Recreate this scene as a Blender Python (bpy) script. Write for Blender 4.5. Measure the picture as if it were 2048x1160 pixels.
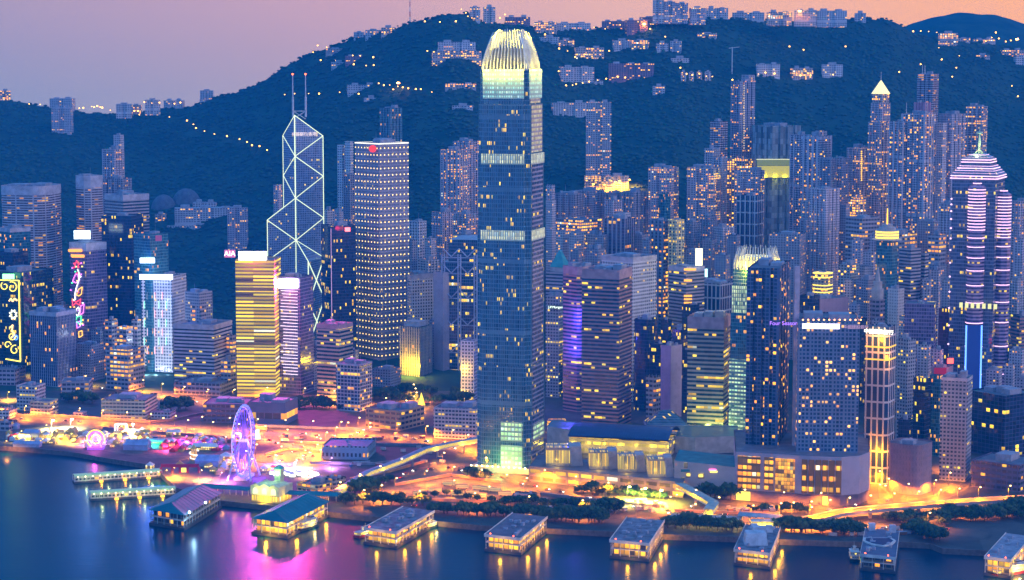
import bpy, math, random
import numpy as np
from mathutils import Vector, noise
R = math.radians
random.seed(7)
sc = bpy.context.scene
for o in list(bpy.data.objects): bpy.data.objects.remove(o)

# ---------------------------------------------------------------- camera, sky, sun, exposure
H0, F, PITCH = 393.0, 4350.0, math.atan((580 - 103) / 4350.0)
CP, SP = math.cos(PITCH), math.sin(PITCH)
cam = bpy.data.cameras.new('camera'); cam.sensor_width = 36; cam.lens = F / 2048 * 36
cam.clip_start = 5; cam.clip_end = 20000
camo = bpy.data.objects.new('camera', cam); sc.collection.objects.link(camo)
camo.location = (0, 0, H0); camo.rotation_euler = (math.pi / 2 - PITCH, 0, 0); sc.camera = camo
sc.view_settings.view_transform = 'Standard'; sc.view_settings.look = 'None'
sc.view_settings.gamma = 1; sc.view_settings.exposure = 0.43
sc.cycles.use_denoising = True
sc.cycles.sample_clamp_indirect = 3; sc.cycles.sample_clamp_direct = 0
sc.cycles.max_bounces = 4; sc.cycles.diffuse_bounces = 2; sc.cycles.glossy_bounces = 3
sc.cycles.transmission_bounces = 2; sc.cycles.volume_bounces = 1; sc.cycles.transparent_max_bounces = 8
sc.cycles.use_light_tree = True

w = bpy.data.worlds.new('World'); sc.world = w; w.use_nodes = True
nt = w.node_tree; N = nt.nodes; L = nt.links
for n in list(N): N.remove(n)
def nd(t, **k):
    n = N.new(t)
    for a, b in k.items(): setattr(n, a, b)
    return n
def ramp(n, stops):
    e = n.color_ramp.elements
    while len(e) > 1: e.remove(e[-1])
    e[0].position = stops[0][0]; e[0].color = (*stops[0][1], 1)
    for p, c in stops[1:]:
        x = e.new(p); x.color = (*c, 1)
out = nd('ShaderNodeOutputWorld'); bg1 = nd('ShaderNodeBackground'); bg2 = nd('ShaderNodeBackground'); add = nd('ShaderNodeAddShader')
tc = nd('ShaderNodeTexCoord'); sx = nd('ShaderNodeSeparateXYZ')
L.new(tc.outputs['Generated'], sx.inputs[0])
def mr(src, a, b):
    m = nd('ShaderNodeMapRange'); m.inputs['From Min'].default_value = a; m.inputs['From Max'].default_value = b
    L.new(src, m.inputs['Value']); return m.outputs[0]
SKYK = 1.0
south_low = nd('ShaderNodeValToRGB'); ramp(south_low, [(0, (.30, .31, .36)), (.35, (.47, .35, .33)), (.6, (.72, .42, .25)), (1, (1.0, .43, .08))])
south_up = nd('ShaderNodeValToRGB'); ramp(south_up, [(0, (.46, .31, .31)), (.35, (.68, .36, .30)), (.6, (.92, .46, .24)), (1, (1.16, .47, .06))])
az = mr(sx.outputs['X'], -.24, .24); L.new(az, south_low.inputs[0]); L.new(az, south_up.inputs[0])
m1 = nd('ShaderNodeMix', data_type='RGBA'); L.new(mr(sx.outputs['Z'], -.02, .03), m1.inputs[0])
L.new(south_low.outputs[0], m1.inputs[6]); L.new(south_up.outputs[0], m1.inputs[7])
m2 = nd('ShaderNodeMix', data_type='RGBA'); L.new(mr(sx.outputs['Z'], .03, .10), m2.inputs[0]); L.new(m1.outputs[2], m2.inputs[6]); m2.inputs[7].default_value = (.02, .25, .72, 1)
m3 = nd('ShaderNodeMix', data_type='RGBA'); L.new(mr(sx.outputs['Y'], .5, -.4), m3.inputs[0]); L.new(m2.outputs[2], m3.inputs[6]); m3.inputs[7].default_value = (.14, .34, .80, 1)
L.new(m3.outputs[2], bg1.inputs[0]); bg1.inputs[1].default_value = SKYK
sky = nd('ShaderNodeTexSky', sky_type='NISHITA'); sky.sun_disc = False; sky.sun_elevation = R(2); sky.sun_rotation = R(70)
L.new(sky.outputs[0], bg2.inputs[0]); bg2.inputs[1].default_value = .03
L.new(bg1.outputs[0], add.inputs[0]); L.new(bg2.outputs[0], add.inputs[1]); L.new(add.outputs[0], out.inputs[0])
w.cycles.sampling_method = 'AUTOMATIC'

sun = bpy.data.lights.new('sun', 'SUN'); sun.energy = .75; sun.angle = R(25); sun.color = (1, .68, .58)
so = bpy.data.objects.new('sun', sun); sc.collection.objects.link(so)
# afterglow low in the west, to the right of the view and slightly in front of the facades
so.rotation_euler = Vector((.85, -.35, .22)).to_track_quat('Z', 'Y').to_euler()

# ---------------------------------------------------------------- picture <-> world
def ray(px, py):
    x = (px - 1024) / F; y = (580 - py) / F
    return Vector((x, CP + y * SP, -SP + y * CP))
def WY(px, py, Y):
    d = ray(px, py); return Vector((0, 0, H0)) + d * (Y / d.y)
def WZ(px, py, z):
    d = ray(px, py); return Vector((0, 0, H0)) + d * ((z - H0) / d.z)
GZ = 4.0
RP = [(-400, 185), (0, 196), (100, 212), (180, 224), (250, 227), (330, 214), (380, 214), (400, 202), (430, 192), (480, 182), (530, 160), (570, 132), (620, 106), (660, 94), (700, 78), (760, 62), (790, 56), (820, 44), (860, 36), (900, 27), (940, 25), (970, 46), (1040, 48), (1100, 58), (1180, 57), (1250, 52), (1300, 40), (1330, 36), (1450, 37), (1540, 40), (1650, 42), (1720, 37), (1770, 38), (1800, 52), (1815, 64), (1850, 74), (1950, 84), (2048, 98), (2500, 120)]
RX = np.array([p[0] for p in RP], float); RYY = np.array([p[1] for p in RP], float)
YR = np.interp(RX, [-400, 400, 900, 1400, 2048], [4300, 4200, 3900, 3950, 4200])
ZR = H0 - (RYY - 103) * YR / F
def terr(x, y):
    if y < 2480: return GZ
    px = 1024 + F * x / y
    yr = float(np.interp(px, RX, YR)); zr = float(np.interp(px, RX, ZR))
    t = (y - 2480) / (yr - 2480)
    if t <= 1:
        s = t ** 1.6
        n = noise.noise((x * .004, y * .003, 1.3)) * 52 * min(1, t * 2) * (1 - t ** 4)
        n += noise.noise((x * .016, y * .012, 4.1)) * 9 * min(1, t * 3) * (1 - t ** 6)
        return GZ + (zr - GZ) * s + n * (1 if t > .25 else t * 4)
    return max(30, zr - (t - 1) * 900)
def hit(px, py, y0=2500):
    d = ray(px, py); y = y0
    while y < 6000:
        t = y / d.y; z = H0 + d.z * t; x = d.x * t
        if z <= terr(x, y): return Vector((x, y, terr(x, y)))
        y += 6
    return WY(px, py, 3900)

# ---------------------------------------------------------------- mesh helpers
COL = sc.collection
def tag(o, label=None, cat=None, group=None, kind=None):
    if label: o['label'] = label
    if cat: o['category'] = cat
    if group: o['group'] = group
    if kind: o['kind'] = kind
    return o
def empty(name, loc, label, cat, group=None, rz=0):
    o = bpy.data.objects.new(name, None); COL.objects.link(o); o.location = loc; o.rotation_euler.z = rz
    o.empty_display_size = 1
    return tag(o, label, cat, group)
PK = {'board_light': .5, 'floodlight': .3, 'sign_light': .5, 'wheel_light': .35, 'lamp_light': 2.0, 'shop_light': .10, 'terrace_light': .08, 'hall_light': .12, 'bridge_light': .15, 'pier_light': .3, 'bridge_light': .2}
def lamp(name, loc, col, power, parent=None, rad=1.0, kind='POINT', size=None, spot=None):
    l = bpy.data.lights.new(name, kind); l.color = tuple(c ** 1.5 for c in col); l.energy = power * PK.get(name, .22)
    if kind in ('POINT', 'SPOT'): l.shadow_soft_size = rad
    else: l.shape = 'RECTANGLE'; l.size, l.size_y = size
    if spot: l.spot_size = spot; l.spot_blend = .5
    o = bpy.data.objects.new(name, l); COL.objects.link(o)
    o.location = loc; o.parent = parent
    return o
class MB:
    def __init__(s): s.v = []; s.f = []; s.u = []; s.m = []
    def face(s, pts, uv=None, m=0):
        i = len(s.v); s.v += [tuple(p) for p in pts]; s.f.append(tuple(range(i, i + len(pts))))
        s.u += list(uv) if uv else [(p[0], p[1]) for p in pts]; s.m.append(m); return s
    def prism(s, poly, z0, z1, top=True, bottom=False, m=0, mt=None, poly2=None, u0=0, v0=None):
        ar = sum(poly[i][0] * poly[(i + 1) % len(poly)][1] - poly[(i + 1) % len(poly)][0] * poly[i][1] for i in range(len(poly)))
        if ar < 0:
            poly = poly[::-1]
            if poly2: poly2 = poly2[::-1]
        p2 = poly2 or poly; n = len(poly); u = u0; b = z0 if v0 is None else v0
        for i in range(n):
            a, c = poly[i], poly[(i + 1) % n]; a2, c2 = p2[i], p2[(i + 1) % n]
            l = math.hypot(c[0] - a[0], c[1] - a[1])
            s.face([(a[0], a[1], z0), (c[0], c[1], z0), (c2[0], c2[1], z1), (a2[0], a2[1], z1)],
                   [(u, z0 - b), (u + l, z0 - b), (u + l, z1 - b), (u, z1 - b)], m)
            u += l
        if top: s.face([(p[0], p[1], z1) for p in p2], None, m if mt is None else mt)
        if bottom: s.face([(p[0], p[1], z0) for p in poly[::-1]], None, m if mt is None else mt)
        return s
    def box(s, c, d, rz=0, m=0):
        ca, sa = math.cos(rz), math.sin(rz); x, y = d[0] / 2, d[1] / 2
        P = [(c[0] + ca * i - sa * j, c[1] + sa * i + ca * j) for i, j in ((-x, -y), (x, -y), (x, y), (-x, y))]
        return s.prism(P, c[2], c[2] + d[2], bottom=True, m=m)
    def tube(s, a, b, r, n=6, m=0, r2=None):
        a, b = Vector(a), Vector(b); d = (b - a)
        if d.length < 1e-6: return s
        d.normalize(); p = d.orthogonal().normalized(); q = d.cross(p); r2 = r if r2 is None else r2
        A = [a + (p * math.cos(k * 2 * math.pi / n) + q * math.sin(k * 2 * math.pi / n)) * r for k in range(n)]
        B = [b + (p * math.cos(k * 2 * math.pi / n) + q * math.sin(k * 2 * math.pi / n)) * r2 for k in range(n)]
        l = (b - a).length
        for k in range(n):
            j = (k + 1) % n; s.face([A[k], A[j], B[j], B[k]], [(k, 0), (k + 1, 0), (k + 1, l), (k, l)], m)
        s.face(A[::-1], None, m); s.face(B, None, m); return s
    def ico(s, c, r, jit=.25, m=0, sq=(1, 1, 1)):
        i0 = len(s.v)
        for p in ICOV:
            k = 1 + random.uniform(-jit, jit)
            s.v.append((c[0] + p[0] * r * k * sq[0], c[1] + p[1] * r * k * sq[1], c[2] + p[2] * r * k * sq[2]))
        for f in ICOF: s.f.append(tuple(i0 + q for q in f)); s.u += [(0, 0)] * 3; s.m.append(m)
        return s
    def build(s, name, mat, parent=None, smooth=False, loc=None):
        me = bpy.data.meshes.new(name); me.from_pydata(s.v, [], s.f)
        uv = me.uv_layers.new(name='UVMap'); uv.data.foreach_set('uv', np.array(s.u, 'f').ravel())
        mats = mat if isinstance(mat, (list, tuple)) else [mat]
        for q in mats: me.materials.append(q)
        me.polygons.foreach_set('material_index', s.m)
        if smooth: me.polygons.foreach_set('use_smooth', [True] * len(s.f))
        me.update()
        o = bpy.data.objects.new(name, me); COL.objects.link(o)
        if parent: o.parent = parent
        if loc is not None: o.location = loc
        return o
t_ = (1 + 5 ** .5) / 2; k_ = math.sqrt(1 + t_ * t_)
ICOV = [(a / k_, b / k_, c / k_) for a, b, c in [(-1, t_, 0), (1, t_, 0), (-1, -t_, 0), (1, -t_, 0), (0, -1, t_), (0, 1, t_), (0, -1, -t_), (0, 1, -t_), (t_, 0, -1), (t_, 0, 1), (-t_, 0, -1), (-t_, 0, 1)]]
ICOF = [(0, 11, 5), (0, 5, 1), (0, 1, 7), (0, 7, 10), (0, 10, 11), (1, 5, 9), (5, 11, 4), (11, 10, 2), (10, 7, 6), (7, 1, 8), (3, 9, 4), (3, 4, 2), (3, 2, 6), (3, 6, 8), (3, 8, 9), (4, 9, 5), (2, 4, 11), (6, 2, 10), (8, 6, 7), (9, 8, 1)]
def copy_tree(o, parent=None):
    c = o.copy(); COL.objects.link(c); c.parent = parent
    for ch in list(o.children): copy_tree(ch, c)
    return c

# ---------------------------------------------------------------- materials
def new_mat(name):
    m = bpy.data.materials.new(name); m.use_nodes = True
    return m, m.node_tree, m.node_tree.nodes['Principled BSDF']
MATC = {}
def plain(name, col, rough=.7, var=.25, scale=.15, metal=0, spec=.3):
    if name in MATC: return MATC[name]
    m, t, b = new_mat(name)
    b.inputs['Roughness'].default_value = rough; b.inputs['Metallic'].default_value = metal; b.inputs['Specular IOR Level'].default_value = spec
    nz = t.nodes.new('ShaderNodeTexNoise'); nz.inputs['Scale'].default_value = scale; nz.inputs['Detail'].default_value = 4
    tcx = t.nodes.new('ShaderNodeTexCoord'); t.links.new(tcx.outputs['Object'], nz.inputs[0])
    r = t.nodes.new('ShaderNodeValToRGB'); e = r.color_ramp.elements
    e[0].position = .3; e[1].position = .7
    e[0].color = (*[c * (1 - var) for c in col], 1); e[1].color = (*[c * (1 + var) for c in col], 1)
    t.links.new(nz.outputs[0], r.inputs[0]); t.links.new(r.outputs[0], b.inputs['Base Color'])
    MATC[name] = m; return m
def glow(name, col, s, base=None):
    if name in MATC: return MATC[name]
    m, t, b = new_mat(name)
    b.inputs['Base Color'].default_value = (*(base or [c * .3 for c in col]), 1)
    b.inputs['Emission Color'].default_value = (*col, 1); b.inputs['Emission Strength'].default_value = s * (.75 if s < 5 else 1)
    b.inputs['Roughness'].default_value = .5
    m.cycles.emission_sampling = 'NONE'
    MATC[name] = m; return m

FG = bpy.data.node_groups.new('facade', 'ShaderNodeTree')
FI = [('Wall', 'c', (.4, .4, .42)), ('Glass', 'c', (.03, .05, .08)), ('LitA', 'c', (1, .5, .08)), ('LitB', 'c', (1, .78, .22)),
      ('W', 'f', 3.5), ('H', 'f', 3.3), ('fx', 'f', .5), ('fy', 'f', .5), ('p', 'f', .1), ('cl', 'f', .6), ('str', 'f', 1.4), ('rough', 'f', .2),
      ('dW', 'f', 6.), ('dH', 'f', 8.), ('dS', 'f', 0.), ('dE', 'f', 0.), ('Dot', 'c', (1, .8, .3)), ('bayW', 'f', 1000.), ('bay', 'f', .0), ('band', 'f', 1000.)]
for nme, ty, dv in FI:
    s_ = FG.interface.new_socket(nme, in_out='INPUT', socket_type='NodeSocketColor' if ty == 'c' else 'NodeSocketFloat')
    s_.default_value = (*dv, 1) if ty == 'c' else dv
FG.interface.new_socket('BSDF', in_out='OUTPUT', socket_type='NodeSocketShader')
def build_group():
    g = FG; n = g.nodes; l = g.links
    gi = n.new('NodeGroupInput'); go = n.new('NodeGroupOutput'); I = gi.outputs
    def M(op, a, b=None, c=None):
        x = n.new('ShaderNodeMath'); x.operation = op
        for k, q in enumerate((a, b, c)):
            if q is None: continue
            if isinstance(q, (int, float)): x.inputs[k].default_value = q
            else: l.new(q, x.inputs[k])
        return x.outputs[0]
    uv = n.new('ShaderNodeUVMap'); s = n.new('ShaderNodeSeparateXYZ'); l.new(uv.outputs[0], s.inputs[0]); u, v = s.outputs[0], s.outputs[1]
    oi = n.new('ShaderNodeObjectInfo'); seed = M('MULTIPLY', oi.outputs['Random'], 97.3)
    U = M('DIVIDE', u, I['W']); V = M('DIVIDE', v, I['H'])
    iu = M('FLOOR', U); iv = M('FLOOR', V); fu = M('FRACT', U); fv = M('FRACT', V)
    mk = M('MULTIPLY', M('LESS_THAN', M('ABSOLUTE', M('SUBTRACT', fu, .5)), M('MULTIPLY', I['fx'], .5)),
           M('LESS_THAN', M('ABSOLUTE', M('SUBTRACT', fv, .5)), M('MULTIPLY', I['fy'], .5)))
    # solid bays between window groups, and blank service floors
    fb = M('FRACT', M('DIVIDE', u, I['bayW'])); mk = M('MULTIPLY', mk, M('GREATER_THAN', fb, I['bay']))
    fz = M('FRACT', M('DIVIDE', M('ADD', v, 3), I['band'])); mk = M('MULTIPLY', mk, M('GREATER_THAN', M('MULTIPLY', fz, I['band']), 4.2))
    def white(a, b, c):
        cb = n.new('ShaderNodeCombineXYZ')
        for k, q in enumerate((a, b, c)):
            if isinstance(q, (int, float)): cb.inputs[k].default_value = q
            else: l.new(q, cb.inputs[k])
        w_ = n.new('ShaderNodeTexWhiteNoise'); w_.noise_dimensions = '3D'; l.new(cb.outputs[0], w_.inputs[0]); return w_
    w1 = white(iu, iv, seed); r1 = w1.outputs['Value']; rc = n.new('ShaderNodeSeparateColor'); l.new(w1.outputs['Color'], rc.inputs[0])
    w2 = white(M('FLOOR', M('DIVIDE', U, 7)), iv, M('ADD', seed, 5)).outputs['Value']
    k = M('ADD', M('SUBTRACT', 1, I['cl']), M('MULTIPLY', M('MULTIPLY', M('POWER', w2, 8), 11), I['cl']))
    lit = M('MULTIPLY', M('LESS_THAN', r1, M('MULTIPLY', I['p'], k)), mk)
    br = M('MULTIPLY', lit, M('ADD', .3, M('MULTIPLY', rc.outputs[1], .9)))
    # blinds and ceilings: the upper part of a lit pane is brighter
    br = M('MULTIPLY', br, M('ADD', .7, M('MULTIPLY', fv, .6)))
    mixl = n.new('ShaderNodeMix'); mixl.data_type = 'RGBA'; l.new(rc.outputs[2], mixl.inputs[0]); l.new(I['LitA'], mixl.inputs[6]); l.new(I['LitB'], mixl.inputs[7])
    mixw = n.new('ShaderNodeMix'); mixw.data_type = 'RGBA'; l.new(M('MULTIPLY', M('GREATER_THAN', rc.outputs[0], .87), .8), mixw.inputs[0]); l.new(mixl.outputs[2], mixw.inputs[6]); mixw.inputs[7].default_value = (.75, .85, .62, 1); mixl = mixw
    # lamps fixed to the facade
    du = M('ABSOLUTE', M('SUBTRACT', M('FRACT', M('DIVIDE', u, I['dW'])), .5)); dv = M('ABSOLUTE', M('SUBTRACT', M('FRACT', M('DIVIDE', v, I['dH'])), .5))
    dm = M('MULTIPLY', M('LESS_THAN', M('MULTIPLY', du, I['dW']), I['dS']), M('LESS_THAN', M('MULTIPLY', dv, I['dH']), I['dS']))
    em = n.new('ShaderNodeMix'); em.data_type = 'RGBA'; l.new(dm, em.inputs[0]); l.new(mixl.outputs[2], em.inputs[6]); l.new(I['Dot'], em.inputs[7])
    es = M('ADD', M('MULTIPLY', M('MULTIPLY', br, I['str']), .8), M('MULTIPLY', dm, I['dE']))
    # wall: weathering and per-floor shade
    nz = n.new('ShaderNodeTexNoise'); nz.inputs['Scale'].default_value = .03; nz.inputs['Detail'].default_value = 5
    tcx = n.new('ShaderNodeTexCoord'); l.new(tcx.outputs['Object'], nz.inputs[0])
    wv = M('ADD', .62, M('MULTIPLY', nz.outputs[0], .7)); wv = M('MULTIPLY', wv, M('ADD', .9, M('MULTIPLY', r1, .14)))
    wc = n.new('ShaderNodeMix'); wc.data_type = 'RGBA'; wc.blend_type = 'MULTIPLY'; wc.inputs[0].default_value = 1; l.new(I['Wall'], wc.inputs[6])
    cbw = n.new('ShaderNodeCombineXYZ'); [l.new(wv, cbw.inputs[q]) for q in range(3)]; l.new(cbw.outputs[0], wc.inputs[7])
    gv = M('ADD', .45, M('MULTIPLY', rc.outputs[0], 1.2))
    gc = n.new('ShaderNodeMix'); gc.data_type = 'RGBA'; gc.blend_type = 'MULTIPLY'; gc.inputs[0].default_value = 1; l.new(I['Glass'], gc.inputs[6])
    cbg = n.new('ShaderNodeCombineXYZ'); [l.new(gv, cbg.inputs[q]) for q in range(3)]; l.new(cbg.outputs[0], gc.inputs[7])
    bc = n.new('ShaderNodeMix'); bc.data_type = 'RGBA'; l.new(mk, bc.inputs[0]); l.new(wc.outputs[2], bc.inputs[6]); l.new(gc.outputs[2], bc.inputs[7])
    b = n.new('ShaderNodeBsdfPrincipled'); l.new(bc.outputs[2], b.inputs['Base Color'])
    l.new(M('ADD', M('MULTIPLY', M('SUBTRACT', 1, mk), .65), M('MULTIPLY', mk, I['rough'])), b.inputs['Roughness'])
    l.new(M('ADD', .25, M('MULTIPLY', mk, .55)), b.inputs['Specular IOR Level'])
    l.new(em.outputs[2], b.inputs['Emission Color']); l.new(es, b.inputs['Emission Strength'])
    l.new(b.outputs[0], go.inputs[0])
build_group()
def facade(name, **k):
    if name in MATC: return MATC[name]
    m = bpy.data.materials.new(name); m.use_nodes = True; t = m.node_tree
    t.nodes.remove(t.nodes['Principled BSDF']); g = t.nodes.new('ShaderNodeGroup'); g.node_tree = FG
    t.links.new(g.outputs[0], t.nodes['Material Output'].inputs[0])
    for a, b in k.items(): g.inputs[a].default_value = (*b, 1) if isinstance(b, (tuple, list)) else b
    m.cycles.emission_sampling = 'NONE'
    MATC[name] = m; return m
# ---------------------------------------------------------------- the setting
def water_mat():
    m, t, b = new_mat('water'); l = t.links
    b.inputs['Base Color'].default_value = (.0, .03, .06, 1); b.inputs['Roughness'].default_value = .13
    b.inputs['IOR'].default_value = 1.33; b.inputs['Specular IOR Level'].default_value = .15
    tcx = t.nodes.new('ShaderNodeTexCoord'); mp = t.nodes.new('ShaderNodeMapping'); l.new(tcx.outputs['Object'], mp.inputs[0])
    mp.inputs['Scale'].default_value = (.05, .22, 1)
    nz = t.nodes.new('ShaderNodeTexNoise'); nz.inputs['Scale'].default_value = 1; nz.inputs['Detail'].default_value = 3; l.new(mp.outputs[0], nz.inputs[0])
    nz2 = t.nodes.new('ShaderNodeTexNoise'); nz2.inputs['Scale'].default_value = .012; nz2.inputs['Detail'].default_value = 3; l.new(tcx.outputs['Object'], nz2.inputs[0])
    bp = t.nodes.new('ShaderNodeBump'); bp.inputs['Strength'].default_value = .35; bp.inputs['Distance'].default_value = .5
    l.new(nz.outputs[0], bp.inputs['Height']); l.new(bp.outputs[0], b.inputs['Normal'])
    mrn = t.nodes.new('ShaderNodeMapRange'); mrn.inputs['To Min'].default_value = .20; mrn.inputs['To Max'].default_value = .30
    l.new(nz2.outputs[0], mrn.inputs[0]); l.new(mrn.outputs[0], b.inputs['Roughness'])
    return m
wm = MB(); wm.face([(-2400, 60, 0), (2400, 60, 0), (2400, 2700, 0), (-2400, 2700, 0)]); tag(wm.build('water', water_mat()), kind='structure')

SHORE = [(-500, 850), (0, 893), (60, 897), (145, 905), (200, 915), (290, 929), (312, 938), (352, 976), (420, 1000), (450, 1003), (535, 1012), (600, 1015), (660, 1025), (730, 1033), (870, 1043), (960, 1052), (1090, 1058), (1220, 1064), (1330, 1070), (1470, 1075), (1560, 1080), (1720, 1085), (1800, 1085), (1860, 1088), (1885, 1098), (1965, 1102), (2048, 1106), (2500, 1128)]
sp = [WZ(a, b, GZ) for a, b in SHORE]
def ground_mat():
    m, t, b = new_mat('ground'); l = t.links
    tcx = t.nodes.new('ShaderNodeTexCoord')
    vo = t.nodes.new('ShaderNodeTexVoronoi'); vo.inputs['Scale'].default_value = .035; l.new(tcx.outputs['Object'], vo.inputs[0])
    nz = t.nodes.new('ShaderNodeTexNoise'); nz.inputs['Scale'].default_value = .08; nz.inputs['Detail'].default_value = 8; l.new(tcx.outputs['Object'], nz.inputs[0])
    mx = t.nodes.new('ShaderNodeMix'); mx.data_type = 'RGBA'; mx.inputs[0].default_value = .6; l.new(vo.outputs['Color'], mx.inputs[6]); l.new(nz.outputs[0], mx.inputs[7])
    r = t.nodes.new('ShaderNodeValToRGB'); e = r.color_ramp.elements; e[0].position = .3; e[0].color = (.03, .03, .03, 1); e[1].position = .7; e[1].color = (.095, .088, .075, 1)
    l.new(mx.outputs[2], r.inputs[0]); l.new(r.outputs[0], b.inputs['Base Color']); b.inputs['Roughness'].default_value = .75
    return m
g = MB(); g.face([tuple(p) for p in sp] + [(1900, 2700, GZ), (-1900, 2700, GZ)])
gmat = ground_mat()
tag(g.build('ground', gmat), kind='structure')
sw = MB()
for a, b in zip(sp[:-1], sp[1:]):
    d = (b - a).normalized(); nrm = Vector((d.y, -d.x, 0))
    sw.face([(a.x, a.y, -1), (b.x, b.y, -1), (b.x, b.y, GZ), (a.x, a.y, GZ)])
    q = [(a.x, a.y), (b.x, b.y), (b.x - nrm.x * 1.2, b.y - nrm.y * 1.2), (a.x - nrm.x * 1.2, a.y - nrm.y * 1.2)]
    sw.prism(q, GZ + .02, GZ + .55)
stone = plain('seawall_stone', (.16, .13, .12), var=.3, scale=.3)
tag(sw.build('seawall', stone), 'long dark grey stone seawall along the harbour edge with a low coping', 'seawall')

# hills
def hill_mat():
    m, t, b = new_mat('hillside'); l = t.links
    tcx = t.nodes.new('ShaderNodeTexCoord'); nz = t.nodes.new('ShaderNodeTexNoise'); nz.inputs['Scale'].default_value = .02; nz.inputs['Detail'].default_value = 8
    l.new(tcx.outputs['Object'], nz.inputs[0]); r = t.nodes.new('ShaderNodeValToRGB'); e = r.color_ramp.elements
    e[0].position = .35; e[0].color = (.02, .06, .05, 1); e[1].position = .7; e[1].color = (.045, .10, .07, 1)
    l.new(nz.outputs[0], r.inputs[0]); l.new(r.outputs[0], b.inputs['Base Color']); b.inputs['Roughness'].default_value = .9; b.inputs['Specular IOR Level'].default_value = .1
    return m
HM = hill_mat()
ys = np.concatenate([np.arange(2480, 4320, 12), np.arange(4330, 6300, 90)]); xs = np.arange(-1900, 1901, 14)
hv = []; 
for y in ys:
    for x in xs: hv.append((float(x), float(y), terr(float(x), float(y)) + .06))
nx = len(xs); hf = [(j * nx + i, j * nx + i + 1, (j + 1) * nx + i + 1, (j + 1) * nx + i) for j in range(len(ys) - 1) for i in range(nx - 1)]
me = bpy.data.meshes.new('hills'); me.from_pydata(hv, [], hf); me.materials.append(HM); me.polygons.foreach_set('use_smooth', [True] * len(hf))
ho = bpy.data.objects.new('hills', me); COL.objects.link(ho); tag(ho, kind='structure')
# far hill beyond the ridge
fv = []; fx_ = np.linspace(-380, 380, 60); fy_ = np.linspace(-380, 380, 40); c0 = WY(1935, 26, 5700)
for y in fy_:
    for x in fx_:
        d = math.hypot(x, y * .8); h = 130 * (max(0, math.cos(min(1, d / 330) * math.pi / 2)) ** 1.05) + noise.noise((x * .02, y * .02, 9)) * 5
        fv.append((c0.x + x, c0.y + y, c0.z - 130 + h))
ff = [(j * 60 + i, j * 60 + i + 1, (j + 1) * 60 + i + 1, (j + 1) * 60 + i) for j in range(39) for i in range(59)]
me = bpy.data.meshes.new('far_hill'); me.from_pydata(fv, [], ff); me.materials.append(HM); me.polygons.foreach_set('use_smooth', [True] * len(ff))
fo = bpy.data.objects.new('far_hill', me); COL.objects.link(fo); tag(fo, kind='structure')
# woodland canopy on the hills: nobody could count it
def foliage_mat(name, a, b_, sc_=.05):
    if name in MATC: return MATC[name]
    m, t, b = new_mat(name); l = t.links
    gm = t.nodes.new('ShaderNodeNewGeometry'); r = t.nodes.new('ShaderNodeValToRGB'); e = r.color_ramp.elements
    e[0].color = (*a, 1); e[1].color = (*b_, 1); l.new(gm.outputs['Random Per Island'], r.inputs[0]); l.new(r.outputs[0], b.inputs['Base Color'])
    b.inputs['Roughness'].default_value = .85; b.inputs['Specular IOR Level'].default_value = .15
    MATC[name] = m; return m
rng = np.random.default_rng(3); NT = 30000; cen = []
while len(cen) < NT:
    px = rng.uniform(-60, 2110); yr = float(np.interp(px, RX, YR)); tt = rng.uniform(.12, 1.03); y = 2480 + (yr - 2480) * tt ** .9; x = (px - 1024) / F * y
    cen.append((x, y, terr(x, y)))
cen = np.array(cen); V0 = np.array(ICOV); rad = rng.uniform(2.2, 5.2, (NT, 1, 1)); jit = 1 + rng.uniform(-.22, .22, (NT, 12, 1))
vv = cen[:, None, :] + V0[None] * rad * jit * np.array([1, 1, .6]); vv[:, :, 2] += .6
ffc = np.array(ICOF)[None] + (np.arange(NT) * 12)[:, None, None]; ffc = ffc.reshape(-1, 3)
me = bpy.data.meshes.new('forest'); me.vertices.add(NT * 12); me.vertices.foreach_set('co', vv.reshape(-1).astype('f'))
me.loops.add(len(ffc) * 3); me.loops.foreach_set('vertex_index', ffc.reshape(-1)); me.polygons.add(len(ffc))
me.polygons.foreach_set('loop_start', np.arange(0, len(ffc) * 3, 3)); me.polygons.foreach_set('loop_total', np.full(len(ffc), 3)); me.polygons.foreach_set('use_smooth', [True] * len(ffc)); me.update(); me.validate()
me.materials.append(foliage_mat('wood_foliage', (.03, .085, .075), (.05, .12, .085)))
o = bpy.data.objects.new('forest', me); COL.objects.link(o); tag(o, 'dark wooded slopes covering the hills behind the city', 'forest', kind='stuff')

# evening haze
HZD = .80e-4
hz = MB(); hz.box((0, 3060, -2), (5000, 6160, 572))
m = bpy.data.materials.new('haze'); m.use_nodes = True; t = m.node_tree; t.nodes.remove(t.nodes['Principled BSDF'])
pv = t.nodes.new('ShaderNodeVolumePrincipled'); pv.inputs['Color'].default_value = (.0, .42, 1.0, 1); pv.inputs['Density'].default_value = HZD; pv.inputs['Anisotropy'].default_value = .1
t.links.new(pv.outputs[0], t.nodes['Material Output'].inputs['Volume'])
o = hz.build('haze', m); tag(o, kind='stuff')
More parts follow.
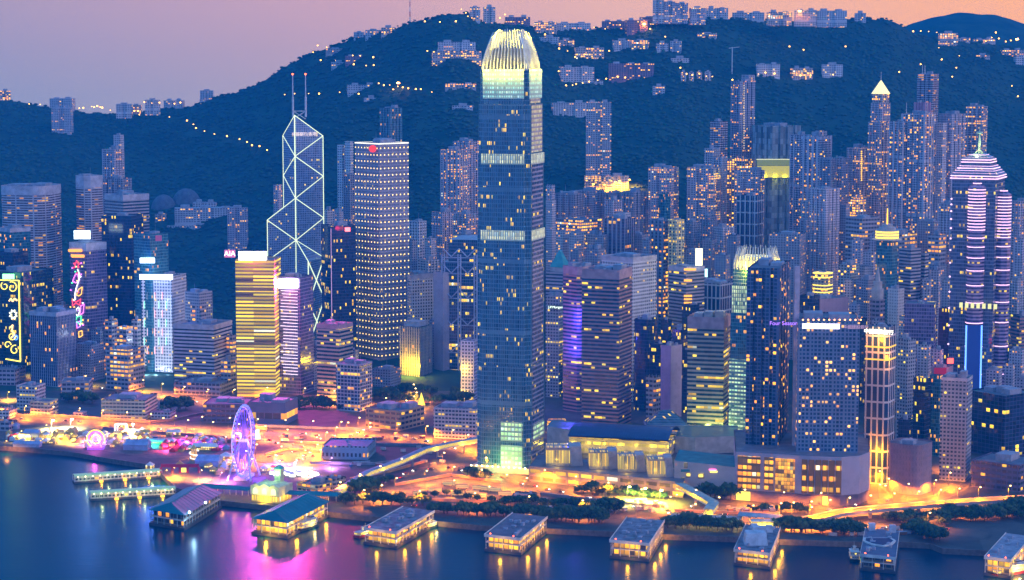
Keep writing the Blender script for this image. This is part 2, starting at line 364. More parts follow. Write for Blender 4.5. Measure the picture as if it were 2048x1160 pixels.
# ---------------------------------------------------------------- towers
WARM = dict(LitA=(1, .28, .0), LitB=(1, .52, .01))
YEL = dict(LitA=(1, .50, .0), LitB=(1, .74, .04))
COOL = dict(LitA=(.75, .9, .6), LitB=(1, .85, .35))
ST = {
 'resi': dict(Wall=(.56, .50, .56), Glass=(.05, .06, .09), W=3.4, H=3.1, fx=.52, fy=.5, p=.10, str=2.0, **WARM),
 'resi_pale': dict(Wall=(.60, .56, .60), Glass=(.06, .07, .10), W=3.2, H=3.1, fx=.5, fy=.5, p=.07, str=2.0, **WARM),
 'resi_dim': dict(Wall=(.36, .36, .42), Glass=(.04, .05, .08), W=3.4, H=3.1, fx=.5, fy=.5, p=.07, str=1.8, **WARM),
 'resi_lit': dict(Wall=(.52, .47, .52), Glass=(.05, .06, .09), W=3.4, H=3.1, fx=.55, fy=.5, p=.22, str=2.4, **WARM),
 'resi_bay': dict(Wall=(.54, .53, .60), Glass=(.03, .05, .10), W=3.0, H=3.1, fx=.72, fy=.62, p=.10, cl=.3, str=2.4, bayW=12., bay=.22, band=70., **WARM),
 'balcony': dict(Wall=(.58, .52, .56), Glass=(.10, .05, .05), W=6, H=3.2, fx=.96, fy=.52, p=.10, cl=.2, str=1.0, bayW=24., bay=.07, **WARM),
 'band': dict(Wall=(.46, .42, .45), Glass=(.02, .04, .07), W=4.2, H=4, fx=1.01, fy=.5, p=.06, cl=.9, str=1.8, **YEL),
 'band_white': dict(Wall=(.66, .62, .66), Glass=(.02, .03, .07), W=4.2, H=4.2, fx=1.01, fy=.45, p=.10, cl=.9, str=1.8, **YEL),
 'band_pink': dict(Wall=(.46, .26, .25), Glass=(.02, .05, .10), W=4, H=4, fx=1.01, fy=.52, p=.07, cl=.9, str=1.8, **YEL),
 'band_beige': dict(Wall=(.52, .42, .30), Glass=(.02, .05, .07), W=4, H=4.4, fx=1.01, fy=.52, p=.16, cl=.9, str=1.5, **YEL),
 'grid_white': dict(Wall=(.78, .74, .76), Glass=(.02, .03, .05), W=3.6, H=3.9, fx=.52, fy=.52, p=.03, str=1.8, **YEL),
 'grid_grey': dict(Wall=(.40, .40, .44), Glass=(.03, .04, .07), W=3.4, H=3.6, fx=.6, fy=.5, p=.07, cl=.8, str=2, **YEL),
 'vert': dict(Wall=(.40, .37, .44), Glass=(.015, .03, .08), W=2.8, H=3.8, fx=.62, fy=.92, p=.04, cl=.9, str=2, **WARM),
 'vert_white': dict(Wall=(.62, .60, .60), Glass=(.02, .04, .09), W=5.5, H=15, fx=.72, fy=.88, p=.0, str=2, **WARM),
 'glass': dict(Wall=(.16, .22, .30), Glass=(.02, .07, .13), W=1.6, H=3.9, fx=.88, fy=.84, p=.05, cl=.95, str=1.6, rough=.12, **YEL),
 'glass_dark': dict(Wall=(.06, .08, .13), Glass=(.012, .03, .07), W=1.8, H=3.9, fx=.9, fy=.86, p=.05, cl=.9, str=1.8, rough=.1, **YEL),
 'glass_teal': dict(Wall=(.12, .30, .34), Glass=(.02, .12, .17), W=2., H=3.6, fx=.85, fy=.82, p=.05, cl=.8, str=1.6, rough=.12, **WARM),
 'glass_mauve': dict(Wall=(.34, .26, .40), Glass=(.08, .07, .16), W=2.6, H=3.9, fx=.86, fy=.74, p=.05, cl=.95, str=1.4, rough=.15, **YEL),
 'yellow': dict(Wall=(.40, .30, .10), Glass=(.12, .08, .02), W=27, H=4.1, fx=1.01, fy=.55, p=.97, cl=.08, str=1.5, LitA=(1, .58, .01), LitB=(1, .76, .03), band=62.),
 'pinkband': dict(Wall=(.30, .12, .30), Glass=(.05, .02, .07), W=60, H=4.1, fx=1.01, fy=.24, p=.95, cl=.1, str=1.6, LitA=(1, .72, .95), LitB=(.85, .80, 1)),
 'podium': dict(Wall=(.44, .40, .44), Glass=(.05, .05, .06), W=5, H=5, fx=.8, fy=.5, p=.35, cl=.5, str=1.8, **WARM),
 'low_white': dict(Wall=(.66, .62, .60), Glass=(.04, .05, .07), W=3.6, H=3.8, fx=.72, fy=.5, p=.08, cl=.8, str=1.5, **YEL),
 'low_cream': dict(Wall=(.70, .66, .46), Glass=(.07, .08, .08), W=4, H=3.8, fx=.86, fy=.5, p=.08, cl=.8, str=1.2, **YEL),
 'hill_pale': dict(Wall=(.62, .60, .62), Glass=(.06, .08, .12), W=4.2, H=3.3, fx=.6, fy=.5, p=.09, cl=.5, str=2.4, **WARM),
 'hill_lit': dict(Wall=(.55, .48, .45), Glass=(.07, .06, .07), W=4.2, H=3.3, fx=.6, fy=.55, p=.45, cl=.5, str=3.5, **WARM),
 'hill_brown': dict(Wall=(.34, .20, .24), Glass=(.05, .05, .08), W=4.2, H=3.3, fx=.6, fy=.5, p=.12, cl=.4, str=3., **WARM),
 'net': dict(Wall=(.16, .22, .24), Glass=(.21, .27, .29), W=5, H=8, fx=.93, fy=.94, p=.0, rough=.8),
 'hotel': dict(Wall=(.22, .26, .36), Glass=(.03, .07, .13), W=3.3, H=3.5, fx=.66, fy=.6, p=.15, cl=.25, str=2.6, LitA=(1, .34, .05), LitB=(1, .52, .1), bayW=9.9, bay=.12, rough=.15),
 'apart_dark': dict(Wall=(.13, .17, .27), Glass=(.02, .05, .10), W=3.2, H=3.4, fx=.8, fy=.7, p=.07, cl=.3, str=2.6, bayW=12.8, bay=.16, rough=.12, **WARM),
 'green_lit': dict(Wall=(.30, .42, .34), Glass=(.1, .2, .14), W=3.2, H=4, fx=.8, fy=.42, p=.9, cl=.1, str=1.0, LitA=(.55, 1, .55), LitB=(.95, 1, .5)),
}
def style(nm, **ov):
    key = nm + ''.join(f'_{a}{b}' for a, b in ov.items()); d = dict(ST[nm]); d.update(ov); return facade(key, **d)
ROOF = plain('roof_concrete', (.17, .17, .20), var=.3, scale=.12); PLANT = plain('roof_plant', (.36, .36, .42), var=.25, scale=.2)
ROOFP = plain('roof_pale', (.42, .42, .46), var=.25, scale=.2)
def rect(a, b, phi, shape='rect'):
    """footprint: near corner at the origin, u runs away to the left (length a), v away to the right (length b)"""
    u = Vector((-math.cos(phi), math.sin(phi))); v = Vector((math.sin(phi), math.cos(phi)))
    if shape == 'cut': c = .16; L_ = [(c, 0), (1, 0), (1, 1 - c), (1 - c, 1), (0, 1), (0, c)]
    elif shape == 'oct': c = .2; L_ = [(c, 0), (1 - c, 0), (1, c), (1, 1 - c), (1 - c, 1), (c, 1), (0, 1 - c), (0, c)]
    elif shape == 'slot':
        k = min(.08, 3 / max(a, b)); L_ = []
        side = [(0, 0), (.2, 0), (.2, 1), (.28, 1), (.28, 0), (.46, 0), (.46, 1), (.54, 1), (.54, 0), (.72, 0), (.72, 1), (.8, 1), (.8, 0)]
        L_ += [(s, k * d) for s, d in side]; L_ += [(1 - k * d, s) for s, d in side]
        L_ += [(1 - s, 1 - k * d) for s, d in side]; L_ += [(k * d, 1 - s) for s, d in side]
    elif shape == 'cross':
        k = .18; L_ = [(k, 0), (.42, 0), (.42, .08), (.58, .08), (.58, 0), (1 - k, 0), (1 - k, k * .6), (1, k * .6), (1, .42), (.93, .42), (.93, .58), (1, .58), (1, 1 - k), (1 - k, 1 - k), (1 - k, 1), (k, 1), (k, 1 - k), (0, 1 - k), (0, .58), (.07, .58), (.07, .42), (0, .42), (0, k * .6), (k, k * .6)]
    elif shape == 'round':
        L_ = []
        for i in range(32):
            t = i * 2 * math.pi / 32 + math.pi * 1.25; cx, sy = math.cos(t), math.sin(t); e = .5
            L_.append((.5 + .5 * math.copysign(abs(cx) ** e, cx), .5 + .5 * math.copysign(abs(sy) ** e, sy)))
    elif shape == 'circle':
        L_ = [(.5 + .5 * math.cos(i * math.pi / 16), .5 + .5 * math.sin(i * math.pi / 16)) for i in range(32)]
    else: L_ = [(0, 0), (1, 0), (1, 1), (0, 1)]
    return [tuple(u * (s * a) + v * (r_ * b)) for s, r_ in L_]
def scalep(P, k, c=None):
    cx = sum(p[0] for p in P) / len(P) if c is None else c[0]; cy = sum(p[1] for p in P) / len(P) if c is None else c[1]
    return [(cx + (p[0] - cx) * k, cy + (p[1] - cy) * k) for p in P]
class Fp: pass
def footprint(x0, xc, x1, yt, D, phi=None, depth=None, shape='rect', base=GZ):
    if D < 1200:
        G = WZ(xc, D, base); Y = G.y; zb = base
    else: Y = D; zb = None
    P = WY(xc, yt, Y); X, Y, zt = P.x, P.y, P.z
    if zb is None: zb = max(GZ, terr(X, Y) - 6)
    mpp = Y / CP / F * 1.0
    l, r = max(0, xc - x0), max(0, x1 - xc)
    if phi is None: phi = math.atan2(r, l)
    c, s = math.cos(phi), math.sin(phi)
    a = l * mpp / c if l > 0 and c > .05 else None; b = r * mpp / s if r > 0 and s > .05 else None
    if a is None: a = depth or min(45, max(14, .8 * b))
    if b is None: b = depth or min(45, max(14, .8 * a))
    f = Fp(); f.poly = [(X + p[0], Y + p[1]) for p in rect(a, b, phi, shape)]; f.a, f.b, f.phi = a, b, phi
    q = rect(a, b, phi); f.c = (X + q[2][0] / 2, Y + q[2][1] / 2); f.z0, f.z1, f.near, f.mpp = zb, zt, (X, Y), mpp
    return f
LABELS = set()
def tower(nm, x0, xc, x1, yt, D, st, label, cat='building', shape='rect', phi=None, depth=None, top=None, plant=2, group=None, crown=None, podium=None, roofm=None, base=GZ, taper=None):
    if nm == 'residential_tower' and shape == 'rect' and x1 - x0 > 22: shape = 'slot'
    f = footprint(x0, xc, x1, yt, D, phi, depth, shape, base)
    m = st if not isinstance(st, str) else style(st)
    e = empty(nm, (f.c[0], f.c[1], f.z0), label, cat, group)
    P = [(p[0] - f.c[0], p[1] - f.c[1]) for p in f.poly]; h = f.z1 - f.z0
    small = (x1 - x0) < 34
    hw = h
    if crown: hw = h - crown
    b = MB(); b.prism(P, -3 if f.z0 > 6 else 0, hw, top=False, v0=0); b.build('facade', m, e)
    if crown:
        b = MB(); b.prism(scalep(P, 1.012, (0, 0)), hw, h, top=False); b.build('parapet', plain('parapet_' + ('pink' if 'pink' in st or 'beige' in st else 'pale'), (.50, .32, .34) if ('pink' in st or 'beige' in st) else (.55, .50, .55)), e)
    rz = h - (1.4 if not crown else min(2.5, crown * .5))
    b = MB(); b.face([(p[0], p[1], rz) for p in P]); r = b.build('roof', roofm or ROOF, e)
    rng_ = random.Random(int(x0 * 13 + yt)); uu = Vector((-math.cos(f.phi), math.sin(f.phi))); vv_ = Vector((math.sin(f.phi), math.cos(f.phi)))
    lo = -.5
    for i in range(plant):
        w_, d_ = rng_.uniform(.22, .42) * f.a, rng_.uniform(.25, .5) * f.b
        cx = (-.5 + (i + .5) / plant) * f.a * .8 + rng_.uniform(-.05, .05) * f.a; cy = rng_.uniform(-.12, .22) * f.b
        p = uu * -cx + vv_ * cy
        b = MB(); b.box((p.x, p.y, rz + .02), (min(w_, f.a / plant * .7), d_, rng_.uniform(2.5, 6.5)), rz=-f.phi); b.build('roof_plant', PLANT, e)
    if not small:
        for i in range(2):
            p = uu * -(rng_.uniform(-.36, .36) * f.a) + vv_ * (rng_.uniform(-.3, .3) * f.b); b = MB(); b.tube((p.x, p.y, rz), (p.x, p.y, rz + rng_.uniform(2, 4)), rng_.uniform(1.2, 2.2), 10); b.build('water_tank', ROOFP, e)
        p = uu * -(rng_.uniform(-.3, .3) * f.a); b = MB(); b.tube((p.x, p.y, rz), (p.x, p.y, rz + rng_.uniform(7, 14)), .22, 5, r2=.1); b.build('roof_mast', PLANT, e)
    return e, f
def sign_box(e, f, x0, y0, x1, y1, mat, name='sign', off=.6, thick=1.0, Y=None):
    """a lit box fixed to the near-left face of a tower, at picture rows y0..y1"""
    A = WY(x0, y1, Y or f.near[1]); B = WY(x1, y0, Y or f.near[1]); c = Vector((e.location.x, e.location.y, e.location.z))
    # follow the face direction
    ang = f.phi if abs(math.cos(f.phi)) > .2 else 0
    u = Vector((-math.cos(ang), math.sin(ang), 0)); n = Vector((-math.sin(ang), -math.cos(ang), 0))
    N0 = Vector((f.near[0], f.near[1], 0)); s0 = (N0.x - A.x) / max(.2, math.cos(ang)); s1 = (N0.x - B.x) / max(.2, math.cos(ang))
    p0 = N0 + u * s0 + n * off; p1 = N0 + u * s1 + n * off
    b = MB(); b.prism([(p0.x - c.x, p0.y - c.y), (p1.x - c.x, p1.y - c.y), (p1.x - n.x * thick - c.x, p1.y - n.y * thick - c.y), (p0.x - n.x * thick - c.x, p0.y - n.y * thick - c.y)], A.z - c.z, B.z - c.z, bottom=True)
    return b.build(name, mat, e)
def text(parent, body, loc, size, mat, phi=0, name='lettering', depth=.15, align='CENTER'):
    cu = bpy.data.curves.new(name, 'FONT'); cu.body = body; cu.size = size; cu.extrude = depth; cu.align_x = align; cu.align_y = 'CENTER'
    cu.materials.append(mat); o = bpy.data.objects.new(name, cu); COL.objects.link(o); o.parent = parent; o.location = loc
    o.rotation_euler = (math.pi / 2, 0, -phi); return o
# name, x0, xc, x1, top row, distance (or base row when < 1200), style, label, options
T, O, RB = 'residential_tower', 'office_tower', 'low_building'
mod = dict
ROWS = [
# --- far and middle distance, east side
(T, -12, 88, 110, 373, 2800, 'balcony', 'broad pale tower with a curved balcony front and white crown, at the eastern end', mod(crown=12, shape='round', depth=40)),
(T, 140, 173, 204, 352, 2850, 'balcony', 'rounded white-crowned balcony tower with a red lit strip between its two wings', mod(crown=16, shape='oct')),
(T, 226, 240, 245, 270, 3080, 'resi_pale', 'thin tall pinkish slab rising behind the stepped tower under the wooded hill', mod(plant=1)),
(T, 201, 228, 243, 299, 3000, 'resi', 'slim grey apartment tower in front of the thin pinkish slab', mod(plant=1)),
(T, 203, 245, 256, 358, 2950, 'resi_dim', 'squat dim apartment block with lit rooms at the foot of the slim grey tower', mod(plant=1)),
(O, 201, 246, 290, 390, 2750, 'band', 'pale stepped office block with dark banded front and pink windowed side wall', mod(crown=7)),
(O, 200, 262, 276, 432, 2660, 'glass_dark', 'very dark blue glass tower standing before the pale stepped office block', mod(plant=1)),
(O, 262, 300, 330, 468, 2600, 'glass_teal', 'blue glass tower with a white lit band and small square red sign', mod(plant=1)),
(O, -10, 20, 54, 457, 2700, 'glass_teal', 'dark glass block below the curved balcony tower, with a pale top edge', mod(crown=5)),
(O, -14, 26, 47, 505, 2640, 'glass_dark', 'low dark glass block beside the green lit facade', mod(plant=1)),
(O, -40, 46, 88, 545, 2600, style('glass_dark', Wall=(.05, .13, .10)), 'dark green glass tower with golden festive lights framed on its face', mod(plant=1)),
(O, 132, 172, 205, 487, 2620, 'glass_mauve', 'tower covered with coloured festive light figures and an orange lit greeting', mod(crown=9)),
(O, 52, 112, 140, 625, 775, 'vert', 'grey office block with dark vertical fins and orange lit top floor', mod(crown=5, plant=3)),
(O, 279, 343, 363, 553, 752, 'grid_white', 'white square-windowed tower under a bright white roof band', mod(plant=1, depth=34)),
(O, 343, 427, 453, 650, 772, 'band_white', 'white banded office block with a red square sign near its roof', mod(crown=6, plant=1)),
(O, 366, 398, 420, 585, 2560, 'grid_grey', 'short dim tower behind the white banded block, with green lit corner', mod(plant=2)),
(O, 355, 368, 372, 563, 2640, 'band', 'narrow grey slab peeping out beside the white square-windowed tower', mod(plant=0)),
(RB, 343, 440, 466, 768, 792, style('podium', p=.02), 'wide grey podium hall beneath the white banded office block', mod(plant=1, depth=60)),
(O, 470, 548, 553, 520, 795, 'yellow', 'tower with golden lit floors from street to roof and a white sign on top', mod(plant=1, depth=38)),
(O, 545, 600, 621, 555, 790, 'glass_mauve', 'pink washed tower with thin white light lines and a glaring roof sign', mod(plant=1)),
(O, 631, 678, 702, 650, 802, 'band_beige', 'cream office block with rounded window bays and slanted side bands', mod(crown=5)),
(O, 670, 718, 741, 729, 824, style('vert_white', W=4.2, H=3.9, fx=.8, fy=.7, p=.12), 'white framed slab block with a blank pale end wall near the plaza', mod(crown=2, depth=34)),
(O, 638, 662, 710, 452, 2620, 'glass_dark', 'plain indigo tower with one thin vertical light line and a red roof beacon', mod(plant=1)),
(O, 640, 655, 668, 420, 3000, 'hill_pale', 'low pale block showing above the plain indigo tower', mod(plant=1)),
(O, 660, 678, 690, 424, 3050, 'resi_pale', 'little pale block next to the tower of small lamps', mod(plant=1)),
(T, 685, 700, 714, 348, 3000, 'resi_dim', 'dim lavender slab at the side of the tower of small lamps', mod(plant=0)),
(T, 674, 684, 690, 290, 3330, 'grid_white', 'white slab on the slope with a short side wing', mod(plant=0)),
(T, 689, 700, 706, 283, 3320, 'grid_white', 'taller white stair tower joined to the white slab on the slope', mod(plant=0)),
(T, 758, 780, 803, 216, 3330, 'glass_teal', 'blue green tower on the slope with an orange lit corner and pale side', mod(plant=2)),
(O, 546, 556, 563, 370, 2960, 'resi', 'narrow mauve slab half hidden by the diagonal braced tower', mod(plant=0)),
(T, 815, 838, 852, 443, 2900, 'grid_white', 'pale gridded apartment tower to the west of the tower of small lamps', mod(plant=1)),
(T, 850, 862, 872, 477, 2870, 'resi_pale', 'small pale apartment block below the pale gridded tower', mod(plant=1)),
(T, 838, 856, 878, 520, 2780, 'hill_pale', 'stepped pale block over the white windowed office slab', mod(plant=2)),
(O, 796, 822, 867, 549, 2660, 'grid_white', 'white office slab with close square windows and a plain side wall', mod(crown=6)),
(O, 816, 824, 834, 480, 2800, 'resi_dim', 'dim thin block just behind the white windowed office slab', mod(plant=0)),
(O, 798, 840, 863, 655, 2560, style('vert', Wall=(.50, .44, .34), W=3.2, fx=.4, p=.02), 'old stone bank building flooded with yellow light, stepped at the top', mod(plant=1)),
(O, 866, 886, 905, 545, 2590, style('podium', p=.0, fx=.02), 'blank pale service tower clasping the exposed-truss bank', mod(plant=0)),
(O, 921, 948, 956, 682, 800, 'grid_white', 'slender white office tower with a yellow lit edge next to the tallest tower', mod(plant=1)),
(T, 880, 918, 935, 300, 3060, style('resi_lit', p=.45, W=5, fx=.35), 'golden-windowed twin apartment tower with a bright roof rim', mod(plant=1, shape='slot')),
(T, 905, 936, 958, 283, 3120, 'resi', 'taller grey twin apartment tower with a stepped roof', mod(plant=2, shape='slot')),
(T, 862, 884, 912, 425, 2950, 'resi', 'mauve apartment block under the golden-windowed tower', mod(plant=2)),
(T, 905, 935, 958, 428, 2900, style('resi_lit', p=.3), 'apartment block with yellow lit attic beneath the twin towers', mod(plant=1)),
(O, 905, 930, 956, 470, 2780, 'band', 'grey block carrying the small red and white sign', mod(plant=1)),
(RB, 866, 952, 975, 818, 880, 'low_white', 'long low white post office block at the foot of the tallest tower', mod(plant=2, depth=38)),
# --- just west of the tallest tower
(T, 1092, 1104, 1112, 400, 2850, 'resi_pale', 'slim white tower touching the tallest tower with a pink side', mod(plant=1)),
(T, 1092, 1104, 1110, 370, 2930, 'resi', 'pink sided slab behind the slim white tower', mod(plant=0)),
(O, 1092, 1118, 1130, 592, 2430, style('grid_grey', p=.2), 'low dark office block with a small white roof sign and yellow lit floors', mod(plant=2)),
(O, 1092, 1130, 1150, 545, 2520, 'band', 'blue grey block under the green pyramid roof', mod(plant=1)),
(O, 1127, 1160, 1195, 534, 2330, 'band_pink', 'farther of the pair of rosy banded towers, washed violet low down', mod(crown=9, shape='cut')),
(O, 1165, 1238, 1268, 540, 2230, 'band_pink', 'nearer of the pair of rosy banded towers, with a curved dark glass bay', mod(crown=10, plant=3)),
(O, 1205, 1266, 1317, 515, 2400, 'grid_white', 'white tower with a dense grid of dark windows and clutter on its roof', mod(plant=3, crown=5)),
(O, 1266, 1300, 1322, 640, 2330, 'glass_dark', 'rounded black glass building below the white gridded tower', mod(shape='round', plant=1)),
(O, 1300, 1322, 1334, 688, 2300, 'glass_dark', 'small dark block wedged before the pink walled block', mod(plant=0)),
(O, 1318, 1342, 1366, 692, 2290, style('podium', p=.0, fx=.02, Wall=(.48, .40, .50)), 'block with a plain mauve end wall below the white gridded tower', mod(plant=1)),
(O, 1293, 1310, 1322, 752, 2240, 'podium', 'little grey block at street level among the black glass buildings', mod(plant=0)),
(T, 1300, 1326, 1342, 440, 2680, style('resi_lit', Wall=(.22, .26, .34), p=.5, W=9, fx=.6, H=4.5), 'dark tower with regular rows of lit bars and a flame-lit roof', mod(plant=1)),
(T, 1338, 1352, 1370, 440, 2670, style('grid_white', Wall=(.85, .75, .40), p=.3), 'pale yellow lit tower joined to the tower with rows of lit bars', mod(plant=1)),
(O, 1340, 1372, 1412, 535, 2460, 'band', 'grey banded tower with wavy orange light strips and a lamp-like roof box', mod(crown=5, plant=2)),
(O, 1391, 1441, 1475, 568, 2500, 'vert_white', 'white pillared block with tall dark bays and a bare end wall', mod(plant=2)),
(O, 1366, 1380, 1400, 610, 2440, 'glass_dark', 'dark block between the grey banded tower and the beige banded tower', mod(plant=0)),
(O, 1377, 1448, 1468, 635, 872, 'band_beige', 'broad beige tower with dark window bands and a blank pink crown', mod(crown=12, plant=3)),
(O, 1440, 1470, 1490, 690, 2240, 'glass_dark', 'dark slab hidden between the beige tower and the green lit tower', mod(plant=0)),
# --- wall of flats in the middle distance
(T, 1104, 1150, 1172, 388, 2960, 'resi_dim', 'long wall of flats nearest the tallest tower', mod(plant=2, shape='slot')),
(T, 1150, 1185, 1210, 382, 3000, 'resi', 'flats block directly under the orange lit hotel forecourt', mod(plant=2, shape='slot')),
(T, 1205, 1225, 1250, 386, 2990, 'resi_dim', 'flats block second in the wall below the tall hillside tower', mod(plant=1, shape='slot')),
(T, 1210, 1226, 1245, 400, 2880, 'resi', 'thin flats tower with blue grey front before the long wall of flats', mod(plant=1)),
(T, 1244, 1268, 1298, 384, 2960, 'resi_dim', 'flats block at the end of the wall, beside the first of three twin-shaped towers', mod(plant=2, shape='slot')),
(O, 1208, 1250, 1273, 438, 2700, style('vert', W=6), 'tall dark ribbed tower in front of the wall of flats', mod(plant=2)),
(O, 1237, 1250, 1262, 425, 2760, 'resi_pale', 'small pink topped block behind the tall dark ribbed tower', mod(plant=0)),
(RB, 1112, 1160, 1206, 440, 2880, style('podium', p=.85, W=4, H=4, str=3), 'long low terrace glowing orange at the foot of the flats', mod(plant=0, depth=14)),
(O, 1112, 1125, 1140, 462, 2740, 'hill_pale', 'small pale block with green roof light near the slim white tower', mod(plant=1)),
(O, 1138, 1154, 1170, 466, 2720, 'hill_pale', 'pale block beyond the green pyramid roof', mod(plant=1)),
(O, 1172, 1190, 1206, 468, 2720, style('hill_lit', p=.25), 'block with a patch of yellow lit rooms near the dark trees', mod(plant=1)),
(O, 1170, 1196, 1212, 498, 2620, 'resi_dim', 'low dim block behind the rosy banded towers', mod(plant=2)),
(T, 1296, 1340, 1365, 336, 2950, 'resi_lit', 'first of three look-alike mauve towers, beside the wall of flats', mod(shape='cross')),
(T, 1374, 1425, 1449, 336, 2940, 'resi_lit', 'second of three look-alike mauve towers, in front of the white stepped tower', mod(shape='cross')),
(T, 1470, 1512, 1538, 342, 2930, 'resi_lit', 'third of three look-alike mauve towers, beside the scaffold-wrapped block', mod(shape='cross')),
(T, 1476, 1514, 1532, 392, 2820, 'vert_white', 'ribbed pale tower standing before the third mauve tower', mod(plant=1)),
(T, 1318, 1330, 1342, 388, 2820, 'glass_teal', 'small blue lattice-topped block before the first mauve tower', mod(plant=0)),
(T, 1422, 1440, 1457, 243, 3080, 'balcony', 'tall white tower with saw-tooth balconies and a stepped roof', mod(plant=1)),
(T, 1410, 1426, 1441, 297, 3020, 'resi_pale', 'white stepped tower in front of the saw-tooth balcony tower', mod(plant=1)),
(T, 1425, 1444, 1457, 314, 2980, 'resi_pale', 'pale lower wing of the white stepped tower', mod(plant=0)),
(T, 1465, 1480, 1512, 162, 3120, style('resi_lit', p=.12, Wall=(.36, .36, .44)), 'very tall slim tower with a column of lit stair windows', mod(plant=1, depth=34)),
(T, 1484, 1498, 1511, 150, 3140, 'resi', 'top stage rising behind the very tall slim tower', mod(plant=0)),
(T, 1455, 1490, 1512, 318, 3080, style('hill_lit', p=.5), 'yellow lit podium block at the foot of the very tall slim tower', mod(plant=0)),
(T, 1511, 1545, 1606, 252, 3060, 'net', 'broad building wrapped in grey scaffold netting, glowing yellow at its foot', mod(plant=2)),
(T, 1583, 1600, 1624, 270, 2960, 'resi_bay', 'apartment tower with zigzag white stair edge by the scaffold-wrapped block', mod(plant=1)),
(T, 1606, 1640, 1669, 272, 2940, 'resi_bay', 'wider apartment tower joined beside the zigzag-edged one', mod(plant=1, shape='slot')),
(T, 1632, 1644, 1656, 262, 2960, 'resi_pale', 'stair head on the wider apartment tower', mod(plant=0)),
(T, 1640, 1662, 1676, 318, 2880, 'resi_dim', 'dim tower in front of the joined apartment towers', mod(plant=1)),
(T, 1668, 1685, 1702, 316, 2900, 'resi', 'slim tower with a string of white stair lights', mod(plant=1)),
(T, 1698, 1722, 1748, 296, 2940, style('resi_lit', p=.2), 'mauve tower with a bright orange ladder of stair lights', mod(plant=2, shape='slot')),
(T, 1624, 1652, 1684, 378, 2760, style('resi_pale', Wall=(.70, .60, .64), p=.05), 'tall white tower dotted with dark windows, standing alone before the others', mod(plant=1, shape='slot')),
(T, 1604, 1616, 1628, 402, 2800, 'resi_pale', 'narrow pale slab behind the lone white dotted tower', mod(plant=0)),
(T, 1597, 1612, 1624, 440, 2740, 'resi_dim', 'shorter grey slab at the foot of the lone white dotted tower', mod(plant=0)),
(T, 1682, 1692, 1702, 410, 2780, 'resi_dim', 'plain blue slab on the far side of the lone white dotted tower', mod(plant=0)),
(T, 1741, 1760, 1788, 244, 2900, style('resi_lit', p=.18), 'wide mauve tower under the gold pyramid roof', mod(plant=0, shape='slot')),
(T, 1745, 1764, 1784, 206, 2940, 'resi', 'mauve tower carrying the gold lit pyramid roof', mod(plant=0)),
(T, 1783, 1805, 1832, 243, 2850, style('resi_bay', p=.14), 'eastern wing of the giant dark-bayed tower block with twin antennas', mod(plant=1)),
(T, 1808, 1850, 1880, 228, 2840, style('resi_bay', p=.16), 'giant dark-bayed tower block with twin antennas', mod(plant=2)),
(T, 1876, 1886, 1896, 246, 2860, 'resi_pale', 'pale narrow wing on the western flank of the giant dark-bayed block', mod(plant=0)),
(T, 1831, 1850, 1866, 205, 2960, style('podium', p=0., fx=.02, Wall=(.50, .28, .38)), 'pink angular block behind the giant dark-bayed tower', mod(plant=0)),
(T, 1838, 1866, 1883, 148, 3120, style('balcony', Wall=(.46, .44, .50)), 'high banded tower with two mast poles, its west side white', mod(plant=2)),
(T, 1884, 1904, 1936, 228, 2960, 'resi', 'broad mauve tower with a stepped roof west of the giant dark-bayed block', mod(plant=2, shape='slot')),
(T, 1936, 1966, 1982, 213, 2990, style('resi_lit', p=.2), 'mauve tower with yellow rooms right behind the spired tower', mod(plant=2, shape='slot')),
(T, 1897, 1912, 1926, 395, 2700, 'resi_dim', 'dim tall slab hugging the flank of the spired tower', mod(plant=0)),
(T, 1880, 1904, 1920, 408, 2640, 'resi', 'mauve slab with small windows in front of the dim tall slab', mod(plant=1)),
(T, 2026, 2040, 2060, 402, 2600, 'resi', 'mauve tower partly cut off beyond the spired tower', mod(plant=1)),
(T, 2022, 2036, 2056, 560, 2480, 'resi_pale', 'small pale block west of the spired tower', mod(plant=1)),
(O, 2028, 2040, 2070, 632, 2380, 'band_pink', 'rosy block with dark window bands at the western edge', mod(plant=1)),
(O, 2022, 2044, 2060, 700, 2300, 'resi_pale', 'pinkish low block below the rosy banded one', mod(plant=1)),
# --- mid city, west of centre
(O, 1680, 1702, 1722, 530, 2520, style('hill_lit', Wall=(.40, .44, .44), p=.28), 'grey green block with yellow lit rooms and a glazed roof hall', mod(plant=1)),
(O, 1720, 1730, 1745, 532, 2540, 'resi_pale', 'pink sided slab against the grey green block', mod(plant=0)),
(O, 1610, 1640, 1702, 598, 2330, style('podium', p=0., fx=.02, Wall=(.46, .30, .36)), 'boxy block with a blank pink wall and black glass corner', mod(plant=1)),
(O, 1602, 1624, 1643, 592, 2320, 'glass_dark', 'black glass block with a white cross-shaped bracing line', mod(plant=1)),
(O, 1626, 1650, 1672, 548, 2440, style('hill_lit', Wall=(.5, .42, .3), p=.4), 'rounded little tower ringed with golden light strips', mod(shape='round', plant=1)),
(O, 1752, 1780, 1805, 482, 2460, 'glass_teal', 'teal glass tower below the golden ringed drum', mod(plant=0, shape='oct')),
(O, 1803, 1822, 1846, 498, 2520, 'band', 'pale grey tower next to the golden ringed drum tower', mod(plant=1)),
(O, 1838, 1850, 1860, 508, 2540, 'band', 'banded slab attached to the pale grey tower', mod(plant=0)),
(O, 1778, 1796, 1812, 578, 2400, style('vert_white', W=3.2, H=3.4, fx=.3, fy=.4), 'slim white slab dotted with tiny lights', mod(plant=1)),
(O, 1800, 1806, 1816, 632, 2360, 'resi_pale', 'stubby white wing in front of the slim white slab', mod(plant=0)),
(O, 1812, 1870, 1885, 608, 2270, 'glass_mauve', 'lavender glass block with a flat frame roof', mod(plant=0, depth=40)),
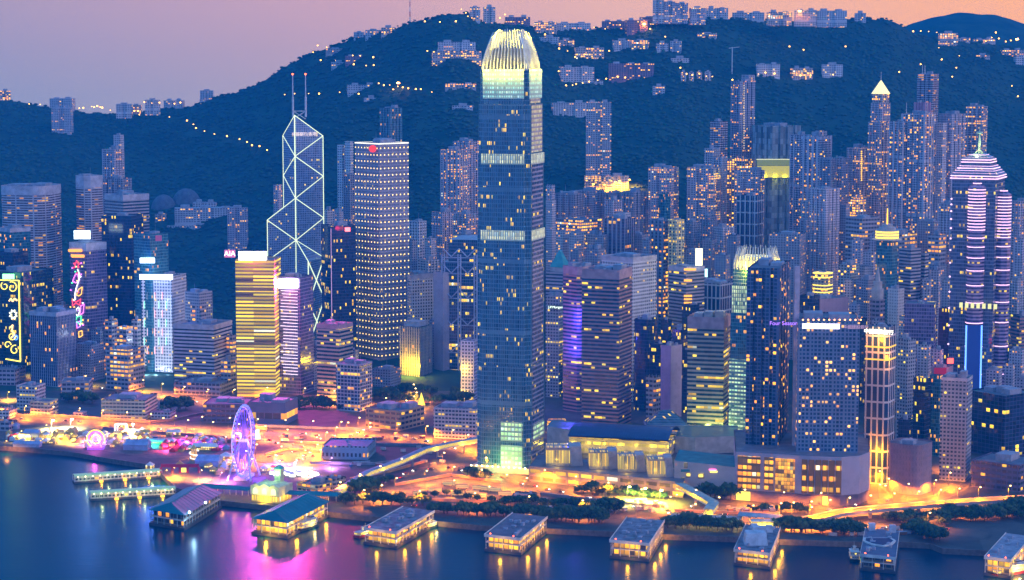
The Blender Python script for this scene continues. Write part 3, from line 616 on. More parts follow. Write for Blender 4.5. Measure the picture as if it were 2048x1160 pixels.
(O, 1858, 1878, 1898, 530, 2580, 'resi_dim', 'dim block between the lavender glass block and the spired tower', mod(plant=1)),
(O, 1880, 1898, 1912, 618, 2330, style('glass_dark', Wall=(.20, .05, .14), Glass=(.10, .015, .08)), 'dark wine-red tower beside the spired tower', mod(plant=0)),
(O, 1866, 1893, 1912, 735, 2230, style('podium', p=0., fx=.02, Wall=(.38, .28, .34)), 'low wall block with a red box and a red lit roof sign', mod(plant=1)),
(O, 1716, 1736, 1760, 560, 2500, 'resi_dim', 'dull mid-rise behind the small temple-like stepped roof', mod(plant=1)),
(O, 1740, 1758, 1776, 600, 2440, style('podium', p=.02, Wall=(.36, .30, .36)), 'brownish tower with a small stepped temple-like roof', mod(plant=1, shape='oct')),
(O, 1735, 1778, 1800, 655, 970, 'vert_white', 'stone bank tower lit yellow at the crown and base', mod(plant=1, shape='cut')),
(O, 1798, 1816, 1836, 680, 2120, 'grid_grey', 'grey tower with a few white lit windows behind the round dark hall', mod(plant=1)),
(O, 1830, 1850, 1867, 757, 2060, style('glass_dark', Glass=(.008, .015, .03)), 'black glass slab between two thin white edges', mod(plant=0, depth=24)),
(O, 1862, 1880, 1892, 752, 2070, 'glass_teal', 'blue green glass block behind the plain grey windowed tower', mod(plant=0)),
(O, 1886, 1936, 1956, 757, 964, 'grid_grey', 'plain grey windowed tower near the elevated road', mod(plant=2, crown=3)),
(O, 1778, 1840, 1884, 892, 992, style('podium', Wall=(.30, .22, .26), p=0., fx=.06, W=3), 'dark round-fronted hall beside the curving slip road', mod(shape='round', plant=1)),
(O, 1950, 2010, 2090, 792, 2060, style('glass_dark', Wall=(.08, .09, .18), W=5, p=.03), 'wide shadowy block with scattered lit windows at the western edge', mod(plant=3)),
(RB, 1955, 2040, 2100, 930, 985, style('podium', Wall=(.16, .14, .22), p=.04), 'low dark building under the wide shadowy block', mod(plant=1, depth=50)),
(O, 1540, 1600, 1620, 470, 2640, 'resi_dim', 'hazy blue block seen behind the claw-crowned shorter tower', mod(plant=1)),
(T, 1430, 1446, 1470, 455, 2740, 'resi_pale', 'pale frame-fronted tower behind the white pillared block', mod(plant=1)),
(T, 1400, 1420, 1436, 432, 2800, 'resi_dim', 'dim blue tower behind the second mauve tower', mod(plant=1)),
(T, 1370, 1386, 1404, 445, 2760, 'resi_dim', 'dim blue tower rising next to the pale yellow lit tower', mod(plant=1)),
(T, 1700, 1715, 1735, 396, 2860, style('hill_lit', p=.75), 'row-lit block glowing yellow below the ladder-lit tower', mod(plant=0)),
(O, 1698, 1725, 1765, 436, 2700, style('podium', p=.12), 'low winding block with green white lights at the foot of the mauve towers', mod(plant=1)),
(O, 1766, 1800, 1840, 470, 2640, 'podium', 'low grey block on the slope behind the pale grey tower', mod(plant=1)),
(O, 1840, 1868, 1890, 442, 2680, style('resi_dim', p=.12), 'squat dark block with an orange lit corner behind the lavender glass block', mod(plant=1)),
(O, 1860, 1880, 1896, 470, 2620, 'podium', 'little dark block under the squat dark block', mod(plant=1)),
# --- low buildings near the water, east
(RB, 200, 290, 300, 800, 840, 'low_cream', 'long cream four-storey barracks block with a blank stair panel', mod(plant=1, depth=22)),
(RB, 58, 98, 108, 803, 833, 'low_cream', 'small cream three-storey block at the corner of the barracks', mod(plant=0, depth=16)),
(RB, 30, 72, 82, 772, 822, 'low_white', 'white stepped block with dark glass front behind the small cream block', mod(plant=1, depth=18)),
(RB, 118, 122, 178, 762, 800, style('podium', p=.12), 'grey podium wing with a row of lamps under the finned office block', mod(plant=1)),
(RB, -30, 30, 38, 740, 772, style('podium', Wall=(.55, .42, .46), p=.02), 'pinkish low hall with a slanted end at the eastern edge', mod(plant=0, depth=40)),
(RB, 300, 340, 346, 825, 838, 'low_white', 'single-storey white hut behind the barracks wall', mod(plant=0, depth=9)),
(RB, 145, 166, 170, 825, 833, 'low_white', 'tiny white guard hut among the dark trees', mod(plant=0, depth=6)),
(RB, -20, 18, 26, 820, 838, 'low_white', 'white annexe with green lit end beside the white stepped block', mod(plant=0, depth=12)),
(RB, -20, 18, 26, 846, 862, style('podium', p=.2), 'grey site office by the waterfront road', mod(plant=0, depth=12)),
(RB, 405, 492, 498, 808, 846, style('podium', Wall=(.16, .15, .24), p=.2), 'dark two-storey hall with blue lit shop strip near the big wheel', mod(plant=2, depth=40)),
(RB, 494, 570, 588, 806, 850, style('podium', Wall=(.22, .2, .3), W=9, H=18, fx=.9, fy=.35, p=.7), 'low theatre block with a row of yellow windows and a golden end wall', mod(plant=2, depth=50)),
(RB, 728, 800, 846, 822, 862, style('podium', Wall=(.50, .36, .2), p=.12, W=7), 'low car park building with roof clutter and an orange lit wall', mod(plant=3)),
(RB, 642, 735, 746, 893, 920, style('podium', Wall=(.30, .40, .5), W=4, H=9, fx=.5, fy=.4, p=.05), 'low blue-roofed shed in the middle of the road works', mod(plant=0, depth=18, roofm=plain('blue_sheet', (.05, .22, .42), rough=.45))),
(RB, 590, 636, 668, 970, 988, style('podium', Wall=(.62, .48, .3), p=.4, H=4), 'lit kiosk block with a grey roof behind the clock tower pier', mod(plant=1)),
(RB, 640, 668, 690, 958, 982, style('podium', Wall=(.40, .36, .36), p=.1, H=4), 'dark flat-roofed cabin next to the footbridge ramp', mod(plant=0)),
(RB, 1024, 1068, 1074, 992, 1004, style('podium', Wall=(.16, .14, .16), p=.05), 'dark flat shelter among trees below the tallest tower', mod(plant=0, depth=14)),
]
E = {}
for r in ROWS:
    e, f = tower(r[0], r[1], r[2], r[3], r[4], r[5], r[6], r[7], **r[8])
    E[r[7][:24]] = (e, f)
def find(s):
    for r in ROWS:
        if s in r[7]: return E[r[7][:24]]
    raise KeyError(s)
# ---------------------------------------------------------------- landmark towers
def lam(e, loc, col, P, rad=1.5): return lamp('floodlight', loc, col, P, e, rad)
STEEL = plain('pale_steel', (.62, .62, .64), rough=.4, metal=.3)
# --- tallest tower
def tall_tower():
    f = footprint(951, 1060, 1094, 57, 948); z0 = GZ; zt = f.z1
    e = empty('skyscraper', (f.c[0], f.c[1], z0), 'tallest tower of blue glass with a crown of glowing curved claws', 'skyscraper')
    gm = style('glass', Wall=(.24, .38, .46), Glass=(.015, .12, .19), W=1.55, fx=.72, fy=.80, p=.04, cl=1.0, H=4.1, band=66.)
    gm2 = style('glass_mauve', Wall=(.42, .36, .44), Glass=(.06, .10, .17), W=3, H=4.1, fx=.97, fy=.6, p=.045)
    ph = f.phi; u = Vector((-math.cos(ph), math.sin(ph))); v = Vector((math.sin(ph), math.cos(ph)))
    S = (f.a + f.b) / 2 / 2
    def plan(s, notch=.16, ch=0):
        c = S * s; k = S * notch * 2 * .55
        pts = []
        for i in range(4):   # each corner is a re-entrant notch
            cx, cy = ((-c, -c), (c, -c), (c, c), (-c, c))[i]; sx_, sy_ = (1 if cx < 0 else -1), (1 if cy < 0 else -1)
            q = [(cx, cy + sy_ * k), (cx + sx_ * k * .62, cy + sy_ * k), (cx + sx_ * k * .62, cy + sy_ * k * .62), (cx + sx_ * k, cy + sy_ * k * .62), (cx + sx_ * k, cy)]
            if i % 2: q = q[::-1]
            pts += q
        return [tuple(u * -a + v * b) for a, b in pts]
    tiers = [(0, 100, 1.0), (100, 226, .985), (226, 296, .965), (296, 341, .94), (341, 373, .885)]
    faces_ns = MB()
    for i, (a, b_, s) in enumerate(tiers):
        b = MB(); b.prism(plan(s), a, b_, top=True, mt=1, v0=0); b.build('facade', [gm, ROOF], e)
    # closely spaced vertical mullions stand proud of the glass, one mesh per tier
    for i, (a, b_, s) in enumerate(tiers):
        b = MB(); c = S * s
        for side in range(4):
            for j in range(-11, 12):
                t = j * c * .78 / 11; p = ((t, -c - .25), (t, c + .25), (-c - .25, t), (c + .25, t))[side]
                q = u * -p[0] + v * p[1]; b.box((q.x, q.y, a + .5), (.26, .3, b_ - a - .5), rz=-ph)
        b.build('mullion_grille', plain('blue_steel', (.26, .36, .44), rough=.35, metal=.4), e)
    lit = facade('crown_louvre', Wall=(.7, .72, .5), Glass=(.5, .6, .4), W=2.2, H=4, fx=.5, fy=.98, p=1.0, cl=0, str=.75, LitA=(1, .95, .35), LitB=(1, .9, .45))
    litg = facade('green_louvre', Wall=(.5, .7, .6), Glass=(.3, .6, .5), W=2.2, H=4, fx=.55, fy=.5, p=1.0, cl=0, str=.75, LitA=(.35, .95, .75), LitB=(.9, 1, .6))
    # lit louvre floors
    for (a, b_, s, mt_, k) in [(346, 372.8, .888, litg, .82), (286, 295.8, .968, lit, .8), (216, 225.6, .988, lit, .8), (99.5, 108, 1.0, None, 0)]:
        if not mt_: continue
        for side in (0, 1):
            b = MB(); c = S * s + .7; w_ = c * k
            P = [(-w_, -c), (w_, -c), (w_, -c + .5), (-w_, -c + .5)] if side == 0 else [(c, -w_), (c, w_), (c - .5, w_), (c - .5, -w_)]
            b.prism([tuple(u * -p[0] + v * p[1]) for p in ([(q[0], q[1]) for q in P])], a, b_, bottom=True); b.build('louvre_panel', mt_, e)
    for i, (a, b_, s) in enumerate(tiers):   # west face panels: its pink and yellow light put into colour and glow
        c = S * s + .45; b = MB(); b.prism([tuple(u * -p[0] + v * p[1]) for p in ((c, -c * .66), (c, c * .66), (c - .4, c * .66), (c - .4, -c * .66))], a + 1, b_ - .6, bottom=True, v0=0); b.build('west_light_panel', gm2 if i < 3 else facade('west_lit', Wall=(.6, .5, .45), Glass=(.4, .35, .2), W=3, H=4.1, fx=.97, fy=.6, p=1, cl=0, str=.45 if i == 3 else .9, LitA=(1, .7, .4), LitB=(1, .9, .35)), e)
    # crown: claws
    fin = plain('claw_metal', (.80, .80, .72), rough=.45)
    c1 = S * .84; nf = 13; H1 = zt - z0
    for side in range(4):
        for j in range(nf):
            t = (j / (nf - 1) * 2 - 1)
            b = MB(); prev = None
            hh = H1 - 3 * abs(t)
            for k in range(9):
                q = k / 8; z = 372 + (hh - 372) * q; inn = 1 - .5 * q ** 1.8
                a_, o_ = t * c1 * .9 * (1 - .32 * q ** 1.8), c1 * inn; th = 1.6 * (1 - q) + .3
                cur = (a_, o_, z, th)
                if prev:
                    def P3(A, rr, dx):
                        p = ((A[0] + dx, -rr), (A[0] + dx, rr), (-rr, A[0] + dx), (rr, A[0] + dx))[side]; w__ = u * -p[0] + v * p[1]; return (w__.x, w__.y, A[2])
                    A, B = prev, cur
                    o0 = [P3(A, A[1], -.4), P3(A, A[1], .4), P3(A, A[1] - A[3], .4), P3(A, A[1] - A[3], -.4)]
                    o1 = [P3(B, B[1], -.4), P3(B, B[1], .4), P3(B, B[1] - B[3], .4), P3(B, B[1] - B[3], -.4)]
                    for m_ in range(4): b.face([o0[m_], o0[(m_ + 1) % 4], o1[(m_ + 1) % 4], o1[m_]])
                prev = cur
            b.build('crown_claw', fin, e)
    b = MB(); b.prism([tuple(u * -p[0] + v * p[1]) for p in ((-c1 * .8, -c1 * .8), (c1 * .8, -c1 * .8), (c1 * .8, c1 * .8), (-c1 * .8, c1 * .8))], 372, 392, poly2=[tuple(u * -p[0] + v * p[1]) for p in ((-c1 * .62, -c1 * .62), (c1 * .62, -c1 * .62), (c1 * .62, c1 * .62), (-c1 * .62, c1 * .62))])
    b.build('roof_drum', plain('crown_inner', (.22, .22, .2)), e)
    for (du, dv) in ((0, -1.05), (.6, -1.05), (-.6, -1.05), (1.05, .5), (1.05, -.3)):
        p = u * -(c1 * du * 1.25) + v * (c1 * dv * 1.25); lam(e, (p.x, p.y, 372), (1, .82, .12), 34000)
    for (du, dv) in ((0, -.0), (.5, .3), (-.5, -.4)):
        p = u * -(c1 * du) + v * (c1 * dv); lam(e, (p.x, p.y, 402), (1, .84, .14), 70000)
    # lobby: green lit frames on the front foot
    for (a, b_) in ((3, 26), (30, 48)):
        b = MB(); c = S + .8; k = .62
        b.prism([tuple(u * -p[0] + v * p[1]) for p in ((-c * k * .1, -c), (c * k * 1.15, -c), (c * k * 1.15, -c + .6), (-c * k * .1, -c + .6))], a, b_, bottom=True)
        b.build('lobby_screen', facade('lobby_green', Wall=(.6, .7, .5), Glass=(.3, .6, .4), W=3.4, H=4.4, fx=.72, fy=.6, p=1, cl=0, str=1.1, LitA=(.55, 1, .25), LitB=(1, 1, .4)), e)
    b = MB(); b.prism([tuple(u * -p[0] + v * p[1]) for p in ((S + .8, -S * .6), (S + .8, S * .7), (S + .2, S * .7), (S + .2, -S * .6))], 30, 44, bottom=True); b.build('lobby_screen', MATC['lobby_green'], e)
    b = MB(); b.box((0, 0, 0), (S * 2.3, S * 2.3, 5.5), rz=-ph); b.build('entrance_canopy', plain('podium_stone', (.5, .45, .4)), e)
    p = u * 0 + v * -(S * 1.4); lam(e, (p.x, p.y - 6, 8), (.75, 1, .3), 60000)
    for k_ in range(12):
        q = u * (-S * 1.1 + k_ * S * .2) + v * -(S * 1.22); b = MB(); b.ico((q.x, q.y, 6.2), .7, 0); b.build('canopy_light', glow('canopy_bulb', (1, 1, .35), 14), e)
    return e
tall_tower()

# --- triangulated bank tower
def prism_bank():
    D = 2690.; bx = WY(617, 695, D); mpp = D / CP / F; A = Vector((WY(537, 600, D + 13).x, D + 15)); B = Vector((WY(617, 600, D).x, D)); s = (A - B)
    Bn = Vector((s.y, -s.x)).normalized() * s.length; Bn = Bn if Bn.y > 0 else -Bn
    Cc = B + Bn; Dd = A + Bn; O_ = (A + Cc) / 2; z0 = GZ
    e = empty('bank_tower', (O_.x, O_.y, z0), 'tower of glass prisms crossed by bright white diagonals with two masts', 'skyscraper')
    zz = lambda py, Y=D: WY(589, py, Y).z - z0
    z = {k: zz(k) for k in (232, 275, 315, 357, 400, 442, 485, 523, 530, 571, 615, 695)}
    loc = lambda p: (p.x - O_.x, p.y - O_.y)
    a, b, c, d, o = loc(A), loc(B), loc(Cc), loc(Dd), (0., 0.)
    gl = facade('bank_glass', Wall=(.40, .46, .58), Glass=(.05, .14, .27), W=2.4, H=2.8, fx=.70, fy=.70, p=.02, cl=.7, str=1.4, rough=.12, **YEL)
    def quad(p, q, zo, ze):
        # prism over triangle o,p,q: roof rises to zo at the centre, ze at the edge
        m = MB(); n = lambda x, y: None
        L1 = math.hypot(q[0] - p[0], q[1] - p[1]); L2 = math.hypot(*p)
        m.face([(*p, 0), (*q, 0), (*q, ze), (*p, ze)], [(0, 0), (L1, 0), (L1, ze), (0, ze)])
        m.face([(*o, 0), (*p, 0), (*p, ze), (*o, zo)], [(0, 0), (L2, 0), (L2, ze), (0, zo)])
        m.face([(*q, 0), (*o, 0), (*o, zo), (*q, ze)], [(0, 0), (L2, 0), (L2, zo), (0, ze)])
        m.face([(*p, ze), (*q, ze), (*o, zo)], [(0, ze), (L1, ze), (L1 / 2, zo)])
        m.build('glass_prism', gl, e)
    quad(c, d, z[232], z[275]); quad(d, a, z[400], z[442]); quad(b, c, z[485], z[523]); quad(a, b, z[571], z[615])
    strip = glow('white_strip', (.85, 1, .60), 1.5)
    def bar(p, q, r=.52):
        m = MB(); m.tube(p, q, r, 5); m.build('light_strip', strip, e)
    P = lambda p, h: (p[0] * 1.015, p[1] * 1.015, h)
    bar(P(o, z[571]), P(o, z[232]), .8)
    bar(P(o, z[232]), P(d, z[275])); bar(P(o, z[232]), P(c, z[275]))
    bar(P(d, z[442]), P(d, z[275])); bar(P(c, 60), P(c, z[275])); bar(P(a, z[530]), P(a, z[442])); bar(P(b, 20), P(b, z[523]), .7)
    for (t, m_, b_) in ((z[275], z[315], z[357]), (z[357], z[400], z[442])):
        bar(P(c, t), P(o, m_)); bar(P(o, m_), P(c, b_))
    bar(P(d, z[275]), P(o, z[315])); bar(P(o, z[315]), P(d, z[357])); bar(P(d, z[357]), P(o, z[400])); 
    bar(P(o, z[400]), P(a, z[442])); bar(P(a, z[442]), P(o, z[485])); bar(P(o, z[400]), P(d, z[400] - 22))
    bar(P(c, z[442]), P(o, z[485])); bar(P(o, z[485]), P(b, z[523])); bar(P(o, z[485]), P(c, z[523])); bar(P(o, z[485]), P(a, z[523]))
    h = z[523]; st_ = 52.
    while h > 40:
        bar(P(b, h), P(c, h - st_), .65); bar(P(c, h), P(b, h - st_), .65); h -= st_
    for px_ in (580, 606):
        w_ = WY(px_, 200, D + 6); m = MB(); m.tube((w_.x - O_.x, 8, zz(236)), (w_.x - O_.x, 8, zz(195)), 1.3, 8); m.tube((w_.x - O_.x, 8, zz(195)), (w_.x - O_.x, 8, zz(150)), .8, 8, r2=.55); m.build('mast', STEEL, e)
        m = MB(); m.ico((w_.x - O_.x, 8, zz(149)), 1.3, 0); m.build('beacon', glow('red_beacon', (1, .12, .02), 6), e)
    x1, x2 = WY(580, 200, D + 6).x - O_.x, WY(606, 200, D + 6).x - O_.x
    m = MB(); m.tube((x1, 8, zz(224)), (x2, 8, zz(224)), .6); m.tube((x1, 8, zz(224)), (x2, 8, zz(240)), .6); m.tube((x2, 8, zz(224)), (x1, 8, zz(240)), .6); m.build('mast_brace', STEEL, e)
    an = math.atan2(-(c[1] - 0), (c[0] - 0))
    dirc = Vector((c[0], c[1], 0)).normalized()
    t = text(e, '中國銀行(香港)', (dirc.x * 14 - .5, dirc.y * 14 - 1.2, zz(271)), 5.2, glow('bank_sign', (1, .8, .75), 1.2)); t.rotation_euler = (math.pi / 2, 0, math.atan2(dirc.y, dirc.x))
prism_bank()

# --- tower of small lamps
def lamp_tower():
    e, f = tower('office_tower', 706, 757, 814, 287, 2640, facade('lamp_grid', Wall=(.44, .40, .44), Glass=(.06, .09, .15), W=1.5, H=3.9, fx=.55, fy=.62, p=.02, cl=.9, str=1.0, dW=6.1, dH=8.2, dS=.75, dE=2.4, Dot=(1, .66, .16), rough=.2, **YEL), 'tall square tower dotted all over with small warm lamps and a red emblem', 'skyscraper', plant=2)
    rim = glow('rim_light', (1, .95, .75), 1.6); b = MB()
    P = [(p[0] - f.c[0], p[1] - f.c[1]) for p in f.poly]; h = f.z1 - f.z0
    b.prism(scalep(P, 1.01, (0, 0)), h - 1.2, h + .3, top=False); b.build('rim_light', rim, e)
    bands = plain('girder', (.42, .40, .44))
    for k in range(int(h / 32.8)):
        b = MB(); b.prism(scalep(P, 1.012, (0, 0)), 8 + k * 32.8, 9.6 + k * 32.8, bottom=True); b.build('girder_band', bands, e)
    b = MB(); c = WY(746, 297, f.near[1] + 8); b.tube((c.x - e.location.x, c.y - e.location.y - 8, c.z - f.z0), (c.x - e.location.x, c.y - e.location.y - 6.5, c.z - f.z0), 4.4, 16); b.build('emblem', glow('red_emblem', (1, .04, .02), 1.6), e)
lamp_tower()

# --- exposed-truss bank
def truss_bank():
    f = footprint(882, 956, 985, 482, 2590, phi=R(12), depth=50); e = empty('bank_headquarters', (f.c[0], f.c[1], f.z0), 'grey stepped bank with exposed ladder masts and hanging V trusses', 'skyscraper')
    P = [(p[0] - f.c[0], p[1] - f.c[1]) for p in f.poly]; h = f.z1 - f.z0
    gl = style('glass_dark', Wall=(.22, .26, .34), p=.16, Glass=(.02, .06, .10), W=2.4)
    b = MB(); b.prism(P, 0, h * .84, top=True, mt=1); b.build('facade', [gl, ROOFP], e)
    b = MB(); b.prism([(p[0] * .86 + 4, p[1] * .8 + 4) for p in P], h * .84, h, top=True, mt=1, v0=0); b.build('upper_block', [gl, ROOFP], e)
    n = Vector((-math.sin(f.phi), -math.cos(f.phi))); u = Vector((-math.cos(f.phi), math.sin(f.phi))); N0 = Vector((P[0][0], P[0][1])); TR = plain('truss_grey', (.48, .50, .60), rough=.45)
    def at(s, z, o=1.6): q = N0 + u * (s * f.a) + n * o; return (q.x, q.y, z)
    for s in (.06, .5, .94):
        for dx in (-.035, .035):
            b = MB(); b.tube(at(s + dx, 0), at(s + dx, h * .9), .9, 6); b.build('ladder_post', TR, e)
        b = MB(); k = 6
        while k < h * .88: b.tube(at(s - .035, k), at(s + .035, k), .4, 4); k += 5
        b.build('ladder_rungs', TR, e)
    for lv in (.20, .40, .60, .78, .90):
        z = h * lv
        for s0, s1 in ((.06, .28), (.28, .5), (.5, .72), (.72, .94)):
            up = s0 in (.06, .5)
            b = MB(); b.tube(at(s0, z + (7 if up else -3)), at(s1, z + (-3 if up else 7)), .75, 5); b.build('hanger_truss', TR, e)
        b = MB(); b.tube(at(.03, z - 4), at(.97, z - 4), .6, 5); b.build('truss_chord', TR, e)
truss_bank()
# --- claw-crowned shorter tower
def teal_tower():
    f = footprint(1465, 1541, 1575, 497, 884, phi=R(26)); e = empty('office_tower', (f.c[0], f.c[1], f.z0), 'green white lit tower under a bright comb-like crown behind the dark flats tower', 'skyscraper')
    P = [(p[0] - f.c[0], p[1] - f.c[1]) for p in f.poly]; h = f.z1 - f.z0
    m1_ = facade('teal_lit', Wall=(.5, .8, .6), Glass=(.06, .2, .18), W=3.0, H=4.0, fx=.62, fy=.5, p=.0, dW=1e6, str=1, LitA=(.6, 1, .6), LitB=(.9, 1, .5))
    tiers = [(0, h * .42, 1.0, style('green_lit')), (h * .42, h * .66, .97, style('glass_teal')), (h * .66, h * .80, .94, style('green_lit', W=2.0, fx=.55, fy=.8, p=.95, LitA=(.7, 1, .45))), (h * .80, h * .89, .90, style('glass_teal', Wall=(.5, .7, .6)))]
    for a, b_, s, m_ in tiers:
        b = MB(); b.prism(scalep(P, s, (0, 0)), a, b_, top=True, mt=1, v0=0); b.build('facade', [m_, ROOF], e)
    fin = plain('claw_metal', (.8, .8, .7)); c = scalep(P, .9, (0, 0))
    for i in range(4):
        p, q = Vector(c[i]), Vector(c[(i + 1) % 4])
        for j in range(12):
            t = (j + .5) / 12; w_ = p.lerp(q, t); b = MB(); w2 = w_ * .84
            b.tube((w_.x, w_.y, h * .885), (w_.x * .97, w_.y * .97, h * .93), .9, 4); b.tube((w_.x * .97, w_.y * .97, h * .93), (w2.x, w2.y, h * (.985 + .015 * (j % 2))), .9, 4, r2=.3); b.build('crown_claw', fin, e)
    b = MB(); b.prism(scalep(P, .80, (0, 0)), h * .885, h * .95, poly2=scalep(P, .7, (0, 0))); b.build('roof_drum', facade('comb_glow', Wall=(.9, .85, .5), Glass=(.9, .8, .4), W=2, H=9, fx=.7, fy=.9, p=1, cl=0, str=2.0, LitA=(1, .82, .22), LitB=(1, .74, .12)), e)
    for i in range(4):
        p = (Vector(c[i]) + Vector(c[(i + 1) % 4])) / 2 * 1.15; lam(e, (p.x, p.y, h * .88), (1, .78, .12), 130000)
    q = (Vector(c[0]) + Vector(c[3])) / 2 * 1.9
    return e
teal_tower()

# --- spired tower with neon lines
def neon_tower():
    D = 2300.; f = footprint(1912, 1992, 2028, 350, D); e = empty('skyscraper', (f.c[0], f.c[1], f.z0), 'tower with pink white neon lines, stepped pyramid roof and a needle spire', 'skyscraper')
    z = lambda py: WY(1972, py, D).z - f.z0
    P = [(p[0] - f.c[0], p[1] - f.c[1]) for p in f.poly]
    gm = style('glass_mauve', Wall=(.28, .27, .36), Glass=(.07, .09, .16), W=2.0)
    b = MB(); b.prism(P, 0, z(352), top=True, mt=1); b.build('facade', [gm, ROOF], e)
    neon = glow('neon_pink', (1, .58, .82), 2.3)
    st_ = [(352, 343, 1.05, .90), (343, 334, .88, .74), (334, 319, .68, .64), (319, 314, .62, .46), (314, 309, .46, .26)]
    for a, b_, s0, s1 in st_:
        b = MB(); b.prism(scalep(P, s0, (0, 0)), z(a) + .02, z(b_), poly2=scalep(P, s1, (0, 0))); b.build('stepped_roof', gm, e)
    for y_, s in ((357, 1.06), (352, 1.04), (347, .96), (342, .87), (337, .80), (333, .72), (325, .66), (320, .64), (316, .52), (311, .36)):
        b = MB(); b.prism(scalep(P, s + .02, (0, 0)), z(y_ + 2) , z(y_ + .4) + .1, top=False); b.build('neon_line', neon, e)
    # two octagonal bays clasp the near faces
    u = Vector((-math.cos(f.phi), math.sin(f.phi))); v = Vector((math.sin(f.phi), math.cos(f.phi))); N0 = Vector((P[0][0], P[0][1]))
    bm_ = style('glass_mauve', Wall=(.52, .34, .50), Glass=(.10, .06, .14), W=3, fx=1.01, fy=.5)
    mpp = f.mpp
    for (xa, xb, yt_, ybm) in ((1939, 1974, 366, 454), (1998, 2029, 382, 455)):
        cx = WY((xa + xb) / 2, 500, D - 4).x - f.c[0]; wd = (xb - xa) * mpp / 2
        # depth: stand just in front of the face behind it
        cy = P[0][1] + (8 if xa < 1990 else 16) ; octo = [(cx + wd * math.cos(k * math.pi / 4 + .39), cy + wd * math.sin(k * math.pi / 4 + .39)) for k in range(8)]
        b = MB(); b.prism(octo, 0, z(yt_ + 8), top=True); b.build('bay', bm_, e)
        b = MB(); b.prism(scalep(octo, .95), z(yt_ + 8) + .02, z(yt_), poly2=scalep(octo, .25)); b.build('bay_cap', bm_, e)
        rows_ = [yt_ + 1 + 6.2 * i for i in range(16)]; y_ = rows_[-1]
        while y_ < 760: y_ += 15 + (y_ - 455) * .17 if y_ > 455 else 8; rows_.append(y_)
        for i, ry in enumerate(rows_):
            if ry > 765: break
            k = 1.03 * (.45 + .55 * min(1, (ry - yt_) / 14)); b = MB(); o8 = scalep(octo, k); b.prism(o8, z(ry + 1.1), z(ry - .5), top=False); b.build('neon_line', neon, e)
    b = MB(); zb, zt = z(311), z(255); b.tube((0, 0, zb), (0, 0, z(288)), .8, 8, r2=1.7); b.tube((0, 0, z(288)), (0, 0, z(272)), 1.7, 8, r2=.7); b.tube((0, 0, z(272)), (0, 0, zt), .7, 6, r2=.2)
    b.build('spire', plain('spire_metal', (.7, .8, .5)), e)
    for k in range(4):
        b = MB(); a_ = k * math.pi / 2 + .4; b.tube((7 * math.cos(a_), 7 * math.sin(a_), zb - 1), (0, 0, z(300)), .45, 4); b.build('spire_strut', plain('spire_metal', (.7, .8, .5)), e)
    for k in range(4):
        a_ = k * math.pi / 2; b = MB(); b.ico((1.9 * math.cos(a_), 1.9 * math.sin(a_), z(268)), 1.6, .05); b.build('spire_ball', plain('spire_metal', (.7, .8, .5)), e)
    lam(e, (-5, -9, z(305)), (.9, 1, .5), 12000); lam(e, (6, -9, z(290)), (.9, 1, .5), 9000)
    # blue light frame on the lower bay, lamps along the eastern edge
    bl = glow('blue_neon', (.12, .3, 1), 3)
    for px_ in (1938, 1969):
        w_ = WY(px_, 700, D - 28); b = MB(); b.tube((w_.x - f.c[0], P[0][1] - 12, 8), (w_.x - f.c[0], P[0][1] - 12, z(648)), .9, 5); b.build('blue_light_line', bl, e)
    b = MB(); w0 = WY(1940, 700, D - 28).x - f.c[0]; w1 = WY(1968, 700, D - 28).x - f.c[0]; b.prism([(w0, P[0][1] - 11.6), (w1, P[0][1] - 11.6), (w1, P[0][1] - 11), (w0, P[0][1] - 11)], 8, z(648), bottom=True); b.build('blue_screen', glow('blue_panel', (.02, .06, .4), .3, base=(.02, .05, .2)), e)
    for k in range(13):
        q = N0 + u * f.a * 1.005; b = MB(); b.ico((q.x, q.y - .6, z(400 + k * 10 * (1 + k * .12))), 1.1, 0); b.build('edge_lamp', neon, e)
    for k in range(7):
        b = MB(); q = N0 + u * (f.a * (.04 + k * .13)); b.prism([(q.x - 1.7, q.y - 21), (q.x + 1.7, q.y - 21), (q.x + 1.7, q.y - 20), (q.x - 1.7, q.y - 20)], z(614), z(604), bottom=True)
        b.build('lit_refuge_floor', glow('refuge_yellow', (1, .95, .35), 1.1), e)
neon_tower()

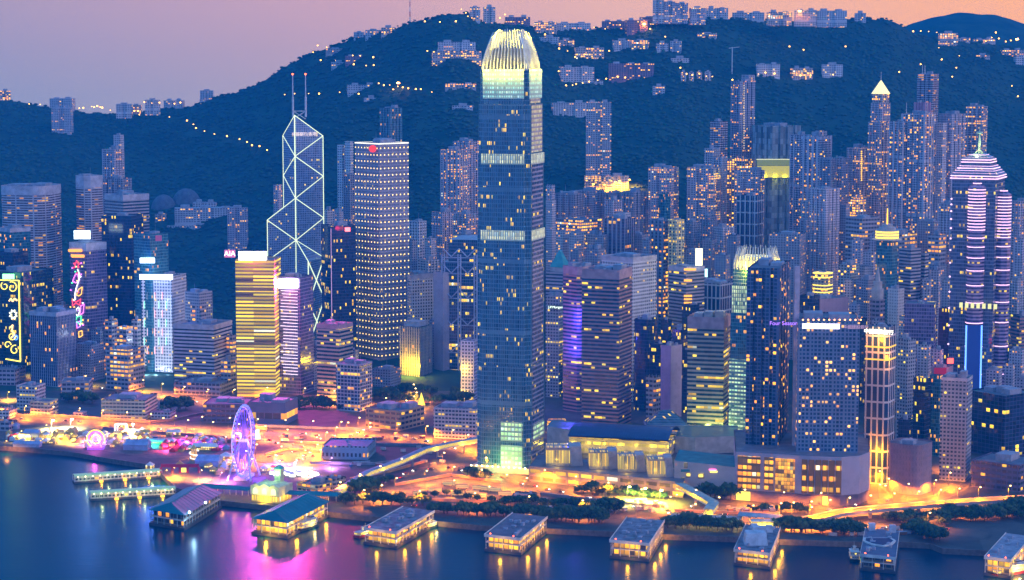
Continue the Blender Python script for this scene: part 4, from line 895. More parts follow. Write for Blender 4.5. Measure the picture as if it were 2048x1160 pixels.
# --- hotel and flats on their shared podium
def hotel_group():
    f = footprint(1470, 1600, 1738, 905, 1010, phi=R(22), depth=72)
    pts_px = [(1471, 1000), (1500, 1002), (1560, 1006), (1620, 1010), (1680, 1012), (1716, 1009), (1737, 1000)]
    front = [WZ(a, b_, GZ) for a, b_ in pts_px]; back = [front[-1] + Vector((14, 95, 0)), front[0] + Vector((10, 110, 0))]
    c = sum((p for p in front), Vector()) / len(front); e = empty('hotel_podium', (c.x, c.y + 40, GZ), 'curved mauve podium with tall golden windows under the hotel and the dark flats', 'building')
    P = [(p.x - e.location.x, p.y - e.location.y) for p in front + back]; zt = WY(1600, 912, front[3].y).z - GZ
    wall = plain('podium_cladding', (.42, .38, .46), rough=.5, var=.08)
    b = MB(); b.prism(P, 0, zt * .22, top=False); b.build('base_wall', plain('podium_base', (.16, .13, .17)), e)
    b = MB(); b.prism(scalep(P, 1.012, (0, 40 * .0)), zt * .22, zt, top=False, bottom=True); b.build('wall', wall, e)
    b = MB(); b.face([(p[0], p[1], zt - 1.5) for p in P]); b.build('roof', ROOF, e)
    def fr(px_, o): # a point on the front curve by picture column
        for (a, b_), (c2, d2), p, q in zip(pts_px, pts_px[1:], front, front[1:]):
            if a <= px_ <= c2: t = (px_ - a) / (c2 - a); w_ = p.lerp(q, t); return Vector((w_.x - e.location.x, w_.y - e.location.y - o))
    gold = lambda nm, **k: facade(nm, Wall=(.30, .16, .05), Glass=(.3, .15, .04), LitA=(1, .27, .0), LitB=(1, .52, .02), **k)
    ms = [gold('gold_rows', W=4.2, H=5.6, fx=.82, fy=.6, p=.85, cl=.3, str=1.9), gold('gold_atrium', W=2.6, H=3.4, fx=.9, fy=.9, p=.9, cl=.1, str=1.5), gold('gold_bays', W=4., H=9.5, fx=.78, fy=.42, p=.62, cl=.5, str=2.0)]
    for xa, xb, m_, zl, zh in [(1474, 1519, 0, .26, .93), (1527, 1545, 0, .26, .93), (1549, 1588, 1, .24, .92)] + [(1602 + 13.6 * i, 1613 + 13.6 * i, 2, .24, .93) for i in range(6)]:
        A, B = fr(xa, 1.2 + 1.0), fr(xb, 1.2 + 1.0); b = MB(); dlt = Vector((0, .9)); b.prism([tuple(A), tuple(B), tuple(B + dlt), tuple(A + dlt)], zt * zl, zt * zh, bottom=True, v0=zt * zl - .8); b.build('window_bay', ms[m_], e)
    A, B = fr(1645, 1.5), fr(1655, 1.5); b = MB(); b.prism([tuple(A), tuple(B), (B.x, B.y + 1), (A.x, A.y + 1)], .5, zt * .19, bottom=True); b.build('doorway', glow('door_glow', (1, .8, .1), 1.6), e)
    A, B = fr(1472, 1.5), fr(1500, 1.5); b = MB(); b.prism([tuple(A), tuple(B), (B.x, B.y + 1), (A.x, A.y + 1)], .5, zt * .19, bottom=True); b.build('doorway', MATC['door_glow'], e)
    zp = zt + GZ
    # dark flats tower (stands on the podium)
    def on(x0, xc, x1, yt, Y, st, label, nm, shape='rect', phi=None, crown=None, depth=None):
        e2, f2 = tower(nm, x0, xc, x1, yt, Y, st, label, 'skyscraper', shape, phi, depth, crown=crown)
        for ch in e2.children: ch.location.z -= 0
        return e2, f2
    Yp = front[2].y
    e1, f1 = on(1496, 1560, 1602, 537, Yp + 50, 'apart_dark', 'dark blue flats tower with vertical piers standing on the golden podium', 'residential_tower', depth=34, phi=R(14))
    for k, (a_, c_) in enumerate(((1512, 1519), (1590, 1600))):
        A, B = WY(a_, 560, f1.near[1] - 2), WY(c_, 560, f1.near[1] - 2); b = MB(); yy = f1.near[1] + (16 if k == 0 else -1) - f1.c[1]
        b.prism([(A.x - f1.c[0], yy), (B.x - f1.c[0], yy), (B.x - f1.c[0], yy + 5), (A.x - f1.c[0], yy + 5)], 0, f1.z1 - f1.z0 - (6 if k == 0 else -2), bottom=True); b.build('pier_slab', plain('slab_pink', (.60, .46, .5)) if k else plain('slab_blue', (.30, .32, .46)), e1)
    e2, f2 = on(1597, 1720, 1738, 645, Yp + 14, 'hotel', 'wide blue hotel slab with many small orange lit rooms', 'hotel_tower', phi=R(6), crown=None, depth=30)
    h2 = f2.z1 - f2.z0
    sign_box(e2, f2, 1604, 646, 1677, 656, glow('hotel_sign', (1, .85, .95), 3.0), Y=f2.near[1] + 8, off=1.2)
    text(e1, 'Four Seasons', (WY(1568, 644, f1.near[1]).x - f1.c[0], f1.near[1] - f1.c[1] - 6, WY(1568, 645, f1.near[1]).z - f1.z0), 5, glow('violet_text', (.45, .2, 1), 2))
    a_ = text(e2, '中國建設銀行', (WY(1716, 653, f2.near[1]).x - f2.c[0] - 2, f2.near[1] - f2.c[1] - 2, WY(1716, 654, f2.near[1]).z - f2.z0), 3.6, glow('pink_text', (.8, .5, .7), .7))
    for i in range(12):
        b = MB(); q = WY(1606 + i * 10.5, 640, f2.near[1] + 6); b.ico((q.x - f2.c[0], q.y - f2.c[1], h2 + 1.6), .8, 0); b.build('roof_lamp', glow('roof_amber', (1, .3, .1), 6), e2)
hotel_group()

# ---------------------------------------------------------------- signs, crowns and lamps on ordinary towers
def add_crown(s, rows):
    e, f = find(s); h = f.z1 - f.z0
    for nm, k0, k1, a, b_, m_ in rows:
        P = [(p[0] - f.c[0], p[1] - f.c[1]) for p in f.poly]; b = MB(); b.prism(scalep(P, k0, (0, 0)), h + a, h + b_, poly2=scalep(P, k1, (0, 0)), bottom=True); b.build(nm, m_, e)
    return e, f, h
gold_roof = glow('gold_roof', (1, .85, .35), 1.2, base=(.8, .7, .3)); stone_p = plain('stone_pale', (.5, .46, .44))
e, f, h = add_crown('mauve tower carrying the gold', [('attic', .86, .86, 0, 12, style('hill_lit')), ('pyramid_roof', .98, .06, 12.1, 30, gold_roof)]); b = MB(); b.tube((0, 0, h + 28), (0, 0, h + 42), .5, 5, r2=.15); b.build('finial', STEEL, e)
add_crown('brownish tower with a small', [('stepped_roof', .8, .8, 0, 12, stone_p), ('stepped_roof', .6, .6, 12, 20, stone_p), ('stepped_roof', .36, .1, 20, 36, stone_p)])
add_crown('blue grey block under the green', [('attic', .7, .7, 0, 5, stone_p), ('pyramid_roof', .74, .03, 5.1, 26, plain('green_copper', (.07, .38, .36), rough=.5))])
add_crown('old stone bank building', [('upper_stage', .72, .72, 0, 6, stone_p)])
# flood the old bank and other yellow-lit fronts with real lamps
def flood(s, pts, col, P):
    e, f = find(s)
    for px_, py_, dy in pts:
        q = WY(px_, py_, f.near[1] - dy); lamp('floodlight', (q.x - e.location.x, q.y - e.location.y, q.z - e.location.z), col, P, e, 1.5)
flood('old stone bank', [(806, 732, 2), (818, 734, 4), (832, 734, 4)], (1, .72, .05), 90000)
flood('stone bank tower lit', [(1742, 905, 3), (1760, 908, 5), (1775, 905, 5), (1750, 685, 5), (1772, 685, 6), (1792, 720, 5)], (1, .5, .02), 45000)
flood('stone bank tower lit', [(1740, 960, 5), (1762, 962, 5)], (1, .5, .02), 40000)
flood('white square-windowed', [(292, 745, 12), (312, 748, 12), (335, 750, 12), (295, 680, 20), (325, 680, 20), (295, 610, 20), (325, 610, 20)], (.75, .85, 1), 34000)  # added lamps hung in mid-air to brighten the white facade evenly
flood('broad building wrapped', [(1530, 352, 3), (1550, 353, 3), (1570, 354, 3)], (1, .9, .1), 26000)
flood('slender white office', [(924, 790, 4), (923, 740, 4)], (1, .7, .1), 40000)
flood('cream office block', [(660, 792, 8)], (1, .5, .1), 60000)
flood('broad beige tower', [(1400, 865, 16), (1440, 862, 16)], (.8, .9, .3), 60000)
e, f = find('stone bank tower lit'); sign_box(e, f, 1739, 660, 1773, 667, glow('gold_letters', (1, .9, .35), 3), Y=f.near[1] + 6, off=.5)
text(e, '中國農業銀行', (WY(1757, 664, f.near[1]).x - f.c[0], f.near[1] - f.c[1] - 1, WY(1757, 664, f.near[1]).z - f.z0), 4.6, glow('gold_text', (1, 1, .75), 4), f.phi)
P = [(p[0] - f.c[0], p[1] - f.c[1]) for p in f.poly]
for yy in (697, 722): 
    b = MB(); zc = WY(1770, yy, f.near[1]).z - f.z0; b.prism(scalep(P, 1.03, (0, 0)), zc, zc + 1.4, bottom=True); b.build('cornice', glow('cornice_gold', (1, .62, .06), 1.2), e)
# drum top with golden rings
e, f = find('teal glass tower below'); h = f.z1 - f.z0; r0 = 12.8; gring = glow('ring_gold', (1, .72, .08), 2.2)
cyl = lambda r, n=20: [(r * math.cos(k * 2 * math.pi / n), r * math.sin(k * 2 * math.pi / n)) for k in range(n)]
b = MB(); b.prism(cyl(r0 + 4.5), h + .02, h + 1); b.build('drum_ledge', stone_p, e)
b = MB(); b.prism(cyl(r0), h + 1, h + 11.5); b.prism(cyl(r0 * .78), h + 11.5, h + 14.5); b.prism(cyl(r0 * .5), h + 14.5, h + 18); b.build('drum', stone_p, e)
for k in range(3): b = MB(); b.prism(cyl(r0 + .5), h + 2 + k * 3.2, h + 3.9 + k * 3.2, bottom=True); b.build('light_ring', gring, e)
b = MB(); b.tube((0, 0, h + 18), (0, 0, h + 36), .9, 6, r2=.5); b.build('light_mast', glow('mast_orange', (1, .5, .02), 3), e)
e, f = find('rounded little tower ringed'); P = [(p[0] - f.c[0], p[1] - f.c[1]) for p in f.poly]; h = f.z1 - f.z0
for k in (.5, 5, 14, 18, 22, 26, 30): b = MB(); b.prism(scalep(P, 1.05, (0, 0)), h - k, h - k + 1.1, bottom=True); b.build('light_ring', gring, e)
# lit signs: (tower, name, colour, strength, x0,y0,x1,y1, text)
def board(s, x0, y0, x1, y1, col, k, txt=None, base=None, tcol=None, power=0, pcol=None, dy=1.5, thick=1.5):
    e, f = find(s); Y = f.near[1] - dy; A, B = WY(x0, y1, Y), WY(x1, y0, Y); c = e.location
    b = MB(); b.prism([(A.x - c.x, A.y - c.y), (B.x - c.x, A.y - c.y), (B.x - c.x, A.y - c.y + thick), (A.x - c.x, A.y - c.y + thick)], A.z - c.z, B.z - c.z, bottom=True)
    b.build('sign', glow(f'sign_{len(MATC)}', col, k), e)
    if txt: text(e, txt, ((A.x + B.x) / 2 - c.x, A.y - c.y - .25, (A.z + B.z) / 2 - c.z), (B.z - A.z) * .95, glow(f'signtext_{len(MATC)}', tcol, 3), 0)
    if power:   # the board shines forward over the harbour, with a little spill on its own tower
        q = ((A.x + B.x) / 2 - c.x, A.y - c.y - .6, (A.z + B.z) / 2 - c.z); lo = lamp('board_light', q, pcol, power, e, kind='AREA', size=(B.x - A.x, B.z - A.z)); lo.rotation_euler = (math.radians(-80), 0, 0)
        lamp('sign_light', (q[0], q[1] - 5, q[2]), pcol, min(power, 300000) * .14, e, 3)
board('tower covered with coloured', 148, 461, 180, 478, (.75, .95, 1), 4, power=60000, pcol=(.1, .4, 1))
board('white square-windowed', 279, 549, 345, 559, (.85, .95, 1), 4.5, power=120000, pcol=(.1, .35, 1))
board('white banded office', 409, 655, 423, 665, (1, .03, .05), 2.2, dy=-5)
board('tower with golden lit floors', 477, 503, 533, 520, (1, .92, .97), 5, power=450000, pcol=(1, .16, .7))
board('tower with golden lit floors', 449, 500, 470, 515, (.9, .25, .45), .8, 'AIA', tcol=(.9, .9, 1))
board('pink washed tower', 556, 558, 596, 576, (1, .80, .95), 7, power=1050000, pcol=(1, .10, .55))
board('plain indigo tower', 690, 455, 700, 463, (1, .1, .1), 5, power=60000, pcol=(1, .1, .2))
board('grey block carrying', 927, 472, 941, 480, (1, .05, .02), 2); board('grey block carrying', 941, 472, 953, 480, (.6, .9, .85), 1.2)
board('low dark office block with', 1098, 611, 1124, 618, (.02, .04, .04), .3, 'J.P.Morgan', tcol=(.8, 1, .8))
board('blue glass tower with a white', 280, 516, 309, 526, (.6, .75, 1), 5, power=60000, pcol=(.1, .2, 1)); board('blue glass tower with a white', 311, 471, 323, 482, (.5, .12, .3), .5)
board('low wall block with a red', 1868, 736, 1893, 750, (.5, .01, .05), .5); board('low wall block with a red', 1895, 717, 1907, 727, (1, .05, .03), 5, power=60000, pcol=(1, .05, .1))
board('grey banded tower with wavy', 1391, 497, 1405, 531, (1, .95, .45), 3.2, power=60000, pcol=(1, .9, .3)); board('grey banded tower with wavy', 1410, 538, 1415, 554, (.5, 1, 1), 3)
board('dark green glass tower', 5, 548, 28, 558, (.25, 1, .35), 4, power=4000, pcol=(.1, 1, .2))
for k, (ya, yb) in enumerate(((537, 541), (559, 563), (590, 594), (597, 600), (604, 608))): board('grey banded tower with wavy', 1368, ya, 1384 + (k == 0) * 8, yb, (1, .42, .03), 2, dy=.8)
board('broad building wrapped', 1513, 318, 1582, 319.5, (1, 1, .5), 1.0, dy=3)
board('broad building wrapped', 1514, 332, 1582, 355, (1, .85, .08), .55, dy=2.5); board('broad building wrapped', 1514, 320, 1582, 331, (.7, .8, .2), .22, dy=2.5)  # not signs: light behind the netting put into glowing panels and top strip
# festive figures made of light tubes
def festive():
    e, f = find('tower covered with coloured'); c = e.location; ph = f.phi; u = Vector((-math.cos(ph), math.sin(ph), 0)); n = Vector((-math.sin(ph), -math.cos(ph), 0)); N0 = Vector((f.near[0], f.near[1], 0))
    def at(px_, py_):
        X = WY(px_, py_, f.near[1] + 6).x; s = (N0.x - X) / math.cos(ph); q = N0 + u * s + n * 1.0; return Vector((q.x - c.x, q.y - c.y, WY(px_, py_, q.y).z - c.z))
    rr = random.Random(4); cols = [(1, .05, .08), (.1, 1, .3), (1, .2, .9), (1, .5, .05), (1, 1, .9), (1, .8, .1), (.5, .2, 1)]
    def loop(nm, pts, col, k=3.2, r=.5, close=True):
        b = MB(); P = [at(*p) for p in pts]; 
        if close: P.append(P[0])
        for a, d in zip(P, P[1:]): b.tube(a, d, r, 4)
        b.build(nm, glow(f'tube_{col}', col, k), e)
    def star(cx, cy, r, n_=5): return [(cx + (r if i % 2 == 0 else r * .45) * math.sin(i * math.pi / n_), cy - (r if i % 2 == 0 else r * .45) * math.cos(i * math.pi / n_)) for i in range(2 * n_)]
    for ya, xa, xb in ((501, 135, 165), (512, 142, 170)):
        b = MB(); A, B = at(xa, ya), at(xb, ya); b.tube(A, B, 1.9, 5); b.build('greeting_line', glow('greeting', (1, .36, .03), 2.2), e)
    shapes = [('star_light', star(153, 529, 8), cols[0]), ('bell_light', [(146, 556), (150, 548), (156, 550), (158, 562), (150, 566), (143, 562)], cols[2]), ('angel_light', [(152, 590), (158, 578), (166, 574), (164, 588), (158, 592)], cols[3]), ('ribbon_light', [(142, 600), (152, 604), (162, 598), (160, 610), (150, 606), (143, 612)], cols[0]),
              ('figure_light', [(152, 618), (157, 614), (160, 622), (155, 632), (150, 628)], cols[4]), ('bow_light', [(162, 612), (170, 608), (168, 626), (160, 630)], cols[2]), ('gift_light', [(143, 650), (150, 646), (153, 656), (145, 660)], cols[0]), ('gift_light', [(152, 645), (160, 642), (162, 652), (154, 656)], cols[6]), ('gift_light', [(157, 664), (165, 661), (166, 671), (158, 675)], cols[3]), ('sleigh_light', [(147, 640), (152, 638), (152, 634), (163, 632), (162, 650)], cols[1])]
    for nm, p, col in shapes: loop(nm, p, col)
    loop('garland_light', [(155, 538), (159, 548), (158, 560), (152, 575), (148, 590), (149, 600)], (1, 1, 1), close=False, r=.6)
    for i in range(26):
        x_, y_ = 136 + rr.random() * 34, 520 + rr.random() * 150; b = MB(); b.ico(tuple(at(x_, y_)), 1.0, 0); b.build('ball_light', glow(f'tube_{cols[i % 7]}', cols[i % 7], 3.2), e)
    e, f = find('dark green glass tower'); c = e.location; ph = f.phi; u = Vector((-math.cos(ph), math.sin(ph), 0)); n = Vector((-math.sin(ph), -math.cos(ph), 0)); N0 = Vector((f.near[0], f.near[1], 0))
    gt = glow('gold_tube', (1, .75, .08), 3.2)
    def loop2(nm, pts, r=.6, m_=gt):
        b = MB(); P = [at(*p) for p in pts]
        for a, d in zip(P, P[1:]): b.tube(a, d, r, 4)
        b.build(nm, m_, e)
    loop2('frame_light', [(-2, 560), (40, 561), (43, 723), (10, 718)], .8)
    spiral = lambda cx, cy, r, t0, t1, sgn=1: [(cx + sgn * r * (1 - k / 22) * math.cos(t0 + (t1 - t0) * k / 14), cy + r * (1 - k / 22) * math.sin(t0 + (t1 - t0) * k / 14)) for k in range(15)]
    for i, sp_ in enumerate((spiral(25, 575, 12, -2, 4), spiral(8, 572, 9, 4, -2), spiral(30, 700, 10, 5, -1), spiral(24, 672, 9, 0, 6), spiral(14, 690, 8, 0, -6))): loop2('scroll_light', sp_)
    loop2('sun_light', [(27 + (9 if k % 2 else 5) * math.cos(k * .3927), 629 + (10 if k % 2 else 5.5) * math.sin(k * .3927)) for k in range(17)], .6, glow('cream_tube', (1, 1, .6), 3.5))
    loop2('script_light', [(18, 602), (22, 597), (26, 603), (30, 597), (36, 601)], 1.0, glow('orange_tube', (1, .6, .2), 3.2))
    loop2('script_light', [(20, 655), (26, 650), (24, 662), (30, 668), (22, 676)], 1.0, MATC['orange_tube'])
    loop2('bauble_light', [(33 + 4 * math.cos(k), 675 + 5 * math.sin(k)) for k in range(8)], .6, glow('blue_tube', (.1, .3, 1), 3.2))
    # red green light bars on the white square-windowed tower
    e, f = find('white square-windowed'); c = e.location; ph = f.phi; u = Vector((-math.cos(ph), math.sin(ph), 0)); n = Vector((-math.sin(ph), -math.cos(ph), 0)); N0 = Vector((f.near[0], f.near[1], 0))
    mw, mg, mr_ = glow('bar_white', (.9, .95, 1), 1.8), glow('bar_green', (.1, 1, .5), 1.8), glow('bar_red', (1, .15, .15), 1.8)
    for r_i in range(7):
        for k in range(4 if r_i % 2 else 3):
            px_ = (287 + 15.3 * k) if r_i % 2 else (294 + 15.3 * k); y0 = 584 + r_i * 18.2
            for s_, m_ in ((0, mw), (.9, mg if r_i % 2 else mr_)):
                A, B = at(px_ + s_ * 1.3, y0), at(px_ + s_ * 1.3, y0 + 15); b = MB(); b.tube(A, B, .32, 4); b.build('light_bar', m_, e)
    # white light lines across the pink tower, and rows on the sign tower
    e, f = find('pink washed tower'); c = e.location; ph = f.phi; u = Vector((-math.cos(ph), math.sin(ph), 0)); n = Vector((-math.sin(ph), -math.cos(ph), 0)); N0 = Vector((f.near[0], f.near[1], 0))
    ml = glow('pinkwhite_line', (1, .85, .98), 1.9); rr = random.Random(8)
    for i in range(27):
        y_ = 583 + i * 6.4; x_ = 561 + rr.choice([0, 1, 3, 6]); b = MB(); A, B = at(x_, y_ - 2), at(597, y_); b.tube(A, B, .42, 4); b.build('light_line', ml, e)
    e, f = find('plain indigo tower'); c = e.location; b = MB(); N0 = (f.near[0] - c.x, f.near[1] - c.y - .8); b.tube((*N0, 5), (*N0, f.z1 - f.z0 - 3), .5, 4); b.build('light_line', glow('lilac_line', (.7, .45, .75), .9), e)
    e, f = find('mauve tower with a bright orange ladder'); c = e.location
    for i in range(15):
        w_ = WY(1723, 304 + i * 4.1, f.near[1] - 3); b = MB(); b.box((w_.x - c.x, w_.y - c.y, w_.z - c.z), (1.5, .5, 1.5)); b.build('stair_light', glow('stair_orange', (1, .5, .03), 3), e)
    e, f = find('very tall slim tower with'); c = e.location
    for i in range(26):
        w_ = WY(1488, 172 + i * 5, f.near[1] - 3); b = MB(); b.box((w_.x - c.x, w_.y - c.y, w_.z - c.z), (1.3, .5, 1.3)); b.build('stair_light', glow('stair_pale', (1, .75, .4), 1.5), e)
festive()
# ---------------------------------------------------------------- roads
def ribbon(pts, width, z, name, mat, m=None):
    out_ = [];
    for i in range(len(pts)):
        a = pts[max(0, i - 1)]; b = pts[min(len(pts) - 1, i + 1)]; d = Vector((b.x - a.x, b.y - a.y)).normalized(); n = Vector((-d.y, d.x)) * width / 2
        out_.append(((pts[i].x + n.x, pts[i].y + n.y, z), (pts[i].x - n.x, pts[i].y - n.y, z)))
    mb = MB()
    for (a, b), (c, d) in zip(out_, out_[1:]): mb.face([b, d, c, a])
    return mb.build(name, mat)
def smooth_path(px, n=6, z=GZ):
    P = [WZ(a, b, z) for a, b in px]; o_ = []
    for i in range(len(P) - 1):
        p0, p1, p2, p3 = P[max(0, i - 1)], P[i], P[i + 1], P[min(len(P) - 1, i + 2)]
        for k in range(n):
            t = k / n; o_.append(.5 * ((2 * p1) + (p2 - p0) * t + (2 * p0 - 5 * p1 + 4 * p2 - p3) * t * t + (3 * p1 - p0 - 3 * p2 + p3) * t ** 3))
    o_.append(P[-1]); return o_
ASPH = plain('asphalt', (.06, .056, .052), var=.25, scale=.1, rough=.6); PAVE = plain('paving', (.12, .105, .09), var=.2, scale=.3); LINE = plain('road_paint', (.6, .6, .55))
ROADS = {
 'harbour': ([(-30, 838), (100, 841), (200, 849), (330, 859), (480, 865), (600, 870), (760, 876), (880, 886), (950, 915)], 17),
 'site': ([(-30, 848), (150, 853), (300, 872), (440, 868)], 8),
 'loop': ([(300, 862), (420, 872), (520, 880), (590, 893), (625, 905), (600, 925), (540, 935), (500, 925), (545, 912), (600, 905)], 9),
 'cross': ([(560, 925), (640, 905), (690, 880), (760, 850), (820, 828), (846, 812), (840, 790)], 13),
 'inland': ([(20, 730), (60, 760), (130, 775), (230, 778), (330, 795), (430, 806), (560, 800), (700, 812), (760, 822)], 15),
 'terminus': ([(690, 1000), (780, 962), (860, 938), (940, 944), (1050, 968), (1180, 995), (1320, 1022), (1460, 1032)], 18),
 'quay': ([(700, 1012), (860, 1015), (1000, 1022), (1180, 1035), (1330, 1040), (1560, 1046), (1720, 1052), (1900, 1062)], 7),
 'slip': ([(1340, 1030), (1420, 1010), (1520, 1016), (1640, 1020), (1740, 1008), (1792, 992), (1770, 968), (1745, 950)], 11),
 'west': ([(1790, 1000), (1850, 1000), (1900, 985), (1925, 960), (1910, 930)], 12),
}
PATHS = {}
for k, (px, wd) in ROADS.items():
    P = smooth_path(px); PATHS[k] = P
    i_ = list(ROADS).index(k)
    o = ribbon(P, wd + 5, GZ + .05 + i_ * .006, 'pavement', PAVE); tag(o, kind='structure')
    o = ribbon(P, wd, GZ + .13 + i_ * .006, 'road', ASPH); tag(o, kind='structure')
    mb = MB()
    for a, b in zip(P, P[1:]):
        d = (b - a); L_ = d.length; d.normalize(); n = Vector((-d.y, d.x, 0))
        for t in range(int(L_ / 9)):
            q = a + d * (t * 9 + 2); mb.face([tuple(v_) for v_ in ((q - n * .15) , (q + d * 4 - n * .15), (q + d * 4 + n * .15), (q + n * .15))])
            for j in range(4): mb.v[-1 - j] = (mb.v[-1 - j][0], mb.v[-1 - j][1], GZ + .21 + i_ * .006)
    if mb.f: tag(mb.build('lane_marking', LINE), kind='structure')
mb = MB(); P = [WZ(a, b, 0) for a, b in [(700, 1000), (862, 938), (960, 944), (1062, 965), (1075, 1000), (1010, 1012), (860, 1010)]]
mb.face([(p.x, p.y, GZ + .03) for p in P]); tag(mb.build('bus_terminus_paving', plain('terminus_paving', (.13, .115, .09), var=.3, scale=.12)), kind='structure')
mb = MB(); P = [WZ(a, b, 0) for a, b in [(318, 940), (400, 925), (640, 925), (690, 960), (690, 985), (500, 995), (430, 995), (356, 972)]]
mb.face([(p.x, p.y, GZ + .02) for p in P]); tag(mb.build('plaza', plain('plaza_paving', (.13, .11, .10), var=.2, scale=.25)), kind='structure')
mb = MB(); P = [WZ(a, b, 0) for a, b in [(-40, 862), (180, 866), (440, 880), (470, 925), (400, 922), (300, 925), (200, 908), (0, 886)]]
mb.face([(p.x, p.y, GZ + .015) for p in P]); tag(mb.build('fairground_paving', plain('fair_paving', (.13, .11, .09), var=.35, scale=.2)), kind='structure')

# elevated road on the west side, on columns
def viaduct():
    px = [(1560, 1034), (1640, 1029), (1740, 1018), (1860, 1008), (1960, 1001), (2100, 994)]; P = smooth_path(px, 5, 12)
    e = empty('elevated_road', (P[0].x, P[0].y, GZ), 'long curving elevated road on thick columns above the quayside trees', 'elevated road')
    ox, oy = P[0].x, P[0].y; b = MB(); b2 = MB()
    for i in range(len(P) - 1):
        d = (P[i + 1] - P[i]).normalized(); n = Vector((-d.y, d.x, 0)) * 8; z = [min(12, 5 + 7 * min(1, (i + k) / 7)) for k in (0, 1)]
        A, B, C_, D_ = P[i] - n, P[i + 1] - n, P[i + 1] + n, P[i] + n
        q = lambda p, zz: (p.x - ox, p.y - oy, zz - GZ)
        for (a1, b1, t0, t1) in ((A, B, -1.6, 1.0), (C_, D_, -1.6, 1.0)):
            za, zb = (z[0], z[1]) if a1 is A else (z[1], z[0])
            b.face([q(a1, za + t0), q(b1, zb + t0), q(b1, zb + t1), q(a1, za + t1)])
        b.face([q(D_, z[0] - 1.6), q(C_, z[1] - 1.6), q(B, z[1] - 1.6), q(A, z[0] - 1.6)]); b2.face([q(A, z[0]), q(B, z[1]), q(C_, z[1]), q(D_, z[0])])
    b.build('deck_girder', plain('concrete_deck', (.40, .34, .34)), e); b2.build('roadway', ASPH, e)
    for i in range(6, len(P) - 1, 4):
        b = MB(); b.box((P[i].x - ox, P[i].y - oy, 0), (3, 2, 6.4), rz=.2); b.build('column', plain('concrete_deck', (.4, .34, .34)), e)
    return P
VP = viaduct()

# ---------------------------------------------------------------- street lamps (each carries its own light)
POLE = plain('lamp_pole', (.25, .25, .26), metal=.5); AMB = (1, .40, .015)
def street_lamp(loc, label, group, power=42000, h=13, col=AMB, light=True, es=16, r=.75):
    e = empty('street_lamp', loc, label, 'street lamp', group)
    b = MB(); b.tube((0, 0, 0), (0, 0, h), .16, 5, r2=.1); b.tube((0, 0, h), (1.6, 0, h + .3), .1, 4); b.build('pole', POLE, e)
    b = MB(); b.ico((1.7, 0, h + .1), r, 0, sq=(1, 1, .5)); b.build('lamp_head', glow(f'bulb_{col}_{es}', col if col != AMB else (1, .62, .16), es), e)
    if light: lamp('lamp_light', (1.7, 0, h - .9), col, power, e, .6, 'SPOT', spot=2.75)
    return e
def along(P, step, off=0, skip=0):
    o_ = []; acc = skip
    for a, b in zip(P, P[1:]):
        L_ = (b - a).length; d = (b - a).normalized(); n = Vector((-d.y, d.x, 0))
        while acc < L_: o_.append(a + d * acc + n * off); acc += step
        acc -= L_
    return o_
LBL = {'harbour': 'amber street lamp beside the main road behind the fairground', 'loop': 'amber street lamp on the looping road by the big wheel', 'cross': 'amber street lamp on the road climbing towards the lit conifer', 'inland': 'amber street lamp on the inland highway below the offices', 'terminus': 'amber street lamp beside the bus terminus road', 'quay': 'amber street lamp on the quayside road behind the piers', 'slip': 'amber street lamp on the slip road below the golden podium', 'west': 'amber street lamp by the round dark hall'}
for k, (st_, off, pw) in {'harbour': (30, 10, 75000), 'loop': (30, 7, 75000), 'cross': (30, 9, 75000), 'inland': (38, 9, 90000), 'terminus': (40, 11, 52000), 'quay': (48, 5, 36000), 'slip': (36, 8, 55000), 'west': (42, 8, 85000)}.items():
    for p in along(PATHS[k], st_, off, 10): street_lamp((p.x, p.y, GZ), LBL[k], k + ' road lamps', pw, es=16)
for a, b in [(790, 985), (850, 970), (905, 962), (960, 968), (1010, 978), (1050, 985), (760, 1000), (905, 990), (975, 1003)]:
    p = WZ(a, b, GZ); street_lamp((p.x, p.y, GZ), 'amber lamp standing among the parked buses of the terminus', 'bus terminus lamps', 50000)
for i in range(0, len(VP) - 2, 2): street_lamp((VP[i].x, VP[i].y + 7, GZ), 'amber lamp along the elevated road parapet', 'elevated road lamps', 80000, h=18)

# ---------------------------------------------------------------- trees
LEAF = [foliage_mat('tree_foliage', (.02, .05, .025), (.06, .11, .05)), foliage_mat('tree_foliage_light', (.04, .08, .03), (.10, .14, .05))]; BARK = plain('bark', (.10, .07, .05))
def make_tree(r, h, k):
    e = empty('tree', (0, 0, 0), 'x', 'tree'); b = MB(); b.tube((0, 0, 0), (0, 0, h * .55), .45, 6, r2=.28)
    for i in range(4):
        a_ = i * 1.57 + .4; b.tube((0, 0, h * .42), (math.cos(a_) * r * .5, math.sin(a_) * r * .5, h * .7), .22, 5, r2=.1)
    b.build('trunk', BARK, e); b = MB(); rr = random.Random(k)
    for i in range(64):
        t = rr.random() * 6.28; q = rr.random() ** .55 * r * (1 + .18 * math.sin(3 * t + k)); zz = h * .62 + (rr.random() - .42) * h * .62 * (1 - (q / r) ** 2 * .55)
        b.ico((q * math.cos(t), q * math.sin(t), zz), rr.uniform(.55, 1.5) * r / 5.5, .35)
    for i in range(90):
        t = rr.random() * 6.28; q = r * rr.uniform(.75, 1.12); zz = h * .62 + (rr.random() - .45) * h * .5
        b.ico((q * math.cos(t), q * math.sin(t), zz), rr.uniform(.25, .5), .4)
    b.build('crown', LEAF[k % 2 if k == 3 else 0], e); return e
PROT = [make_tree(5.5, 9, 0), make_tree(7, 11, 1), make_tree(4.2, 7.5, 2), make_tree(6.2, 10, 3)]
used = [False] * 4
